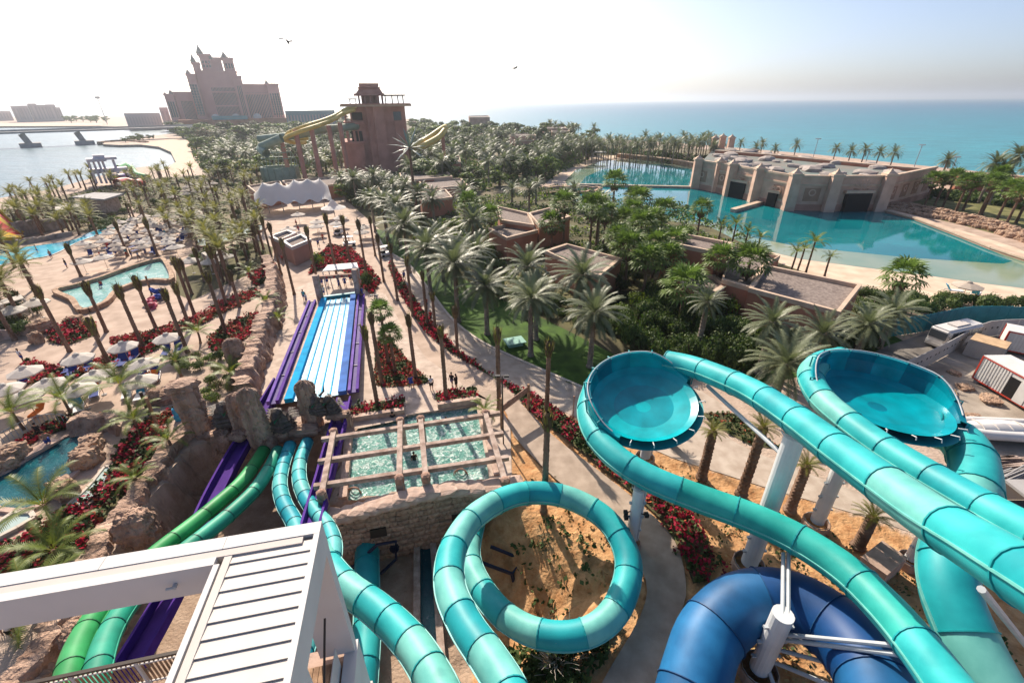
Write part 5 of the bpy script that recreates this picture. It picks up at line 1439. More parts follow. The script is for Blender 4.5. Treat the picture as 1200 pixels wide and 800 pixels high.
rock('rock_outcrop','smaller rock outcrop at the foot of the rock cliff',P(95,742,.2),(.7,1.1,1.0),.2,RKP[1],cat='rock')
# boulders round the plunge pool
for i,(x,y,z,s,lab) in enumerate([(110,522,.6,(1.9,1.5,1.5),'cubic tan boulder beside the plunge pool fall'),(104,540,.8,(1.9,1.6,1.7),'large tan boulder overhanging the plunge pool'),(78,575,.8,(2.2,1.5,1.5),'long tan boulder on the plunge pool ledge'),(22,535,.9,(2.0,1.6,1.6),'grey boulder at the plunge pool footbridge'),(6,545,.7,(2.0,1.7,1.5),'brown boulder next to the grey boulder'),(52,385,1.0,(2.2,1.8,1.7),'pink boulder at the lazy river end'),(45,398,.9,(1.3,1.2,1.6),'carved boulder post on the low terrace wall'),(88,372,.5,(2.0,1.5,1.0),'low rock rim of the lazy river')]):
    p=P(x,y+4,0); s=tuple(c*.6 for c in s); rock('boulder',lab,(p.x,p.y,z*s[2]*.8),s,rng(0,3))
cliff('pool_rock_wall','striped rock wall behind the plunge pool',[P(84,512),P(104,508),P(124,506),P(142,510)],1.7,1.2,1.0,21,.3,zb=-.2,amp=.35)
rock('carved_seat','flat carved rock ledge behind the totem pillar',P(195,462,.5),(1.9,1.4,.7),.3,RKP[3])
# start gate at the far end of the lanes
gate=thing('start_gate','weathered timber gate with red lamps at the end of the racer lanes','gate',P(395,338)); go_=gate.location.copy()
for x,y,t in ((376,352,322),(421,348,315)):
    b=P(x,y); h=zat(b,x-3,t)
    m=MB(); m.beam(b-go_,b-go_+Vector((0,0,h)),.75,.75); m.build('gate_post',M_beam,gate)
a=P(374,350);b=P(420,346)
MB().beam(Vector((a.x,a.y,3.3))-go_,Vector((b.x,b.y,3.3))-go_,.5,.45).build('gate_beam',M_beam2,gate)
Mrl=mat('red_lamp',(0.5,0.02,0.02),.4)
for k in range(5):
    q=a.lerp(b,(k+.7)/5.4); MB().box((-.13,-.34,-.13),(.13,-.26,.13),Matrix.Translation((q.x-go_.x,q.y-go_.y,3.3))).build('red_lamp',Mrl,gate)
cn=thing('white_awning','flat white awning behind the racer gate','canopy',P(400,322)); c0=cn.location.copy()
q=[P(378,318,2.9),P(420,314,2.9),P(418,308,2.9),P(384,311,2.9)]
MB().prism([(p.x-c0.x,p.y-c0.y) for p in q],2.85,2.98).build('awning_roof',M_white,cn)
for p in q: MB().beam((p.x-c0.x,p.y-c0.y,0),(p.x-c0.x,p.y-c0.y,2.86),.12,.12).build('awning_post',M_steel,cn)
# slide support columns
def column(label,bx,by,ztop,r,name='support_column',fl=True,z0=0,cap=True):
    b=bx if isinstance(bx,Vector) else P(bx,by,z0); root=thing(name,label,'column',b)
    MB().lathe([(r*2.0,-.3),(r*2.0,.45),(r*1.9,.5)],14).build('footing',M_concrete,root)
    MB().lathe([(r*1.8,.50),(r*1.8,.58)],14).build('base_plate',M_steel,root)
    MB().lathe([(0.01,ztop-z0),(r,ztop-z0),(r,.5)][::-1],18).build('shaft',M_steel2,root,False)
    if cap: MB().lathe([(r*1.35,ztop-z0-.12),(r*1.35,ztop-z0)],18).build('collar',M_steel,root)
    MB().rod([(r*1.25,0,.6),(r*1.25,0,ztop-z0-.3)],.06,6).build('drain_pipe',M_steel2,root)
    for zz in (1.6,2.8,4.0):
        if zz<ztop-z0-.6: MB().beam((-r*1.4,0,zz),(r*1.6,0,zz),.16,.12).build('pipe_clip',M_steel,root)
    return root
cA=column('slim grey slide column on the concrete footpath edge',738,640,5.4,.34)
for dx,dz in ((-.55,3.3),(.55,3.1),(-.5,2.9)):
    m=MB(); m.beam((dx*.5,0,dz),(dx*1.2,-.15,dz),.05,.05); m.box((dx*1.2-.12,-.3,dz-.1),(dx*1.2+.12,0,dz+.12)); m.build('flood_lamp',M_black,cA)
column('tall grey slide column below the highest aqua tube',876,665,10.7,.48)
column('grey slide column on the slope between two aqua tubes',955,616,7.6,.42)
column('short grey slide column below the wide exit tube',1064,660,3.6,.34)
_e=P(918,719,5.0); cE=column('thick steel column with struts inside the blue tube loop',Vector((_e.x,_e.y,0)),0,5.0,.47,cap=False)
ce=cE.location.copy()
for a,b in (((0,0,4.9),P(918,648,5.3)),((.25,0,4.9),P(924,648,5.3)),((.3,0,3.4),P(1050,756,6.6)),((.3,0,3.0),P(1080,770,6.9)),((.3,0,2.2),P(1060,800,3.5)),((.3,0,1.2),P(1040,830,4.2)),((.2,0,1.0),P(920,840,.2))):
    bb=b-ce; MB().rod([a,bb],.10,8).build('strut',M_steel,cE)
for (a,b,lab) in ((P(829,452,8.3),P(925,540,9.0),'long steel brace from the round bowl to the tall column'),(P(1150,690,11),P(1230,790,2.0),'steel brace under the highest aqua tube')):
    o=MB().rod([a,b],.13,8).build('steel_brace',M_steel); tag(o,lab,'brace')
b1=column('grey column below the round open bowl',755,540,6.2,.4)
b2=column('grey column below the teal bowl',1040,540,7.0,.4)
for i,(x,y) in enumerate(((676,490),)):
    o=MB().lathe([(.06,0),(.05,2.6),(.09,2.62),(.09,2.75),(.01,2.78)],8,Matrix.Translation(P(671,493))).build('bollard_lamp',M_beam2); tag(o,'slim brown bollard lamp beside the round bowl','lamp')
o=MB().box((1028-1028,0,0),(2.4,1.4,1.3),Matrix.Translation(P(1030,690))@Matrix.Rotation(.5,4,'Z')).build('concrete_plinth',M_concrete)
tag(o,'pale concrete plinth on the slope beside the exit tube','plinth')
# sign at the footpath
sg=thing('wooden_sign','timber plank sign hung between two posts at the footpath','sign',P(600,478)); s0=sg.location.copy()
pa=P(588,502); pb=P(619,480)
for p,h in ((pa,3.3),(pb,2.9)): MB().rod([(p.x-s0.x,p.y-s0.y,0),(p.x-s0.x,p.y-s0.y,h)],.13,8).build('sign_post',M_wood,sg)
MB().beam(Vector((pa.x,pa.y,2.1))-s0,Vector((pb.x,pb.y,2.4))-s0,.08,.65).build('sign_board',M_beam2,sg)
for i,(x,y,ty,lab) in enumerate([(590,520,440,'curved double lamp post at the pergola pool corner'),(442,368,345,'black lamp post beside the racer lanes'),(1072,185,148,''),][:2]):
    b=P(x,y); h=zat(b,x,ty); root=thing('lamp_post',lab,'lamp post',b)
    MB().rod([(0,0,0),(0,0,h)],.06,8).build('pole',M_black if i else M_rail,root)
    for s in (-1,1): MB().box((s*.35-.2,-.12,h-.1),(s*.35+.2,.12,h+.04)).build('lamp_head',M_black,root)
# ================================================================ buildings
M_pink = mat('pink_stucco', (0.42,0.215,0.155), 0.85, 0.12, 0.3, 0.15, 8, col2=(0.50,0.27,0.20))
M_terra = mat('terracotta_wall', (0.42,0.165,0.10), 0.85, 0.12, 0.3, 0.15, 8, col2=(0.49,0.21,0.135))
M_sandst = mat('sandstone_trim', (0.53,0.385,0.28), 0.85, 0.10, 0.5, 0.15, 8, col2=(0.60,0.45,0.34))
M_fort = mat('fort_stucco', (0.58,0.37,0.275), 0.85, 0.12, 0.4, 0.2, 8, col2=(0.66,0.44,0.335))
M_gravel = mat('roof_gravel', (0.20,0.155,0.135), 0.95, 0.25, 3.0, .5, 20, col2=(0.29,0.235,0.205))
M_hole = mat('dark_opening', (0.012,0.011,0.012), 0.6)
M_glass = mat('grey_window', (0.075,0.085,0.095), 0.2, spec=.6)
M_hotel = mat('hotel_pink', (0.64,0.29,0.26), 0.85, 0.08, 0.05, col2=(0.70,0.34,0.31))
M_hotel2 = mat('hotel_spire', (0.33,0.27,0.23), 0.8, 0.1, 0.1)
M_tower = mat('tower_stucco', (0.43,0.205,0.16), 0.88, 0.14, 0.25, 0.2, 5, col2=(0.51,0.26,0.205))
M_yel = mat('yellow_flume', (0.62,0.42,0.09), 0.5, 0.1, 0.5, col2=(0.72,0.54,0.17))
M_sgr = mat('sage_flume', (0.22,0.30,0.23), 0.6, 0.1, 0.5, col2=(0.28,0.36,0.28))
M_tent = mat('white_membrane', (0.84,0.81,0.77), 0.7, 0.03, 0.5, tr=(0.6,0.55,0.5))
M_grey = mat('grey_concrete', (0.36,0.34,0.33), 0.85, 0.1, 0.4, col2=(0.42,0.40,0.39))
M_far = mat('far_building', (0.60,0.50,0.46), 0.9, 0.06, 0.02)

# --- hotel
hp = Plane(P(262,150), 0)
hp.o = Vector((P(262,150).x,P(262,150).y,0)).normalized()*640
hp = Plane(hp.o)
hotel = thing('hotel','grand pink hotel with pointed spires rising beyond the trees','building',hp.o)
hotel.matrix_world = hp.frame()
def sz(x,y): return hp.at(x,y)
def hblock(x0,x1,y,dep,nm='tower_block',off=0.0,mt=M_hotel,zb=0):
    s0,z0_=sz(x0,y); s1,z1_=sz(x1,y); z=(z0_+z1_)/2
    o=MB().box((s0,off,zb),(s1,off+dep,z)).build(nm,mt,hotel)
    MB().box((s0-.6,off-.6,z),(s1+.6,off+dep+.6,z+1.6)).build('cornice',mt,o)
    return s0,s1,z
def hwin(s0,s1,z0,z1,n,off,wf=.45,nm='window_strip'):
    w_=(s1-s0)/n
    for k in range(n):
        a=s0+w_*(k+.5-wf/2); MB().box((a,off-.35,z0),(a+w_*wf,off+.1,z1)).build(nm,M_glass,hotel)
def hspire(x,y,ybase,r):
    s,z=sz(x,ybase); _,zt=sz(x,y); h=zt-z
    sp=MB(); sp.lathe([(r*.9,0),(r*.9,h*.22),(r*1.1,h*.24),(r*.75,h*.32),(r*.6,h*.45),(r*.32,h*.58),(r*.2,h*.66),(r*.22,h*.69),(r*.08,h*.76),(.02,h)],8,Matrix.Translation((s,3+r,z))).build('spire',M_hotel2,hotel)
lw=hblock(203,224,109.5,22,'wing',4); hwin(lw[0]+4,lw[1]-1,8,lw[2]-6,9,4)
le=hblock(192,203,112,24,'end_tower',2)
m1=hblock(218.5,229,89,26,'tower_block',-6); hwin(m1[0]+2,m1[1]-1,15,m1[2]-8,4,-6,.35)
t2=hblock(225,233.5,75,24,'tower_block',1)
c1_=hblock(232.5,246,65,24,'tower_block',4)
c2_=hblock(246,258.8,69,22,'tower_block',5)
t3=hblock(260.8,272.8,69.5,24,'tower_block',2)
body=hblock(229,277,85,26,'main_block',0); hwin(body[0]+10,body[1]-2,10,body[2]-14,20,0,.42)
st1=hblock(272,282.5,91,24,'tower_block',-2); hwin(st1[0]+2,st1[1]-2,12,st1[2]-8,3,-2,.5)
rw=hblock(282.5,314,100.5,22,'wing',3); hwin(rw[0]+2,rw[1]-2,10,rw[2]-7,14,3)
re=hblock(312,326,100,24,'end_tower',0); hwin(re[0]+3,re[1]-2,12,re[2]-8,3,0,.25)
for a in ((234.5,48,65,3.4),(227,59,75,2.8),(247,60,69,2.2),(263.5,57,69.5,3.6),(221,78,89,2.8),(313.5,91,100.5,2.6),(320,97,101,2.2),(193.5,107,112,2.2),(200,103.5,110,2.2),(270,66,69.5,1.6)): hspire(*a)
def hdots(s0,s1,z0,z1,nc,nr,off):
    for i in range(nc):
        for j in range(nr):
            a=s0+(s1-s0)*(i+.5)/nc; b=z0+(z1-z0)*(j+.5)/nr
            MB().box((a-.8,off-.3,b-1.1),(a+.8,off+.1,b+1.1)).build('window',M_glass,hotel)
hdots(m1[0],m1[1]-.5,16,m1[2]-8,3,11,-6.1); hdots(re[0]+1,re[1]-1,14,re[2]-8,4,9,-.1); hdots(le[0]+1,le[1]-1,14,le[2]-6,3,8,1.9); hdots(t3[0]+1,t3[1]-1,body[2]+4,t3[2]-4,3,2,1.9); hdots(c1_[0]+1,c1_[1]-1,body[2]+4,c1_[2]-4,3,2,3.9)
for zz in (.42,.66,.84): MB().box((body[0]-.2,-.5,body[2]*zz),(body[1]+.2,.0,body[2]*zz+1.4)).build('string_course',M_hotel,hotel)
for bl_ in (lw,rw): MB().box((bl_[0],2.4,bl_[2]*.8),(bl_[1],3.2,bl_[2]*.8+1.4)).build('string_course',M_hotel,hotel)
s0,_=sz(205,120); s1,_=sz(345,120)
MB().box((s0,-40,0),(s1,-12,12)).build('podium',M_terra,hotel)
for k,x in enumerate((251,274,298)):
    s,_=sz(x,130); MB().lathe([(4.2,12),(4.0,14),(2.5,16),(.1,16.6)],14,Matrix.Translation((s,-26,0))).build('podium_dome',M_white2,hotel)
MB().box((s0+30,-41,11.5),(s0+62,-38,15)).build('teal_canopy',mat('teal_roof',(0.10,0.30,0.33),.6),hotel)

# --- far things
def far_block(label,rects,dist,mt=M_far,nm='far_building',cat='building'):
    c=P(rects[0][0],150); o0=Vector((c.x,c.y,0)).normalized()*dist; pl_=Plane(o0)
    root=thing(nm,label,cat,o0); root.matrix_world=pl_.frame()
    for x0,x1,y,d in rects:
        a,z=pl_.at(x0,y); b,_=pl_.at(x1,y)
        o=MB().box((a,0,0),(b,d,z)).build('block',mt,root)
        n_=max(2,int((x1-x0)/3.5))
        for k in range(n_):
            u=a+(b-a)*(k+.5)/n_; MB().box((u-(b-a)/n_*.22,-.5,4),(u+(b-a)/n_*.22,.1,z-4)).build('window_bay',mat('far_bay',(0.50,0.42,0.39),.9),o)
far_block('hazy stepped apartment block across the bay',[(12,21,124.5,40),(21,32,124,40),(32,42,121.5,40),(42,54,123,40),(54,64,122.5,40),(64,70,126,40)],1250)
far_block('low hazy block at the water edge of the far beach',[(-40,12,131,40)],1400)
far_block('low hazy pink block between the bridge and the hotel',[(145,187,133,30)],760)
far_block('tall narrow hazy block beside the hotel wing',[(186,196,126,20)],700)
far_block('long low glass-roofed hall between the hotel and the slide tower',[(334,392,130,40)],560,mat('hall_teal',(0.20,0.30,0.32),.5))
# --- causeway bridge
def dpt(x,y,z,dist):
    d=ray(x,y); t=dist/math.hypot(d.x,d.y); return Vector((d.x*t,d.y*t,HCAM+d.z*t))
br=thing('causeway_bridge','long grey concrete bridge crossing the bay on slanted piers','bridge',(0,0,0))
# deck from three sight points set at the pier distances
pa=P(37,172,-1.6); pbr=P(100,169,-1.6)
dirb=(pbr-pa); 
def onb(t,z): q=pa+dirb*t; return Vector((q.x,q.y,z))
zd=zat(pa,33,155); zd2=zat(pbr,95,153)
m=MB(); pts=[onb(t,zd+(zd2-zd)*t) for t in (-3,-1,0,1,2.4,3.6)]
for i in range(len(pts)-1): m.beam(pts[i],pts[i+1],11,1.3)
m.build('bridge_deck',M_grey,br)
for t in (-1,0,1):
    b=onb(t,-1.6); zt=zd+(zd2-zd)*t
    MB().beam(b+Vector((0,0,.5)),onb(t-.08,zt-1),1.6,4).build('pier',M_grey,br)
    MB().box((-6,-7,-1),(6,7,2.6),Matrix.Translation(b)@Matrix.Rotation(math.atan2(dirb.y,dirb.x),4,'Z')).build('pier_base',M_grey,br)
for s in (-5.2,5.2):
    nn=Vector((-dirb.y,dirb.x,0)).normalized()*s
    m=MB()
    for i in range(len(pts)-1): m.beam(pts[i]+nn+Vector((0,0,1.4)),pts[i+1]+nn+Vector((0,0,1.4)),.4,1.0)
    m.build('parapet',M_grey,br)
# rocky jetty
for i in range(26):
    t=i/25; p=P(119+52*t,168.6-2.0*math.sin(t*3),-.8); rock('jetty_rock','grey rock heaped along the jetty in the bay',(p.x,p.y,-.6),(3.2,2.6,1.8),rng(0,3),group='jetty rocks')

# --- slide tower with yellow flumes
tb=P(432,203); tp=Plane(tb)
tw=thing('slide_tower','tall brick red slide tower with pavilion roof and open decks','tower',tb); tw.matrix_world=tp.frame()
def tz(x,y): return tp.at(x,y)
def tbox(nm,x0,x1,y0,y1,d0,d1,mt=M_tower,par=None,zb=None):
    yt=min(y0,y1); xm=(x0+x1)/2; s0=tz(x0,yt)[0]; s1=tz(x1,yt)[0]; za=tz(xm,y0)[1]; zb_=tz(xm,y1)[1]
    lo=min(za,zb_) if zb is None else zb
    return MB().box((min(s0,s1),d0,lo),(max(s0,s1),d1,max(za,zb_))).build(nm,mt,par or tw)
tbox('main_shaft',428,474,124,203,0,22,zb=0)
tbox('inner_body',409,428,124,203,1.5,20,zb=0)
tbox('left_wing',402,426,168,203,-1,18,zb=0)
tbox('left_ledge',400,428,166,168.5,-2,19,M_tower)
tbox('deck_floor',402,426,143,146,0,18)
tbox('upper_wall',418,426,124,143,2,18)
for x in (404,412): tbox('deck_column',x,x+3,146,166,0,3)
for x in (402,409): tbox('deck_column',x,x+2,128,143,0,3)
tbox('recess_shade_panel',411,424,154,166,1.2,1.6,M_hole); tbox('recess_shade_panel',411,424,132,141,1.2,1.6,M_hole)  # near-black boxes proud of the wall paint the shade of open recesses
for x in (414,419): tbox('recess_mullion',x,x+1.2,154,166,.9,1.3)
tbox('pilaster',436,449,124,203,-1.6,0,zb=0); tbox('side_pilaster',462,468,142,203,-.8,0,zb=0)
tbox('cornice',398,481,122.5,125,-3.5,25,M_sandst); tbox('upper_cornice',399,480,121.5,122.6,-4,26,M_tower)
tbox('window',460.5,469.5,131,141,-.25,.1,M_glass); tbox('window',464,468,153,164,-.25,.1,M_glass)
for x in (419,426,433,441,447): tbox('pavilion_column',x,x+2.2,112,121.6,4,6)
tbox('pavilion_core',423,445,112,121.6,9,16,M_tower)
def hip(y0,y1,x0,x1,x2,x3,d,nm):
    a,z0_=tz(x0,y0); b,_=tz(x1,y0); c,z1_=tz(x2,y1); e,_=tz(x3,y1); k=(b-a-(e-c))/2
    MB().add([(a,2,z0_),(b,2,z0_),(b,2+d,z0_),(a,2+d,z0_),(c,2+k,z1_),(e,2+k,z1_),(e,2+d-k,z1_),(c,2+d-k,z1_)],[(3,2,1,0),(4,5,6,7),(0,1,5,4),(1,2,6,5),(2,3,7,6),(3,0,4,7)]).build(nm,M_tower,tw)
hip(112,109.5,414,451,415,450.5,16,'pavilion_eaves'); hip(109.5,103,417,449,421,445,14,'pavilion_roof'); hip(103,101.8,419,446,420,445,14,'roof_lip'); hip(101.8,97.5,421,443.5,420,444,13,'roof_crown')
for x in (451,459,466,472): tbox('pergola_post',x,x+1.2,112,121.6,3,4.2,M_rail)
tbox('pergola_top',449,475,111,112.4,1,14,M_rail)
for x in (409,416): tbox('pergola_post',x,x+1.0,117,122,3,4.2,M_rail)
tbox('pergola_top',407.5,418,115.6,116.8,1,10,M_rail)
# its flumes and columns
def rods(name,label,chains,r,mt,cat,n=10,part='flume',cols=(),cr=.5,cmat=None):
    root=thing(name,label,cat,Vector((chains[0][0].x,chains[0][0].y,0))); o0=root.location.copy()
    for c in chains:
        cc=resample(catmull([q-o0 for q in c],2.0),2.0)
        k=0
        while k<len(cc)-1:
            e=min(k+4,len(cc)-1); MB().rod(cc[k:e+1],r,n,caps=False).build(part,mt,root,True); k=e
        for q in cc[::4]:
            pass
    for q in cols:
        MB().rod([Vector((q.x-o0.x,q.y-o0.y,0)),Vector((q.x-o0.x,q.y-o0.y,q.z))],cr,8).build('column',cmat or M_tower,root)
    return root
def dd(x,y,dist): return dpt(x,y,0,dist)
D0=math.hypot(tb.x,tb.y)
yl=[dd(417,124.5,D0-1),dd(404,129,D0-4),dd(394,135,D0-8),dd(380,141,D0-14),dd(358,148,D0-18),dd(340,155,D0-16),dd(336,159,D0-12),dd(348,162.5,D0-8),dd(360,162,D0-4)]
yl2=[q+Vector((0,-2.5,-1.2)) for q in yl]
rods('yellow_flume_slide','twin yellow flume slides snaking off the brick red tower',[yl,yl2],.72,M_yel,'water slide',cols=[dd(385,147,D0-14),dd(365,152,D0-18),dd(346,152,D0-18),dd(398,144,D0-10)],cr=.85)
rods('yellow_flume_slide','yellow double flume slide end rising from the trees beside the palm mast',[[dd(484,174,D0-15),dd(496,166,D0-12),dd(508,158,D0-8),dd(518,151,D0-4),dd(522,149,D0)],[dd(490,174,D0-18),dd(502,168,D0-15),dd(514,161,D0-10),dd(521,153,D0-5)]],1.1,M_yel,'water slide',cols=[dd(519,160,D0-4)],cr=.7)
rods('sage_tube_slide','sage green tube slide leaving the brick red tower',[[dd(418,148,D0+2),dd(398,150,D0-6),dd(375,152,D0-12),dd(350,158,D0-14),dd(325,161,D0-10),dd(304,163,D0-5)],[dd(330,162,D0-30),dd(312,170,D0-28),dd(304,174,D0-26),dd(312,180,D0-30)]],1.35,M_sgr,'water slide',cols=[dd(330,165,D0-12)],cr=.8)
fun=thing('funnel_slide','sage green caged funnel slide beside the yellow flumes','water slide',P(332,214)); f0=fun.location.copy()
cf=P(332,212); wf=(P(352,212)-P(312,212)).length/2
for k in range(13):
    a=PI*(.02+.96*k/12)
    pts=[(wf*math.cos(a),wf*.8*math.sin(t)*math.sin(a)-wf*.1, 2.0+11*math.sin(a)**.7*math.cos(t*.5)) for t in [PI*j/8 for j in range(9)]]
    MB().rod(pts,.16,5).build('cage_hoop',M_sgr,fun)
for z,r in ((2.5,1.0),(5.5,.99),(8.5,.86),(10.5,.7)):
    MB().rod([(wf*r*math.cos(a),wf*.7*r*math.sin(a),z) for a in [2*PI*j/24 for j in range(25)]],.16,5).build('cage_ring',M_sgr,fun)
MB().lathe([(wf*.95,0),(wf*1.0,5.4),(wf*.97,5.5),(wf*.6,2.2),(.1,.6)],24,Matrix.Scale(.75,4,(0,1,0))).build('funnel_wall',M_sgr,fun,True)
for j in range(9):
    a=PI+PI*j/8; MB().beam((wf*1.02*math.cos(a),wf*.77*math.sin(a),0),(wf*1.02*math.cos(a),wf*.77*math.sin(a),5.6),.3,.3).build('wall_rib',M_sgr,fun)

# --- tall artificial palm mast
mb=P(488,252); mh=zat(mb,481,172)
mast=thing('palm_mast','tall lattice mast dressed as a palm with stiff silver green blades','mast',mb)
MB().rod([(0,0,0),(0,0,mh)],[.42,.30],10).build('mast_pole',T_palm,mast)
M_blade=mat('silver_blade',(0.22,0.28,0.24),.5,.1,1)
random.seed(9)
for k in range(22):
    az=k*2.39996; e=1.35-2.0*(k+.5)/22; L=rng(4.6,6.0)
    d=Vector((math.cos(az)*math.cos(e),math.sin(az)*math.cos(e),math.sin(e))); s=d.cross(Vector((0,0,1))).normalized()
    b=Vector((0,0,mh-.2))
    MB().add([b-s*.08,b+s*.08,b+d*L*.55+s*.34,b+d*L*.55-s*.34,b+d*L+Vector((0,0,-.3)),b+d*L*.55+Vector((0,0,.12))],[(0,1,5),(0,5,3),(1,2,5),(3,5,4),(5,2,4)]).build('blade',M_blade,mast)

# --- low pink villas with flat roofs
def villa(label,roofs,name='villa',wall=M_terra,trim=M_sandst):
    """roofs: list of (pixel quad at roof height, height)"""
    q0=P(*roofs[0][0][0],roofs[0][1]); root=thing(name,label,'building',(q0.x,q0.y,0)); o0=root.location.copy()
    for quad,h in roofs:
        w_=[P(x,y,h)-o0 for x,y in quad]
        pts=[(p.x,p.y) for p in w_]
        b=MB().prism(pts,0,h-.45).build('wall_block',wall,root)
        c=Vector((sum(p[0] for p in pts)/len(pts),sum(p[1] for p in pts)/len(pts)))
        inn=[tuple(c+(Vector(p)-c)*(1-.55/max(1.0,(Vector(p)-c).length))) for p in pts]
        out=[tuple(c+(Vector(p)-c)*(1+.12/max(1.0,(Vector(p)-c).length))) for p in pts]
        v_,f_=fill([Vector((a,b_,h-.40)) for a,b_ in inn]); MB().add(v_,f_).build('gravel_roof',M_gravel,b)
        n_=len(pts)
        for i in range(n_):
            j=(i+1)%n_
            m=MB(); A_=[out[i],out[j],inn[j],inn[i]]
            m.prism(A_,h-.46,h+.12); m.build('parapet',trim,b)
    return root
villa('villa with a long gravel roof beside the lagoon beach',[([(897,311),(1009,334),(984,366),(878,338)],4.6),([(858,289),(914,300),(896,311),(878,337),(846,328)],4.4)])
villa('tall square villa block at the end of the gravel roofed villa',[([(778,283),(800,274),(858,285),(840,296)],7.0),([(795,318),(838,323),(852,334),(838,342),(800,332)],3.6)])
villa('terracotta villa among date palms with two roof levels',[([(573,268),(607,259),(630,270),(594,279)],4.2),([(583,242),(620,250),(626,264),(586,258)],5.0),([(619,250),(647,243),(668,254),(632,264)],5.2)])
villa('dark gravel roofed villa behind the date palms of the lawn',[([(639,294),(664,286),(728,303),(702,324)],4.6)])
villa('stepped pink villa near the tower with three flat roofs',[([(468,203),(522,199),(530,207),(470,212)],4.6),([(515,184),(538,183),(540,190),(516,192)],6.5),([(490,212),(540,209),(548,217),(500,222)],4.0)])
villa('small terracotta villa under the fan palms by the pool strip',[([(488,226),(522,222),(530,231),(494,236)],4.2)])
for i,(x0,x1,y,dy,h) in enumerate([(549,565,157,4,6),(597,626,157,4,7),(636,662,149,3,9),(646,666,152,4,8),(549,572,136,3,13),(602,624,163,3,5),(574,592,165,3,5)]):
    villa('distant pink villa number-plate roof %s'%['beside the yellow flume end','long and low among the far trees','with a raised roof near the sea','in front of the raised roof villa','high on the far shore ridge','small and low before the long villa','half hidden by far garden trees'][i] if False else ['distant pink villa beside the yellow flume end','long low pink villa among the far trees','pink villa with a raised roof near the sea','squat pink villa in front of the raised roof villa','pink villa high on the far shore ridge','small pink villa before the long low one','pink villa half hidden by far garden trees'][i],
          [([(x0,y),(x1,y-.5),(x1+2,y+dy*.5),(x0+1,y+dy*.6)],h)],'far_villa',M_pink)
# terrace building behind the tent
villa('long pink pavilion with a pale roof below the slide tower',[([(331,212),(418,205),(428,212),(340,222)],4.0)],'pavilion',M_terra)
villa('red orange pavilion beside the white tent',[([(290,218),(328,212),(332,219),(300,226)],4.5)],'pavilion',M_terra)
# --- white tent canopy
tc_=thing('tent_canopy','white tensile tent canopy with five peaks','canopy',P(348,248)); t0=tc_.location.copy()
ex=(P(391,246)-P(303,254)); ex.z=0; Lx=ex.length; exn=ex.normalized(); eyn=Vector((-exn.y,exn.x,0)); org=P(303,254)-t0
pk=[(.14,.45),(.33,.35),(.55,.55),(.73,.40),(.90,.6)]
N1,N2=44,18; vs=[];fs=[]
for j in range(N2+1):
    for i in range(N1+1):
        u=i/N1; v_=j/N2
        h=3.3+.8*math.sin(PI*v_)
        for a,b in pk:
            d=math.hypot((u-a)*Lx,(v_-b)*11); h+=3.4*max(0,1-d/5.6)**1.9
        edge=min(v_,1-v_); h-=.9*max(0,.15-edge)/.15*(.5+.5*math.cos(u*PI*10))
        q=org+exn*(u*Lx)+eyn*((v_-.1)*11); vs.append((q.x,q.y,h))
for j in range(N2):
    for i in range(N1): fs.append((j*(N1+1)+i,j*(N1+1)+i+1,(j+1)*(N1+1)+i+1,(j+1)*(N1+1)+i))
MB().add(vs,fs).build('membrane',M_tent,tc_,True)
for a,b in pk:
    q=org+exn*(a*Lx)+eyn*((b-.1)*11); MB().rod([(q.x,q.y,0),(q.x,q.y,8.0)],.13,8).build('mast',M_grey,tc_)
    MB().lathe([(.5,6.8),(.6,6.95),(.2,7.2)],10,Matrix.Translation((q.x,q.y,0))).build('mast_ring',M_grey,tc_)
sm_t=thing('small_tent','small white tent beside the big tent canopy','canopy',P(393,256)); 
MB().lathe([(3.2,2.6),(1.4,3.3),(.4,4.4),(.05,4.7)],8).build('membrane',M_tent,sm_t,False); MB().rod([(0,0,0),(0,0,4.6)],.1,6).build('mast',M_grey,sm_t)
# --- kiosk
villa('small pink rock kiosk with two pale flat roofs',[([(316,277),(337,270),(347,273),(327,282)],3.4),([(331,283),(353,275),(364,281),(342,290)],3.4)],'kiosk',M_pink,M_white2)
# --- concrete pavilion and its neighbours by the bay
pv=thing('concrete_pavilion','pale concrete pavilion with an overhanging flat roof by the bay','building',P(118,262)); p0=pv.location.copy()
rq=[P(84,231,4.2)-p0,P(110,226,4.2)-p0,P(145,227,4.2)-p0,P(122,234,4.2)-p0]
MB().prism([(q.x,q.y) for q in rq],3.9,4.3).build('roof_slab',M_grey,pv)
c=sum((Vector((q.x,q.y)) for q in rq),Vector((0,0)))/4
MB().prism([tuple(c+(Vector((q.x,q.y))-c)*.72) for q in rq],0,3.9).build('wall_block',M_cope,pv)
MB().box((-2.0,-1.2,0),(1.5,-.8,2.6),Matrix.Translation((c.x,c.y,0))).build('doorway',M_hole,pv)
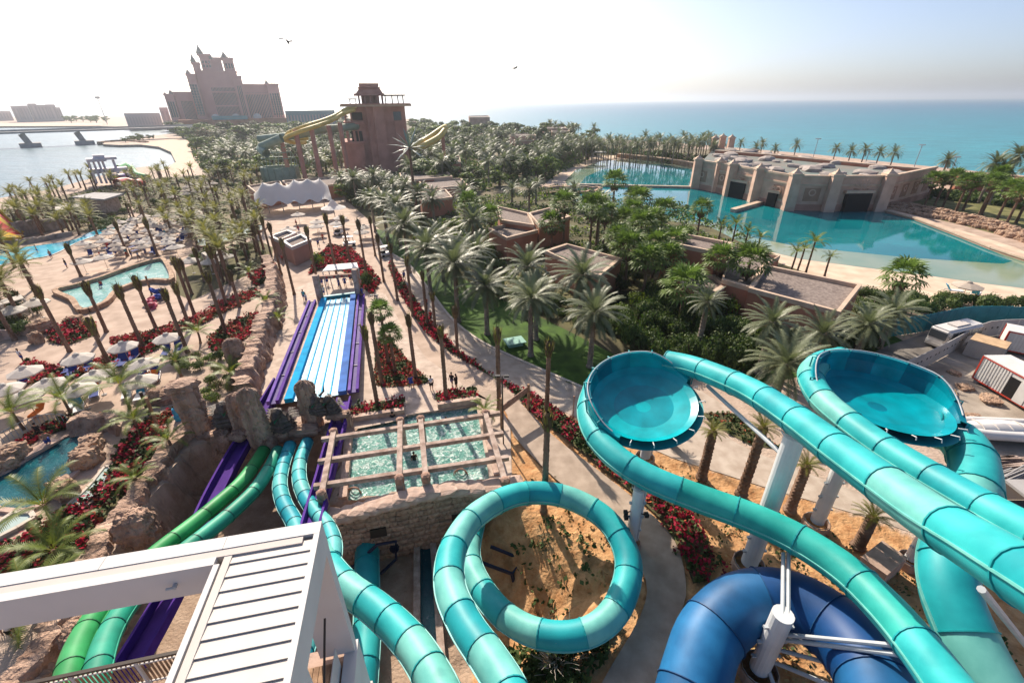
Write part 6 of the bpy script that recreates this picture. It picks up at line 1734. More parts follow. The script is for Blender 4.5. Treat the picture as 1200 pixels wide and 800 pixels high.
# --- white arch building and the colourful slide behind
ar=thing('white_portal','white portal building at the head of the small slides by the bay','building',P(122,222)); a0_=ar.location.copy()
pl3=Plane(P(122,218))
ar.matrix_world=pl3.frame()
def az3(nm,x0,x1,y0,y1,d0,d1,mt):
    yt=min(y0,y1); xm=(x0+x1)/2; s0=pl3.at(x0,yt)[0]; s1=pl3.at(x1,yt)[0]; z0_=pl3.at(xm,y0)[1]; z1_=pl3.at(xm,y1)[1]; MB().box((s0,d0,min(z0_,z1_)),(s1,d1,max(z0_,z1_))).build(nm,mt,ar)
Mw=mat('pale_mauve',(0.68,0.63,0.65),.8,.05,.5)
for x in (101,107,113,118,131): az3('portal_leg',x,x+3,188,216,0,3,Mw)
az3('portal_top',100,124,186,189.5,-1,5,Mw); az3('portal_top',122,136,184,187,-1,5,Mw); az3('portal_crown',108,122,182,186,0,4,Mw); az3('base_ramp',103,150,198,203,1,6,Mw)
for i,(mt_,pts) in enumerate(((mat('red_tube',(0.5,0.05,0.03),.4),[(137,212),(148,210),(158,213),(166,211)]),(mat('green_tube',(0.03,0.3,0.06),.4),[(138,195),(146,192),(153,194),(160,203),(172,206)]),(mat('violet_tube',(0.13,0.06,0.25),.4),[(126,205),(140,206),(152,204),(160,207)]))):
    rods('small_tube_slide',['red','green','violet'][i]+' small tube slide beside the white portal',[[P(x,y+2,3.5-.6*k) for k,(x,y) in enumerate(pts)]],1.2,mt_,'water slide',part='tube',cols=[P(pts[1][0],pts[1][1]+2,2.0)],cr=.2)

# --- fort by the lagoon
fr_=[P(810.5,219.5),P(856,229),P(872,233.5),P(922,246),P(968,247),P(1030,246.5),P(1082,232)]
HF=zat(fr_[3],925,207)
fort=thing('lagoon_fort','sandstone fort with pyramid capped piers standing in the lagoon','building',fr_[0]); f0=fr_[0].copy()
back=[P(1090,222),P(1010,213),P(900,198),P(835,188)]
lo=[(p-f0) for p in fr_+back]
MB().prism([(p.x,p.y) for p in lo],-.5,HF-2.6).build('fort_body',M_fort,fort)
v_,f_=fill([Vector((p.x,p.y,HF-2.58)) for p in lo]); MB().add(v_,f_).build('roof_deck',mat('roof_deck',(0.26,0.225,0.19),.9,.2,.15,col2=(0.16,0.20,0.185)),fort)
def fwall(a,b,h,wd,nm,mt,z0=-.5):
    return wbox(MB(),a-f0,b-f0,wd,z0,h).build(nm,mt,fort)
for i in range(len(fr_)-1):
    a,b=fr_[i],fr_[i+1]; d=(b-a).normalized(); nr=Vector((d.y,-d.x,0))
    if nr.y>0: nr=-nr
    w1=fwall(a,b,HF,.8,'curtain_wall',M_fort)
    o=wbox(MB(),a-f0+nr*.15,b-f0+nr*.15,1.0,HF,HF+.5).build('parapet',M_sandst,fort)
    wbox(MB(),a-f0+nr*.25,b-f0+nr*.25,.8,-.5,1.6).build('plinth',M_pink,fort)
    wbox(MB(),a-f0+nr*.45,b-f0+nr*.45,.35,HF-2.0,HF-1.6).build('string_course',M_sandst,fort)
    # raised panels, recess shade painted as a darker tone
    L=(b-a).length; n_=max(1,int(L/7))
    for k in range(n_):
        c=a.lerp(b,(k+.5)/n_)-f0+nr*.43
        MB().box((-1.9,-.06,2.4),(1.9,.06,HF-2.6),Matrix.Translation((c.x,c.y,0))@Matrix.Rotation(math.atan2(d.y,d.x),4,'Z')).build('wall_panel',mat('recess_shade_pink',(0.38,0.215,0.15),.9,.1,.5),fort)
        MB().lathe([(.9,0),(.9,.14),(.6,.16),(.58,.05),(.02,.05)],14,Matrix.Translation((c.x,c.y,HF*.55))@Matrix.Rotation(math.atan2(d.y,d.x),4,'Z')@Matrix.Rotation(PI/2,4,'X')).build('roundel',M_fort,fort)
def pier(p,r,h):
    q=p-f0
    m=MB()
    R4=Matrix.Translation((q.x,q.y,0))@Matrix.Rotation(-.15,4,'Z')
    o=MB().add([R4@Vector(v_) for v_ in ((-r*1.12,-r*1.12,-.5),(r*1.12,-r*1.12,-.5),(r*1.12,r*1.12,-.5),(-r*1.12,r*1.12,-.5),(-r,-r,h),(r,-r,h),(r,r,h),(-r,r,h))],[(3,2,1,0),(4,5,6,7),(0,1,5,4),(1,2,6,5),(2,3,7,6),(3,0,4,7)]).build('pier',M_fort,fort)
    MB().box((-r*1.2,-r*1.2,h),(r*1.2,r*1.2,h+.5),R4).build('pier_cap',M_sandst,o)
    MB().lathe([(r*1.35,h+.5),(r*.8,h+.95),(r*.5,h+1.1),(r*.16,h+1.6),(.02,h+1.9)],4,R4,0,PI/4).build('pyramid',M_sandst,o)
for x,y in ((813,221),(852,229.5),(882,237),(922,246.5),(968,248),(1028,247.5),(838,225)[:2]):
    pier(P(x,y),1.15,HF+.5)
for x,y in ((833,192),(842,189),(852,191)): pier(P(x,y),1.2,HF+2.2)
for x,y,nm,wd,h in ((864,231.5,'water_gate',5.4,4.4),(905,241.8,'doorway',2.6,3.6),(998,247.2,'water_gate',6.2,4.6)):
    q=P(x,y)-f0; ang=math.atan2((P(x+3,y+.6)-P(x-3,y-.6)).y,(P(x+3,y+.6)-P(x-3,y-.6)).x) if x<930 else 0
    M4=Matrix.Translation((q.x,q.y,0))@Matrix.Rotation(ang,4,'Z')
    MB().box((-wd/2,-1.3,-.4),(wd/2,1.5,h),M4).build(nm,M_hole,fort)
    MB().box((-wd/2-.6,-1.15,h),(wd/2+.6,1.2,h+.7),M4).build('lintel',M_sandst,fort)
    MB().lathe([(wd*.55,-1.1),(wd*.55,-1.25),(wd*.4,-1.3),(.02,-1.3)],20,M4@Matrix.Translation((0,0,h+.9))@Matrix.Rotation(-PI/2,4,'X')@Matrix.Scale(-1,4,(0,0,1))).build('fan_relief',M_sandst,fort)
    for k in range(1,9):
        a=PI*k/9; MB().beam(M4@Vector((.3*math.cos(a),-1.36,h+.9+.3*math.sin(a))),M4@Vector((wd*.5*math.cos(a),-1.36,h+.9+wd*.5*math.sin(a)*.8)),.14,.1).build('fan_rib',M_fort,fort)
# rocks and skylights on the fort roof
random.seed(31)
FP=[(p.x,p.y) for p in lo]
k=0
Mrw=mat('roof_rock',(0.36,0.31,0.28),.9,.12,.5,.5,3)
for me in RK[:3]: pass
rwm=[]
for i in range(3):
    me=rock_mesh(60+i,2,.25,.5); me.materials.append(Mrw); rwm.append(me)
while k<60:
    x=rng(min(p[0] for p in FP),max(p[0] for p in FP)); y=rng(min(p[1] for p in FP),max(p[1] for p in FP))
    if not inside(x,y,FP): continue
    k+=1
    o=new_obj('roof_rock',random.choice(rwm),fort); o.location=(x,y,HF-2.3); s=rng(1.2,3.0); o.scale=(s*1.4,s,s*.5); o.rotation_euler=(0,0,rng(0,3))
# terracotta retaining walls and causeway behind the fort
def longwall(label,line,h,wd,mt,name='retaining_wall',z0=-.3):
    pts=[P(*q) for q in line]; root=thing(name,label,'wall',pts[0]); o0=pts[0]
    for i in range(len(pts)-1):
        w_=wbox(MB(),pts[i]-o0,pts[i+1]-o0,wd,z0,h).build('wall_section',mt,root)
        wbox(MB(),pts[i]-o0,pts[i+1]-o0,wd+.3,h,h+.3).build('wall_cap',M_sandst,w_)
    return root
longwall('long terracotta wall behind the fort roof',[(835,196),(900,203),(960,211),(1030,220),(1085,226)],HF*.8,1.0,M_terra)
longwall('low pink sea wall along the causeway',[(838,183),(900,190),(960,197),(1030,206),(1090,214),(1130,218)],3.6,1.0,M_pink)
longwall('terracotta wall block under the tall bank palms',[(1115,224),(1165,224),(1240,236)],5.0,1.2,M_terra)
longwall('low pale weir across the lagoon behind the fan palms',[(676,218),(740,219.5),(809,221)],.45,.8,M_cope)
longwall('pale low wall leading to the fort doorway',[(858,249),(892,239)],.6,1.2,M_cope)
longwall('sand coloured kerb along the lagoon bank',[(1040,249),(1075,258),(1120,275),(1165,293),(1240,318)],.35,1.5,M_pink)
longwall('low rubble bank behind the round lagoon arm',[(725,184.5),(770,189),(815,196)],1.6,3.0,M_rock2)
# rubble rocks on the bank
k=0; random.seed(44)
for i in range(150):
    t=i/149; x=1036+190*t; y=243.5+ (0 if t<.1 else 0) + 15*t*1.0+ 34*t*t*.9
    row=i%3
    p=P(x+rng(-2,2),y+row*2.2+rng(-.8,.8)); s=rng(.7,1.3)*(1.15 if row==0 else 1)
    rock('bank_rock','pinkish rubble rock stacked along the lagoon bank',(p.x,p.y,.3+.35*(2-row)),(s,s*.8,s*.7),rng(0,3),group='lagoon bank rocks')
# rocky low islet near the lagoon tip
cliff('rock_weir','brown rock weir between the villas and the lagoon',[P(636,222),P(665,221),P(700,222),P(690,226),P(640,228)],.8,.8,1.0,51,.5,'rock',1.0,M_rock2,-.3,.5)
wl_=thing('beach_hut','small white open hut on the lagoon tip beach','hut',P(701,187)); 
for sx in (-1,1):
    for sy in (-1,1): MB().beam((sx*3,sy*2,0),(sx*3,sy*2,3.2),.3,.3).build('hut_post',M_white,wl_)
MB().box((-3.6,-2.6,3.2),(3.6,2.6,3.6)).build('hut_roof',M_white,wl_)
# lamp posts on the sea wall
for i,(x,y,ty) in enumerate(((950,195,163),(1068,204,170),(1110,212,184),(1012,198,176))):
    b=P(x,y); h=zat(b,x+3,ty); root=thing('street_lamp','slim pale street lamp on the sea wall causeway','street lamp',b,0,'street lamps on the causeway')
    MB().rod([(0,0,0),(0,0,h)],.14,6).build('pole',M_steel,root); MB().box((-1.2,-.2,h),(1.2,.2,h+.3)).build('lamp_head',M_steel,root)
b=P(126,146); root=thing('street_lamp','leaning tall floodlight mast near the far beach','street lamp',b)
MB().rod([(0,0,0),(0,0,34)],.5,6).build('pole',M_grey,root); MB().box((-3,-1,34),(3,1,37)).build('lamp_head',M_grey,root)
# ================================================================ beach club
M_canvas = mat('umbrella_canvas', (0.70,0.65,0.59), 0.8, 0.04, 1.0, tr=(0.55,0.5,0.44))
M_canvas2 = mat('beige_canvas', (0.60,0.52,0.44), 0.8, 0.04, 1.0, tr=(0.45,0.38,0.3))
M_pole = mat('umbrella_pole', (0.35,0.24,0.15), 0.6)
M_sling = mat('blue_sling', (0.015,0.035,0.20), 0.7)
M_sling2 = mat('turquoise_sling', (0.02,0.22,0.36), 0.7)
M_lframe = mat('lounger_frame', (0.66,0.66,0.66), 0.5)
M_towel = mat('orange_towel', (0.62,0.16,0.03), 0.9)
M_towelb = mat('sky_towel', (0.05,0.30,0.50), 0.9)
bank='pool'
def poolwith(name,poly,material,rim_label,z=.10,rim=.45,rh=.32,smooth=3,rmat=None):
    pts=smooth_poly([P(x,y) for x,y in poly],smooth)
    sheet(name,pts,z,material)
    root=thing('pool_border',rim_label,'pool edge',pts[0]); o0=pts[0]
    n_=len(pts)
    step=max(1,n_//14)
    i=0
    while i<n_:
        m=MB(); e=min(i+step,n_)
        for k in range(i,e): wbox(m,pts[k]-o0,pts[(k+1)%n_]-o0,rim,-.05,rh)
        m.build('rim_section',rmat or M_rock2,root); i=e
poolwith('lazy_river',[(66,344),(90,337),(117,329),(136,322),(165,312),(184,307),(194,308),(203,330),(182,331),(160,335),(138,344),(125,358),(97,367),(86,354)],W_river,'low rock rim of the turquoise lazy river',.12,.7,.7)
poolwith('bright_pool',[(-30,300),(0,293),(45,288),(88,281),(104,273),(132,266),(134,270),(112,277),(90,285),(62,299),(25,306),(-10,314),(-30,318)],W_blue,'thin pale rim of the bright blue beach pool',.08,.3,.14,rmat=M_kerb)
poolwith('plunge_pool',[(14,551),(35,538),(58,525),(84,510),(110,512),(112,524),(93,540),(92,553),(60,578),(50,592),(20,600),(-20,590),(-10,565)],W_dark,'flagstone rim of the dark plunge pool',.10,.4,.22,rmat=M_cope)
poolwith('ledge_pool',[(88,602),(108,590),(124,572),(132,552),(124,548),(110,566),(94,582),(82,592)],W_ledge,'pale edge of the narrow shallow ledge pool',.12,.2,.22,2,M_kerb)
poolwith('shallow_tray_pool',[(-20,640),(0,631),(22,620),(42,608),(38,602),(18,602),(0,614),(-20,624)],W_ledge,'pale edge of the shallow tray pool by the flower bed',.12,.3,.28,1,M_kerb)
poolwith('upper_river',[(228,282),(250,277),(285,268),(308,264),(310,270),(285,278),(255,288),(232,290)],W_ledge,'curved rim of the pale upper river',.12,.5,.4,rmat=M_rock2)
# planting beds of the beach club
sheet('planting_ground',px([(-40,262),(0,250),(60,232),(140,215),(210,208),(225,222),(150,235),(150,262),(112,275),(60,268),(0,280),(-40,290)]),.012,M_scrub)
sheet('club_planting',px([(150,212),(300,200),(320,212),(300,250),(310,262),(240,278),(222,262),(160,250),(152,235)]),.014,M_scrub)
sheet('planting_ground',px([(206,318),(250,300),(300,280),(320,290),(318,310),(262,335),(225,352),(208,345)]),.014,M_soil)
for p in scatter([(-30,265),(0,255),(60,238),(150,215),(150,262),(110,272),(60,265),(0,282)],46,2.0,801):
    bush(random.choice(['mid','dry','bright','olive']),p,rng(1.2,2.2),rng(1.0,2.2),'scrubby shrub under the palms by the bay','shrubs by the bay')
for p in scatter([(155,215),(300,203),(318,225),(300,262),(240,272),(200,262),(160,250)],70,2.0,802):
    bush(random.choice(['mid','mid','dry','bright','olive']),p,rng(1.3,2.4),rng(1.2,2.6),'scrubby shrub under the crowded club palms','shrubs in the club middle')
# umbrellas
def umbrella_proto(sq,mt,seed):
    root=thing('sun_umbrella','x','umbrella')
    m=MB(); n_=8; R_=1.9
    vs=[(0,0,.62)]; fs=[]
    for k in range(n_):
        a=2*PI*k/n_+PI/8; r=R_*(1.0); vs.append((r*.5*math.cos(a),r*.5*math.sin(a),.34))
    for k in range(n_):
        a=2*PI*k/n_+PI/8; vs.append((R_*math.cos(a),R_*math.sin(a),.0))
    for k in range(n_):
        k2=(k+1)%n_; fs+=[(0,1+k,1+k2),(1+k,1+n_+k,1+n_+k2,1+k2)]
    for k in range(n_):
        a=2*PI*k/n_+PI/8; vs.append((R_*1.0*math.cos(a),R_*1.0*math.sin(a),-.14))
    for k in range(n_):
        k2=(k+1)%n_; fs.append((1+n_+k,1+2*n_+k,1+2*n_+k2,1+n_+k2))
    c=m.add(vs,fs).build('canopy',mt,root); c.location=(0,0,2.35)
    v=MB().lathe([(.42,.52),(.30,.68),(.02,.78)],8,None,0,PI/8).build('vent_cap',mt,c)
    MB().rod([(0,0,0),(0,0,3.0)],.035,6).build('pole',M_pole,root)
    MB().lathe([(.3,0),(.3,.08),(.06,.12)],10).build('base',M_grey,root)
    return reg(root)
UP=umbrella_proto(0,M_canvas,1); UP2=umbrella_proto(0,M_canvas2,2)
def umb(x,y,label,group,proto=UP,z=2.6,sc=1.0):
    p=P(x,y,z*.95); return place(proto,(p.x,p.y,0),rng(0,1),(.78*sc,.78*sc,.95),label,group)
for x,y in [(28,433),(54,448),(90,418),(143,404),(110,438),(90,454),(167,424),(164,444),(28,462),(4,454),(195,394)]:
    umb(x,y,'white sun umbrella over blue loungers on the lower terrace','white umbrellas on the lower terrace',UP,sc=1.0)
for x,y in [(263,299),(222,304),(40,353),(12,362),(95,305),(120,300),(205,288),(245,305)]:
    umb(x,y,'white sun umbrella beside the lazy river planting','umbrellas beside the lazy river',UP,sc=1.1)
for p in scatter([(100,300),(118,284),(140,272),(180,262),(232,252),(240,266),(225,284),(196,300),(150,306)],85,2.7,803):
    place(random.choice([UP,UP2]),p,rng(0,1),(.72,.72,.9),'pale sun umbrella in the packed sandy lounging area','umbrellas in the packed lounging area')
for p in scatter([(200,228),(250,218),(262,232),(240,244),(205,242)],14,3.2,804):
    place(UP2,p,rng(0,1),(.8,.8,.95),'beige umbrella near the beach behind the club palms','umbrellas near the beach')
for p in scatter([(318,262),(400,258),(440,270),(430,290),(395,285),(365,300)],9,4,805):
    place(UP,p,rng(0,1),.9,'white umbrella on the plaza near the white tent','umbrellas on the plaza')
umb(1135,333,'single cream umbrella on the lagoon beach','lagoon umbrella',UP2,sc=1.25)
# loungers
def lounger_proto(sl):
    root=thing('sun_lounger','x','sun lounger')
    f=MB()
    f.beam((-.32,-.95,.32),(-.32,.75,.32),.06,.06); f.build('side_rail',M_lframe,root)
    MB().beam((.32,-.95,.32),(.32,.75,.32),.06,.06).build('side_rail',M_lframe,root)
    MB().box((-.31,-.95,.33),(.31,.25,.39)).build('seat',M_lframe if sl is M_sling2 else sl,root)
    b=MB(); b.add([(-.33,.25,.36),(.33,.25,.36),(.33,.72,1.0),(-.33,.72,1.0),(-.33,.29,.33),(.33,.29,.33),(.33,.77,.97),(-.33,.77,.97)],[(0,1,2,3),(7,6,5,4),(0,4,5,1),(1,5,6,2),(2,6,7,3),(3,7,4,0)]); b.build('backrest',sl,root)
    for sx in (-.32,.32):
        for sy in (-.8,.6): MB().beam((sx,sy,0),(sx,sy,.3),.05,.05).build('leg',M_lframe,root)
    return reg(root)
LP1=lounger_proto(M_sling); LP2=lounger_proto(M_sling2)
NL=[(82,432,.2),(104,430,.1),(142,421,-.1),(158,418,0),(168,439,.1),(184,440,.3),(73,455,.2),(27,450,.1),(210,408,.2),(196,412,.1),(86,436,.15),(146,424,.0),(112,460,.4)]
for x,y,a in NL: place(LP1,P(x,y+3),a+.25,1.15,'dark blue sun lounger under the white umbrellas','dark blue loungers on the lower terrace')
for x,y,a in [(88,474,.7),(150,462,.6),(166,464,.4),(168,452,.5),(94,478,.7)]: place(LP2,P(x,y+2),a,1.15,'turquoise backed sun lounger on the open lower terrace','turquoise loungers on the lower terrace')
for p in scatter([(105,300),(130,282),(180,266),(232,256),(222,282),(190,300)],40,1.6,806): place(LP1,p,rng(-.4,.8),1.1,'sun lounger between the packed pale umbrellas','loungers in the packed area')
for i,(x,y) in enumerate([(112,456),(180,444),(178,446),(46,484)]):
    p=P(x,y+2); m=MB(); m.add([(-.35,-.7,.42),(.35,-.7,.42),(.36,.3,.44),(-.36,.3,.44),(.4,.75,.95),(-.4,.75,.95),(.42,-.72,.2),(-.42,-.72,.2)],[(0,1,2,3),(3,2,4,5),(7,6,1,0)])
    m.add([(-.35,-.7,.405),(.35,-.7,.405),(.36,.3,.425),(-.36,.3,.425)],[(3,2,1,0)])
    o=m.build('beach_towel',M_towel); o.location=p; o.rotation_euler=(0,0,rng(0,1)); tag(o,'orange towel spread over a terrace lounger','towel','orange towels on loungers')
for i,(x,y) in enumerate([(1115,343),(1142,347)]):
    place(LP2,P(x,y),1.2+i,1.3,'pale lounger beside the cream lagoon umbrella','lagoon loungers')
# shade canopies at the terrace edge
def canopy(label,quad,z,r=.1):
    q=[P(x,y,z) for x,y in quad]; root=thing('shade_canopy',label,'canopy',(q[0].x,q[0].y,0)); o0=root.location.copy()
    MB().prism([(p.x-o0.x,p.y-o0.y) for p in q],z-.12,z).build('canopy_roof',M_canvas,root)
    for p in q: MB().beam((p.x-o0.x,p.y-o0.y,0),(p.x-o0.x,p.y-o0.y,z-.12),.14,.14).build('canopy_post',M_white2,root)
canopy('white square shade canopy on the planted terrace',[(-20,358),(0,352),(24,345),(28,349),(0,357),(-20,366)],2.8)
canopy('white shade canopy beside the lazy river bridge',[(236,296),(255,291),(262,294),(243,301)],2.6)
canopy('long pale canopy beside the concrete pavilion',[(60,243),(92,238),(95,241),(64,247)],2.8)
# low curved terrace wall
cliff('terrace_wall','low curved stone terrace wall below the canopies',[P(-30,404),P(0,400),P(25,394),P(48,390)],1.1,1.1,.5,61,.1,'wall',.5,M_cope,-.1,.12)
# red and yellow family slide
fs_=thing('family_slide','red and yellow wide slide ending at a grey rock wall by the bright pool','water slide',P(0,285)); f0=fs_.location.copy()
Mr=mat('red_gelcoat',(0.48,0.025,0.02),.4,.1,1); My=mat('yellow_gelcoat',(0.62,0.40,0.03),.4,.1,1)
a_=[P(-60,262,6.5),P(-20,250,6.0),P(0,249,5.2),P(28,274,.6)]; b_=[P(-60,300,6.5),P(-20,287,4.6),P(0,280,2.6),P(24,279,.5)]
for k in range(6):
    m=MB(); vs=[];fs=[]
    for i in range(4):
        for t in (k/6,(k+1)/6): vs.append(a_[i].lerp(b_[i],t)-f0)
    for i in range(3): fs.append((i*2,i*2+1,i*2+3,i*2+2))
    m.add(vs,fs); m.add([v-Vector((0,0,.4)) for v in vs],[f[::-1] for f in fs]); m.build('slide_lane',[Mr,My,Mr,Mr,My,My][k],fs_)
for q in (a_,b_): MB().rod([p-f0+Vector((0,0,.25)) for p in q],.3,6).build('slide_side',My,fs_)
for q in (P(-15,268),P(4,270)): MB().rod([(q.x-f0.x,q.y-f0.y,0),(q.x-f0.x,q.y-f0.y,4)],.25,6).build('slide_post',M_grey,fs_)
cliff('grey_rock_wall','ribbed grey rock wall beside the family slide',[P(22,279),P(45,274),P(66,270),P(80,266)],3.2,2.6,1.2,71,.3,'rock wall',.6,mat('grey_rock',(0.25,0.21,0.19),.9,.2,.8,.6,3,col2=(0.36,0.31,0.28)),-.2,.35)
cliff('grey_rock_wall','low grey rock rim along the bright pool',[P(-20,291),P(10,288),P(45,284),P(86,276)],1.0,1.0,.8,73,.2,'rock wall',.6,MATS['grey_rock'],-.2,.2)
# footbridge and railing at the plunge pool
fb_=thing('footbridge','small flagstone footbridge with a metal railing at the plunge pool','bridge',P(45,530)); f0=fb_.location.copy()
a=P(28,539);b=P(68,519)
wbox(MB(),a-f0,b-f0,1.0,.25,.45).build('bridge_slab',M_cope,fb_)
for k in range(15):
    q=P(6+76*k/14,520-24*math.sin(k/14*1.9))-f0; MB().rod([(q.x,q.y,0),(q.x,q.y,1.1)],.03,5).build('baluster',M_steel,fb_)
MB().rod([P(6+76*k/14,520-24*math.sin(k/14*1.9))-f0+Vector((0,0,1.1)) for k in range(15)],.04,6).build('top_rail',M_steel,fb_)
# life ring stand and wooden posts
for i,(x,y,h,lab) in enumerate([(185,500,3.2,'leaning timber post behind the young palms'),(175,486,2.6,'short dark post beside the timber post'),(178,345,3.0,'dark timber lifeguard post over the lazy river'),(116,395,1.8,'short bare trunk stub on the sandy terrace')]):
    p=P(x,y); o=MB().rod([(0,0,0),(.15,0,h)],.14,8).build('timber_post',M_wood if i!=1 else M_rail); o.location=p; tag(o,lab,'post')
o=MB().lathe([(.3,0),(.35,.5),(.25,.6),(.3,.9),(.25,1.3),(.1,1.4)],12,Matrix.Translation(P(210,492))).build('blue_dolphin_bin',M_towelb); tag(o,'bright blue upright float beside the rock cliff','float')
# golf carts on the plaza
def cart(label,x,y,rz):
    root=thing('golf_cart',label,'cart',P(x,y),rz)
    MB().box((-1.2,-.6,.35),(1.2,.6,.75)).build('body',M_lframe,root); MB().box((-.9,-.5,.75),(-.2,.5,1.2)).build('seat',M_black,root)
    MB().box((-1.1,-.62,1.85),(.9,.62,1.95)).build('roof',M_white,root)
    for sx in (-1,.8):
        for sy in (-.55,.55): MB().beam((sx,sy,.75),(sx,sy,1.86),.05,.05).build('roof_post',M_black,root)
    for sx in (-.8,.8):
        for sy in (-.6,.6): MB().lathe([(.02,-.08),(.26,-.08),(.26,.08),(.02,.08)],10,Matrix.Translation((sx,sy,.27))@Matrix.Rotation(PI/2,4,'X')).build('wheel',M_black,root)
cart('white roofed golf cart parked on the promenade edge',452,300,.8); cart('golf cart near the tent plaza under date palms',410,288,.3); cart('golf cart beside the small white tent',398,275,1.2)
# low table on the lawn
o=MB().box((-1.2,-.9,.5),(1.2,.9,.62)).box((-.9,-.6,.0),(.9,.6,.5)).build('utility_cover',mat('pale_green_cover',(0.22,0.42,0.36),.6)); o.location=P(603,404); o.rotation_euler=(0,0,.35); tag(o,'flat pale green cover on the lawn between date palms','utility box')

# ================================================================ construction yard
M_corr=mat('white_cladding',(0.62,0.60,0.57),.6,.06,1); M_redp=mat('red_paint',(0.45,0.05,0.03),.5); M_tealf=mat('teal_hoarding',(0.012,0.15,0.19),.55,.10,.8,col2=(0.02,0.19,0.23)); M_ply=mat('plywood',(0.50,0.34,0.20),.8,.15,1.5)
fc=thing('teal_hoarding','curving teal panel hoarding behind the service road','fence',P(1046,394)); f0=fc.location.copy()
fl=resample(catmull([P(1012,396),P(1046,394),P(1085,388),P(1124,380),P(1165,379),P(1205,381),P(1290,384)],.5),1.25)
for i in range(len(fl)-1):
    a,b=fl[i]-f0,fl[i+1]-f0; d=(b-a)
    wbox(MB(),a+d*.01,b-d*.01,.06,.05,2.45).build('panel',M_tealf,fc)
    MB().beam((a.x,a.y,0),(a.x,a.y,2.5),.1,.1).build('fence_post',M_tealf,fc)
fc=thing('site_hoarding','grey site hoarding with dark portholes along the service road','fence',P(1045,445)); f0=fc.location.copy()
fl=resample(catmull([P(1042,450),P(1080,432),P(1110,416),P(1135,402),P(1160,394),P(1240,392)],.5),2.0)
for i in range(len(fl)-1):
    a,b=fl[i]-f0,fl[i+1]-f0; d=b-a
    w_=wbox(MB(),a+d*.01,b-d*.01,.08,.1,2.2).build('panel',M_grey,fc)
    nr=Vector((d.y,-d.x,0)).normalized()
    for t in (.3,.7):
        for s in (-1,1):
            c=a+d*t+nr*(s*.045); MB().lathe([(.14,-.01),(.14,.01),(.02,.01)],8,Matrix.Translation((c.x,c.y,1.25))@Matrix.Rotation(math.atan2(nr.y,nr.x),4,'Z')@Matrix.Rotation(PI/2,4,'Y')).build('porthole',M_hole,w_)
# cabins
def cabin(label,a,b,wd,h,mt=M_corr,trim=M_redp,roof=M_corr,z0=.35,door=None,name='site_cabin'):
    a=P(*a);b=P(*b); d=(b-a).normalized(); L=(b-a).length; root=thing(name,label,'cabin',a,math.atan2(d.y,d.x))
    n_=int(L/.28)
    MB().box((0,0,z0),(L,wd,z0+h)).build('box',mt,root)
    for k in range(n_):
        if door and door[0]<k*.28<door[1]: continue
        MB().box((k*.28+.02,-.05,z0+.12),(k*.28+.16,.0,z0+h-.12)).build('corrugation',mt,root)
    MB().box((-.05,-.06,z0+h),(L+.05,wd+.06,z0+h+.08)).build('roof',roof,root)
    for x,y in ((0,0),(L,0),(0,wd),(L,wd)): MB().box((x-.08,y-.08,z0),(x+.08,y+.08,z0+h+.02)).build('corner_trim',trim,root)
    MB().box((-.03,-.075,z0),(L+.03,-.0,z0+.12)).build('base_rail',trim,root)
    MB().box((-.03,-.075,z0+h-.12),(L+.03,-.0,z0+h)).build('top_rail',trim,root)
    if door: MB().box((door[0],-.03,z0+.1),(door[1]-.2,.02,z0+2.1)).build('doorway',M_hole,root); MB().box((door[1]-.25,-.09,z0+.1),(door[1]+.7,-.03,z0+2.1)).build('door',M_corr,root)
    for x in (.3,L-.3): MB().box((x-.2,.1,0),(x+.2,wd-.1,z0)).build('foot_block',M_grey,root)
    return root
cabin('white corrugated site cabin with red trim and open door',(1138,446),(1215,492),2.6,2.6,door=(3.0,4.3))
cabin('plywood topped grey site container beside the hoarding',(1128,416),(1168,428),2.4,1.9,M_grey,M_grey,M_ply,.1)
cabin('white corrugated container with red end behind the plywood one',(1170,412),(1225,424),2.4,2.3)
# boat on the yard
bt=thing('rigid_boat','white inflatable boat lying on the construction yard','boat',P(1165,512),.0); f0=bt.location.copy()
ax=(P(1215,505)-P(1125,500)); ang=math.atan2(ax.y,ax.x); bt.rotation_euler=(0,0,ang)
L=8.0
for s in (-1,1):
    MB().rod([(-L*.5,0,1.0),(-L*.42,s*.6,.95),(-L*.2,s*.95,.9),(L*.2,s*1.0,.9),(L*.6,s*1.0,.9)],[.2,.38,.42,.42,.42],12).build('side_tube',M_white,bt,True)
MB().add([(-L*.48,0,.9),(L*.6,-.9,.85),(L*.6,.9,.85),(L*.6,0,.1),(-L*.3,0,.2)],[(0,1,2),(0,4,1),(0,2,4),(1,4,3),(4,2,3)]).build('hull',M_grey,bt)
MB().lathe([(.01,1.5),(.8,1.3),(.95,.95)],14,Matrix.Translation((0,0,0))@Matrix.Scale(3.2,4,(1,0,0))).build('boat_cover',M_white,bt,True)
for k in range(5): MB().rod([(-1.8+k*1.1,s_*.95*math.cos(t),.95+.5*math.sin(t)) for s_ in (1,) for t in [PI*j/8 for j in range(9)]],.05,5).build('cover_strap',M_white2,bt)
MB().box((-2.5,-.5,0),(-2.1,.5,.4)).box((2.1,-.5,0),(2.5,.5,.4)).build('cradle',M_wood,bt)
bk=thing('dark_boat','long dark hull lying beyond the exit slide','boat',P(1180,585),ang+.1)
MB().add([(-4,0,.9),(-2.5,-.9,1.0),(4,-1.0,1.0),(4,1.0,1.0),(-2.5,.9,1.0),(-3,0,.1),(4,0,.1)],[(0,1,2,3,4),(0,5,1),(1,5,6,2),(0,4,5),(4,3,6,5),(2,6,3)]).build('hull',M_rail,bk); MB().box((0,-.8,1.005),(2.5,.8,1.2)).build('seat_box',M_grey,bk)
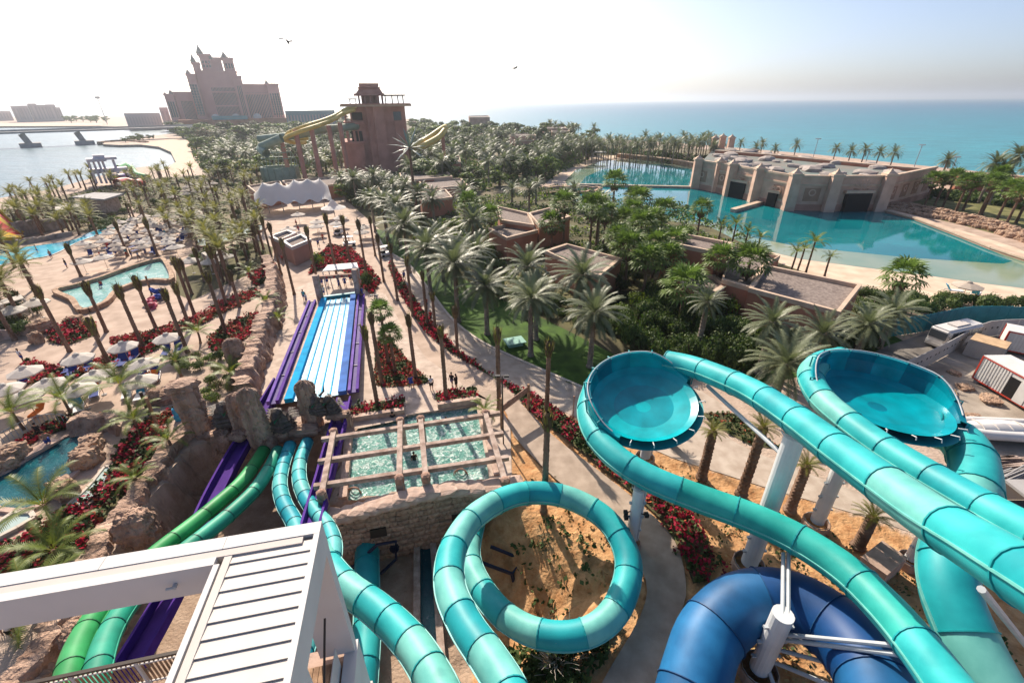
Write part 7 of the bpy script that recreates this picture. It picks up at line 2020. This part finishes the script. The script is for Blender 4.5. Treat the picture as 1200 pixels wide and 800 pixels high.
# minibus
fb=P(1090,407); rbp=P(1136,396); dv=(rbp-fb); ang=math.atan2(dv.y,dv.x)
bus=thing('minibus','white minibus with dark windows on the service road','bus',P(1112,403),ang)
Lb,Wb,Hb=6.2,2.0,2.6
def roundbox(lo,hi,r,n=3):
    m=bmesh.new(); bmesh.ops.create_cube(m,size=1.0)
    for v in m.verts: v.co=Vector((lo[i]+(v.co[i]+.5)*(hi[i]-lo[i]) for i in range(3)))
    bmesh.ops.bevel(m,geom=list(m.edges),offset=r,segments=n,affect='EDGES'); me=bpy.data.meshes.new('b'); m.to_mesh(me); m.free(); return me
def addme(nm,me,mt,par): me.materials.append(mt); o=bpy.data.objects.new(nm,me); COL.objects.link(o); o.parent=par; return o
addme('body',roundbox((-Lb/2,-Wb/2,.35),(Lb/2,Wb/2,Hb),.22),M_white,bus)
MB().box((-Lb/2-.02,-Wb/2+.15,1.35),(-Lb/2+.25,Wb/2-.15,2.25)).build('windscreen',M_glass,bus)
for s in (-1,1):
    for k in range(5): MB().box((-Lb/2+.75+k*1.12,s*Wb/2-.02,1.4),(-Lb/2+1.75+k*1.12,s*Wb/2+.02,2.25)).build('side_window',M_glass,bus)
    for x in (-2.1,2.0): MB().lathe([(.02,-.12),(.36,-.12),(.38,0),(.36,.12),(.02,.12)],14,Matrix.Translation((x,s*(Wb/2-.08),.38))@Matrix.Rotation(PI/2,4,'X')).build('wheel',M_black,bus)
    MB().box((-Lb/2-.03,s*.75-.18,.75),(-Lb/2+.02,s*.75+.18,.95)).build('headlight',M_steel2,bus)
    MB().rod([(-Lb/2+.2,s*Wb/2,1.9),(-Lb/2-.1,s*(Wb/2+.25),1.8)],.04,5).build('mirror',M_black,bus)
MB().box((-Lb/2-.05,-Wb/2+.1,.4),(-Lb/2+.05,Wb/2-.1,.65)).build('bumper',M_grey,bus)
MB().box((-1.2,-.5,Hb+.003),(1.2,.5,Hb+.15)).build('roof_unit',M_white2,bus)
# debris
random.seed(52)
def pile(label,c,n,L,mt,spread,ang,thing_name='material_pile',r=.06,box=False):
    root=thing(thing_name,label,'pile',c)
    for k in range(n):
        a=ang+rng(-.12,.12); x,y=rng(-spread,spread),rng(-spread*.5,spread*.5); z=.1+.1*(k%5)
        d=Vector((math.cos(a),math.sin(a),0))*L/2
        (MB().beam(Vector((x,y,z))-d,Vector((x,y,z))+d,r*3,r) if box else MB().rod([Vector((x,y,z))-d,Vector((x,y,z))+d],r,6)).build('plank' if box else 'bar',mt,root)
pile('heap of grey steel bars on the yard beside the exit slide',P(1180,560),22,4.5,M_grey,1.6,.3)
pile('stack of pale planks below the site cabin',P(1175,545),12,4.0,M_beam,1.2,.1,'plank_stack',.06,True)
pile('loose timber planks between the cabins',P(1110,470),10,3.5,M_ply,1.6,.9,'plank_stack',.05,True)
pile('dark pallets behind the teal bowl',P(1080,445),8,1.6,M_wood,1.0,.4,'pallet_stack',.1,True)
for i,(x,y,s,lab) in enumerate([(1130,455,.9,'pale rubble block beside the site cabin'),(1160,470,1.1,'broken concrete slab under the cabin doorway'),(1118,438,.7,'small rubble heap at the hoarding'),(1140,490,.8,'sandy rubble lump in front of the boat'),(1060,560,.8,'earth clod below the teal bowl')]):
    p=P(x,y); rock('rubble',lab,(p.x,p.y,.15*s),(s,s*.8,s*.35),i)
cliff('low_kerb_wall','low concrete wall at the back of the construction yard',[P(1075,500),P(1100,520),P(1140,548),P(1170,565)],.5,.5,.3,81,.05,'wall',.5,M_grey,-.1,.05)

# ================================================================ people
SKIN=mat('skin',(0.38,0.21,0.14),.6); HAIR=mat('hair',(0.02,0.015,0.012),.8)
CL={'white':mat('cloth_white',(0.7,0.7,0.7),.9),'blue':mat('cloth_blue',(0.03,0.07,0.32),.9),'black':mat('cloth_black',(0.02,0.02,0.022),.9),'red':mat('cloth_red',(0.4,0.03,0.03),.9),'cyan':mat('cloth_cyan',(0.05,0.35,0.45),.9)}
def person(label,loc,rz=0,top=None,bottom='blue',pose='stand',group=None,h=1.72):
    root=thing('person',label,'person',loc,rz,group)
    s=h/1.75
    J={'pel':(0,0,.95),'wst':(0,0,1.10),'chs':(0,-.01,1.32),'nck':(0,-.01,1.47),'hd0':(0,-.02,1.58),'hd1':(0,-.02,1.70)}
    st=.22 if pose=='walk' else .0
    sit=pose=='sit'
    for q,sg in (('L',-1),('R',1)):
        J['sh'+q]=(sg*.18,0,1.40)
        if pose=='wave' and sg>0: J['el'+q]=(.34,-.1,1.52); J['ha'+q]=(.30,-.12,1.80)
        elif pose=='hips': J['el'+q]=(sg*.36,.06,1.15); J['ha'+q]=(sg*.20,-.08,1.00)
        else: J['el'+q]=(sg*.24,sg*st*.4,1.14); J['ha'+q]=(sg*.25,-.08+sg*st*.7,.88)
        J['hi'+q]=(sg*.10,0,.90)
        if sit: J['kn'+q]=(sg*.13,-.42,.86); J['an'+q]=(sg*.13,-.48,.45); J['fo'+q]=(sg*.13,-.62,.40)
        else: J['kn'+q]=(sg*.11,-sg*st*.6-.02,.49); J['an'+q]=(sg*.11,-sg*st+.02,.07); J['fo'+q]=(sg*.12,-sg*st-.14,.03)
    dz=-.40 if sit else 0
    names=list(J); E=[('pel','wst'),('wst','chs'),('chs','nck'),('nck','hd0'),('hd0','hd1')]
    for q in 'LR': E+=[('chs','sh'+q),('sh'+q,'el'+q),('el'+q,'ha'+q),('pel','hi'+q),('hi'+q,'kn'+q),('kn'+q,'an'+q),('an'+q,'fo'+q)]
    rad={'pel':.13,'wst':.12,'chs':.14,'nck':.055,'hd0':.085,'hd1':.08,'sh':.065,'el':.045,'ha':.035,'hi':.09,'kn':.06,'an':.042,'fo':.04}
    me=bpy.data.meshes.new('body'); me.from_pydata([tuple(c*s for c in (J[n_][0],J[n_][1],J[n_][2]+dz)) for n_ in names],[(names.index(a),names.index(b)) for a,b in E],[])
    o=bpy.data.objects.new('body',me); COL.objects.link(o); o.parent=root
    md=o.modifiers.new('skin','SKIN'); 
    for n_,sv in zip(names,me.skin_vertices[0].data):
        r=rad.get(n_,rad.get(n_[:2],.05))*s; sv.radius=(r,r)
    me.skin_vertices[0].data[0].use_root=True
    o.modifiers.new('sub','SUBSURF').levels=1
    me.materials.append(SKIN)
    V=lambda n_: Vector((J[n_][0],J[n_][1],J[n_][2]+dz))*s
    hb=MB(); hb.lathe([(.10*s,-.02),(.105*s,.04),(.08*s,.10),(.02*s,.13)],10,Matrix.Translation(V('hd1')+Vector((0,.02,-.03)))); hb.build('hair',HAIR,root,True)
    b=MB()
    for q in 'LR': b.rod([V('pel').lerp(V('hi'+q),.4)+Vector((0,0,.10)),V('hi'+q),V('hi'+q).lerp(V('kn'+q),.75)],[.13*s,.125*s,.105*s],8)
    b.build('shorts',CL[bottom],root,True)
    if top:
        t=MB(); t.rod([V('pel')+Vector((0,0,.02)),V('wst'),V('chs'),V('nck')-Vector((0,0,.03))],[.165*s,.16*s,.185*s,.09*s],10)
        for q in 'LR': t.rod([V('chs').lerp(V('sh'+q),.6),V('sh'+q),V('sh'+q).lerp(V('el'+q),.6)],[.10*s,.085*s,.07*s],8)
        t.build('shirt',CL[top],root,True)
    return root
person('person in a white top and black shorts walking on the sand by the shade frame',P(20,748),.9,'white','black','walk')
person('person in white standing at the planter behind the pergola pool',P(506,457),.2,'white','black','stand')
person('person in a dark shirt stepping out behind the shorter planter',P(535,455),1.2,'black','black','hips')
person('person in a dark shirt bending near the planter flowers',P(530,453),-.4,'black','blue','walk')
person('person in blue sitting at the ground cover island',P(482,452),.5,'blue','blue','sit')
person('person in blue trunks standing on the plunge pool footbridge',P(60,524),.8,None,'blue','hips')
person('person in dark clothes at the plunge pool railing',P(50,514),.4,'black','black')
person('swimmer in dark shirt under the front pergola beam',P(487,548,-1.3),.4,'black','black')
person('swimmer in blue near the short planter of the pergola pool',P(524,506,-1.2),.2,'black','cyan')
person('swimmer near the wide planter of the pergola pool',P(462,500,-1.2),.2,'black','black')
for i,(x,y,t,lab) in enumerate([(398,338,'blue','person in blue waiting under the racer gate'),(405,336,'blue','person in blue next to the gate queue'),(380,347,'white','person in white at the racer lane end'),(357,352,'cyan','person in cyan beside the gate post'),(360,356,'white','person in white strolling by the gate post'),(378,335,'blue','person with blue float behind the gate'),(384,334,'blue','person carrying a blue float behind the awning'),(411,330,'cyan','person in cyan at the awning post'),(425,348,'blue','person in blue by the purple chute end')]):
    person(lab,P(x,y),rng(0,3),t,'blue',random.choice(['stand','hips','walk']))
for i,(x,y,t,lab) in enumerate([(61,303,None,'person standing at the bright pool edge'),(79,314,'black','person in black walking past the bright pool'),(45,297,None,'child wading in the bright pool'),(120,337,'red','person in red sitting on the lazy river rim'),(172,300,'blue','person in blue by the lounging area planting'),(28,424,'white','person lying in behind a white umbrella'),(137,300,'white','person in white among pale umbrellas'),(155,302,'black','person in black among pale umbrellas')]):
    person(lab,P(x,y),rng(0,3),t,'blue','sit' if 'sitting' in lab else 'stand')
random.seed(71)
for i,p in enumerate(scatter([(100,302),(130,288),(180,270),(235,258),(225,284),(190,302),(140,312)],14,4,810)):
    person('bather strolling between the packed pale umbrellas',p,rng(0,6),random.choice([None,'white','red','cyan']),random.choice(['blue','black','red']),random.choice(['stand','walk','hips']),'bathers in the packed area')
for i,p in enumerate(scatter([(322,262),(400,262),(430,285),(380,300),(330,310)],10,4,811)):
    person('visitor crossing the plaza near the pink kiosk',p,rng(0,6),random.choice(['white','blue','black','red']),random.choice(['blue','black']),'walk','visitors on the plaza')
for i,p in enumerate(scatter([(455,312),(480,330),(505,365),(530,395),(515,395),(485,352)],4,4,812)):
    person('visitor walking up the promenade beside the lawn',p,rng(0,6),random.choice(['white','blue','red']),'black','walk','visitors on the promenade')
# float rings in a heap by the lazy river
for i in range(10):
    p=P(188+rng(-7,6),346+rng(-4,6)); o=MB().lathe([(.32+.14*math.cos(2*PI*j/8),.14*math.sin(2*PI*j/8)) for j in range(9)],14).build('float_ring',CL['blue']); o.location=(p.x,p.y,.25+.2*(i%3)); o.rotation_euler=(rng(-.8,.8),rng(-.8,.8),0); o.scale=(1.4,1.4,1.4); tag(o,'blue swim ring in the heap beside the lazy river','swim ring','swim rings by the lazy river')
for i in range(8):
    p=P(178+rng(-6,6),357+rng(-4,5)); o=MB().lathe([(.32+.14*math.cos(2*PI*j/8),.14*math.sin(2*PI*j/8)) for j in range(9)],14).build('float_ring',mat('pink_ring',(0.5,0.08,0.14),.5)); o.location=(p.x,p.y,.25+.2*(i%3)); o.rotation_euler=(rng(-.8,.8),rng(-.8,.8),0); o.scale=(1.4,1.4,1.4); tag(o,'pink swim ring in the heap beside the blue rings','swim ring','pink swim rings by the lazy river')
# birds
def bird(label,p,rz,roll):
    root=thing('bird',label,'bird',p); root.rotation_euler=(roll,.2,rz)
    m=MB(); m.rod([(0,.35,0),(0,.2,.02),(0,-.05,0),(0,-.3,-.02),(0,-.45,0)],[.02,.06,.08,.05,.015],8)
    m.add([(0,-.35,0),(-.1,-.58,0),(.1,-.58,0)],[(0,1,2)])
    for s in (-1,1): m.add([(s*.05,.12,.03),(s*.05,-.12,.03),(s*.35,.10,.16),(s*.35,-.10,.14),(s*.75,-.08,.05),(s*.70,-.16,.04)],[(0,1,3,2),(2,3,5,4)])
    m.build('body',mat('bird_dark',(0.03,0.028,0.026),.8),root)
bird('dark bird gliding in the sky beside the hotel spires',dpt(337,49,0,45),.8,.5)
bird('dark bird flying in the open sky above the sea',dpt(604,80,0,62),2.2,-.4)
# kerb between lawn and promenade
kp=resample(catmull(px([(440,270),(452,292),(478,309),(502,338),(528,372),(560,398),(600,418),(650,440),(700,462)]),1.0),1.6)
kb=bpy.data.objects.new('kerb',None); COL.objects.link(kb); kb['kind']='structure'
for i in range(len(kp)-1): wbox(MB(),kp[i].lerp(kp[i+1],.01),kp[i].lerp(kp[i+1],.99),.3,-.05,.14).build('kerb_stone',M_kerb,kb)
# ================================================================ hazy air
hz=MB().box((-46000,-46000,-5.4),(46000,46000,122)).build('haze',[])
tag(hz,'pale sea haze filling the air','haze',None,'stuff')
hm=bpy.data.materials.new('haze_air'); hm.use_nodes=True
hn=hm.node_tree; hn.nodes.clear()
ho=hn.nodes.new('ShaderNodeOutputMaterial'); hv=hn.nodes.new('ShaderNodeVolumePrincipled')
hv.inputs['Color'].default_value=(0.86,0.93,1.0,1); hv.inputs['Density'].default_value=0.00016; hv.inputs['Anisotropy'].default_value=0.6
hn.links.new(hv.outputs[0],ho.inputs['Volume'])
hz.data.materials.append(hm)

# ================================================================ labels that count outward from a landmark
ORD=['nearest','second nearest','third nearest','fourth nearest','fifth nearest','sixth nearest','seventh nearest','eighth nearest','ninth nearest','tenth nearest','eleventh nearest','twelfth nearest','thirteenth nearest','fourteenth nearest','fifteenth nearest','sixteenth nearest','seventeenth nearest','eighteenth nearest','nineteenth nearest','twentieth nearest','twenty-first nearest','twenty-second nearest','twenty-third nearest','twenty-fourth nearest','twenty-fifth nearest']
BYG={}
for o in list(COL.objects):
    if o.parent is None and 'group' in o.keys(): BYG.setdefault(o['group'],[]).append(o)
for g,lm,base,land in (('fan palms by the lagoon villas',P(818,284,6),'bushy fan palm','the tall square villa block'),
    ('date palms on the lawn',P(754,474),'date palm on the lawn','the round open bowl'),
    ('date palms beside the gravel roof',P(1030,470),'date palm below the gravel roof','the teal bowl'),
    ('young palms round the plunge pool',P(45,530),'young arching palm','the plunge pool footbridge'),
    ('slim palms on the sandy terrace',P(182,345),'bare tied terrace palm','the heap of swim rings'),
    ('white umbrellas on the lower terrace',P(212,448),'white terrace umbrella','the flat topped totem pillar'),
    ('dark blue loungers on the lower terrace',P(212,448),'dark blue lounger','the flat topped totem pillar'),
    ('turquoise loungers on the lower terrace',P(212,448),'turquoise lounger','the flat topped totem pillar'),
    ('tied palms along the promenade',P(600,478),'tied palm in the bougainvillea strip','the timber plank sign'),
    ('coconut palms on the lagoon beach',P(1135,345),'dark coconut palm','the cream lagoon umbrella'),
    ('palms on the dry lawn bank',P(1030,246),'pale trunked fan palm on the bank','the lagoon fort'),
    ('date palms over the bank',P(1030,246),'tall bank date palm','the lagoon fort'),
    ('date palms round the pink villas',P(488,252),'villa garden date palm','the silver bladed palm mast'),
    ('tied palms behind the gate',P(395,338),'tied palm in the red beds','the racer gate'),
    ('tied palms on the pool deck',P(600,478),'tied palm on the pool deck','the timber plank sign'),
    ('stocky palms below the tubes',P(754,474),'stocky shaggy palm trunk','the round open bowl'),
    ('umbrellas beside the lazy river',P(340,285),'white umbrella by the river planting','the pink rock kiosk'),
    ('umbrellas on the plaza',P(340,285),'white plaza umbrella','the pink rock kiosk'),
    ('street lamps on the causeway',P(810,219),'slim causeway street lamp','the round lagoon arm'),
    ('orange towels on loungers',P(212,448),'orange towel on a lounger','the flat topped totem pillar'),
    ('date palms on the sea wall',P(840,190),'sea wall date palm','the three capped fort piers'),
    ('fan palms on the island',P(395,338),'small bright island fan palm','the racer gate'),
    ('tied palms at the footpath sign',P(600,478),'tall tied palm at the footpath','the timber plank sign'),
    ('lagoon loungers',P(1200,340),'pale beach lounger','the tip of the lagoon')):
    os_=sorted(BYG.get(g,[]),key=lambda o:(Vector((o.location.x,o.location.y,0))-Vector((lm.x,lm.y,0))).length)
    for k,o in enumerate(os_[:25]): o['label']='%s, %s to %s'%(base,ORD[k],land)
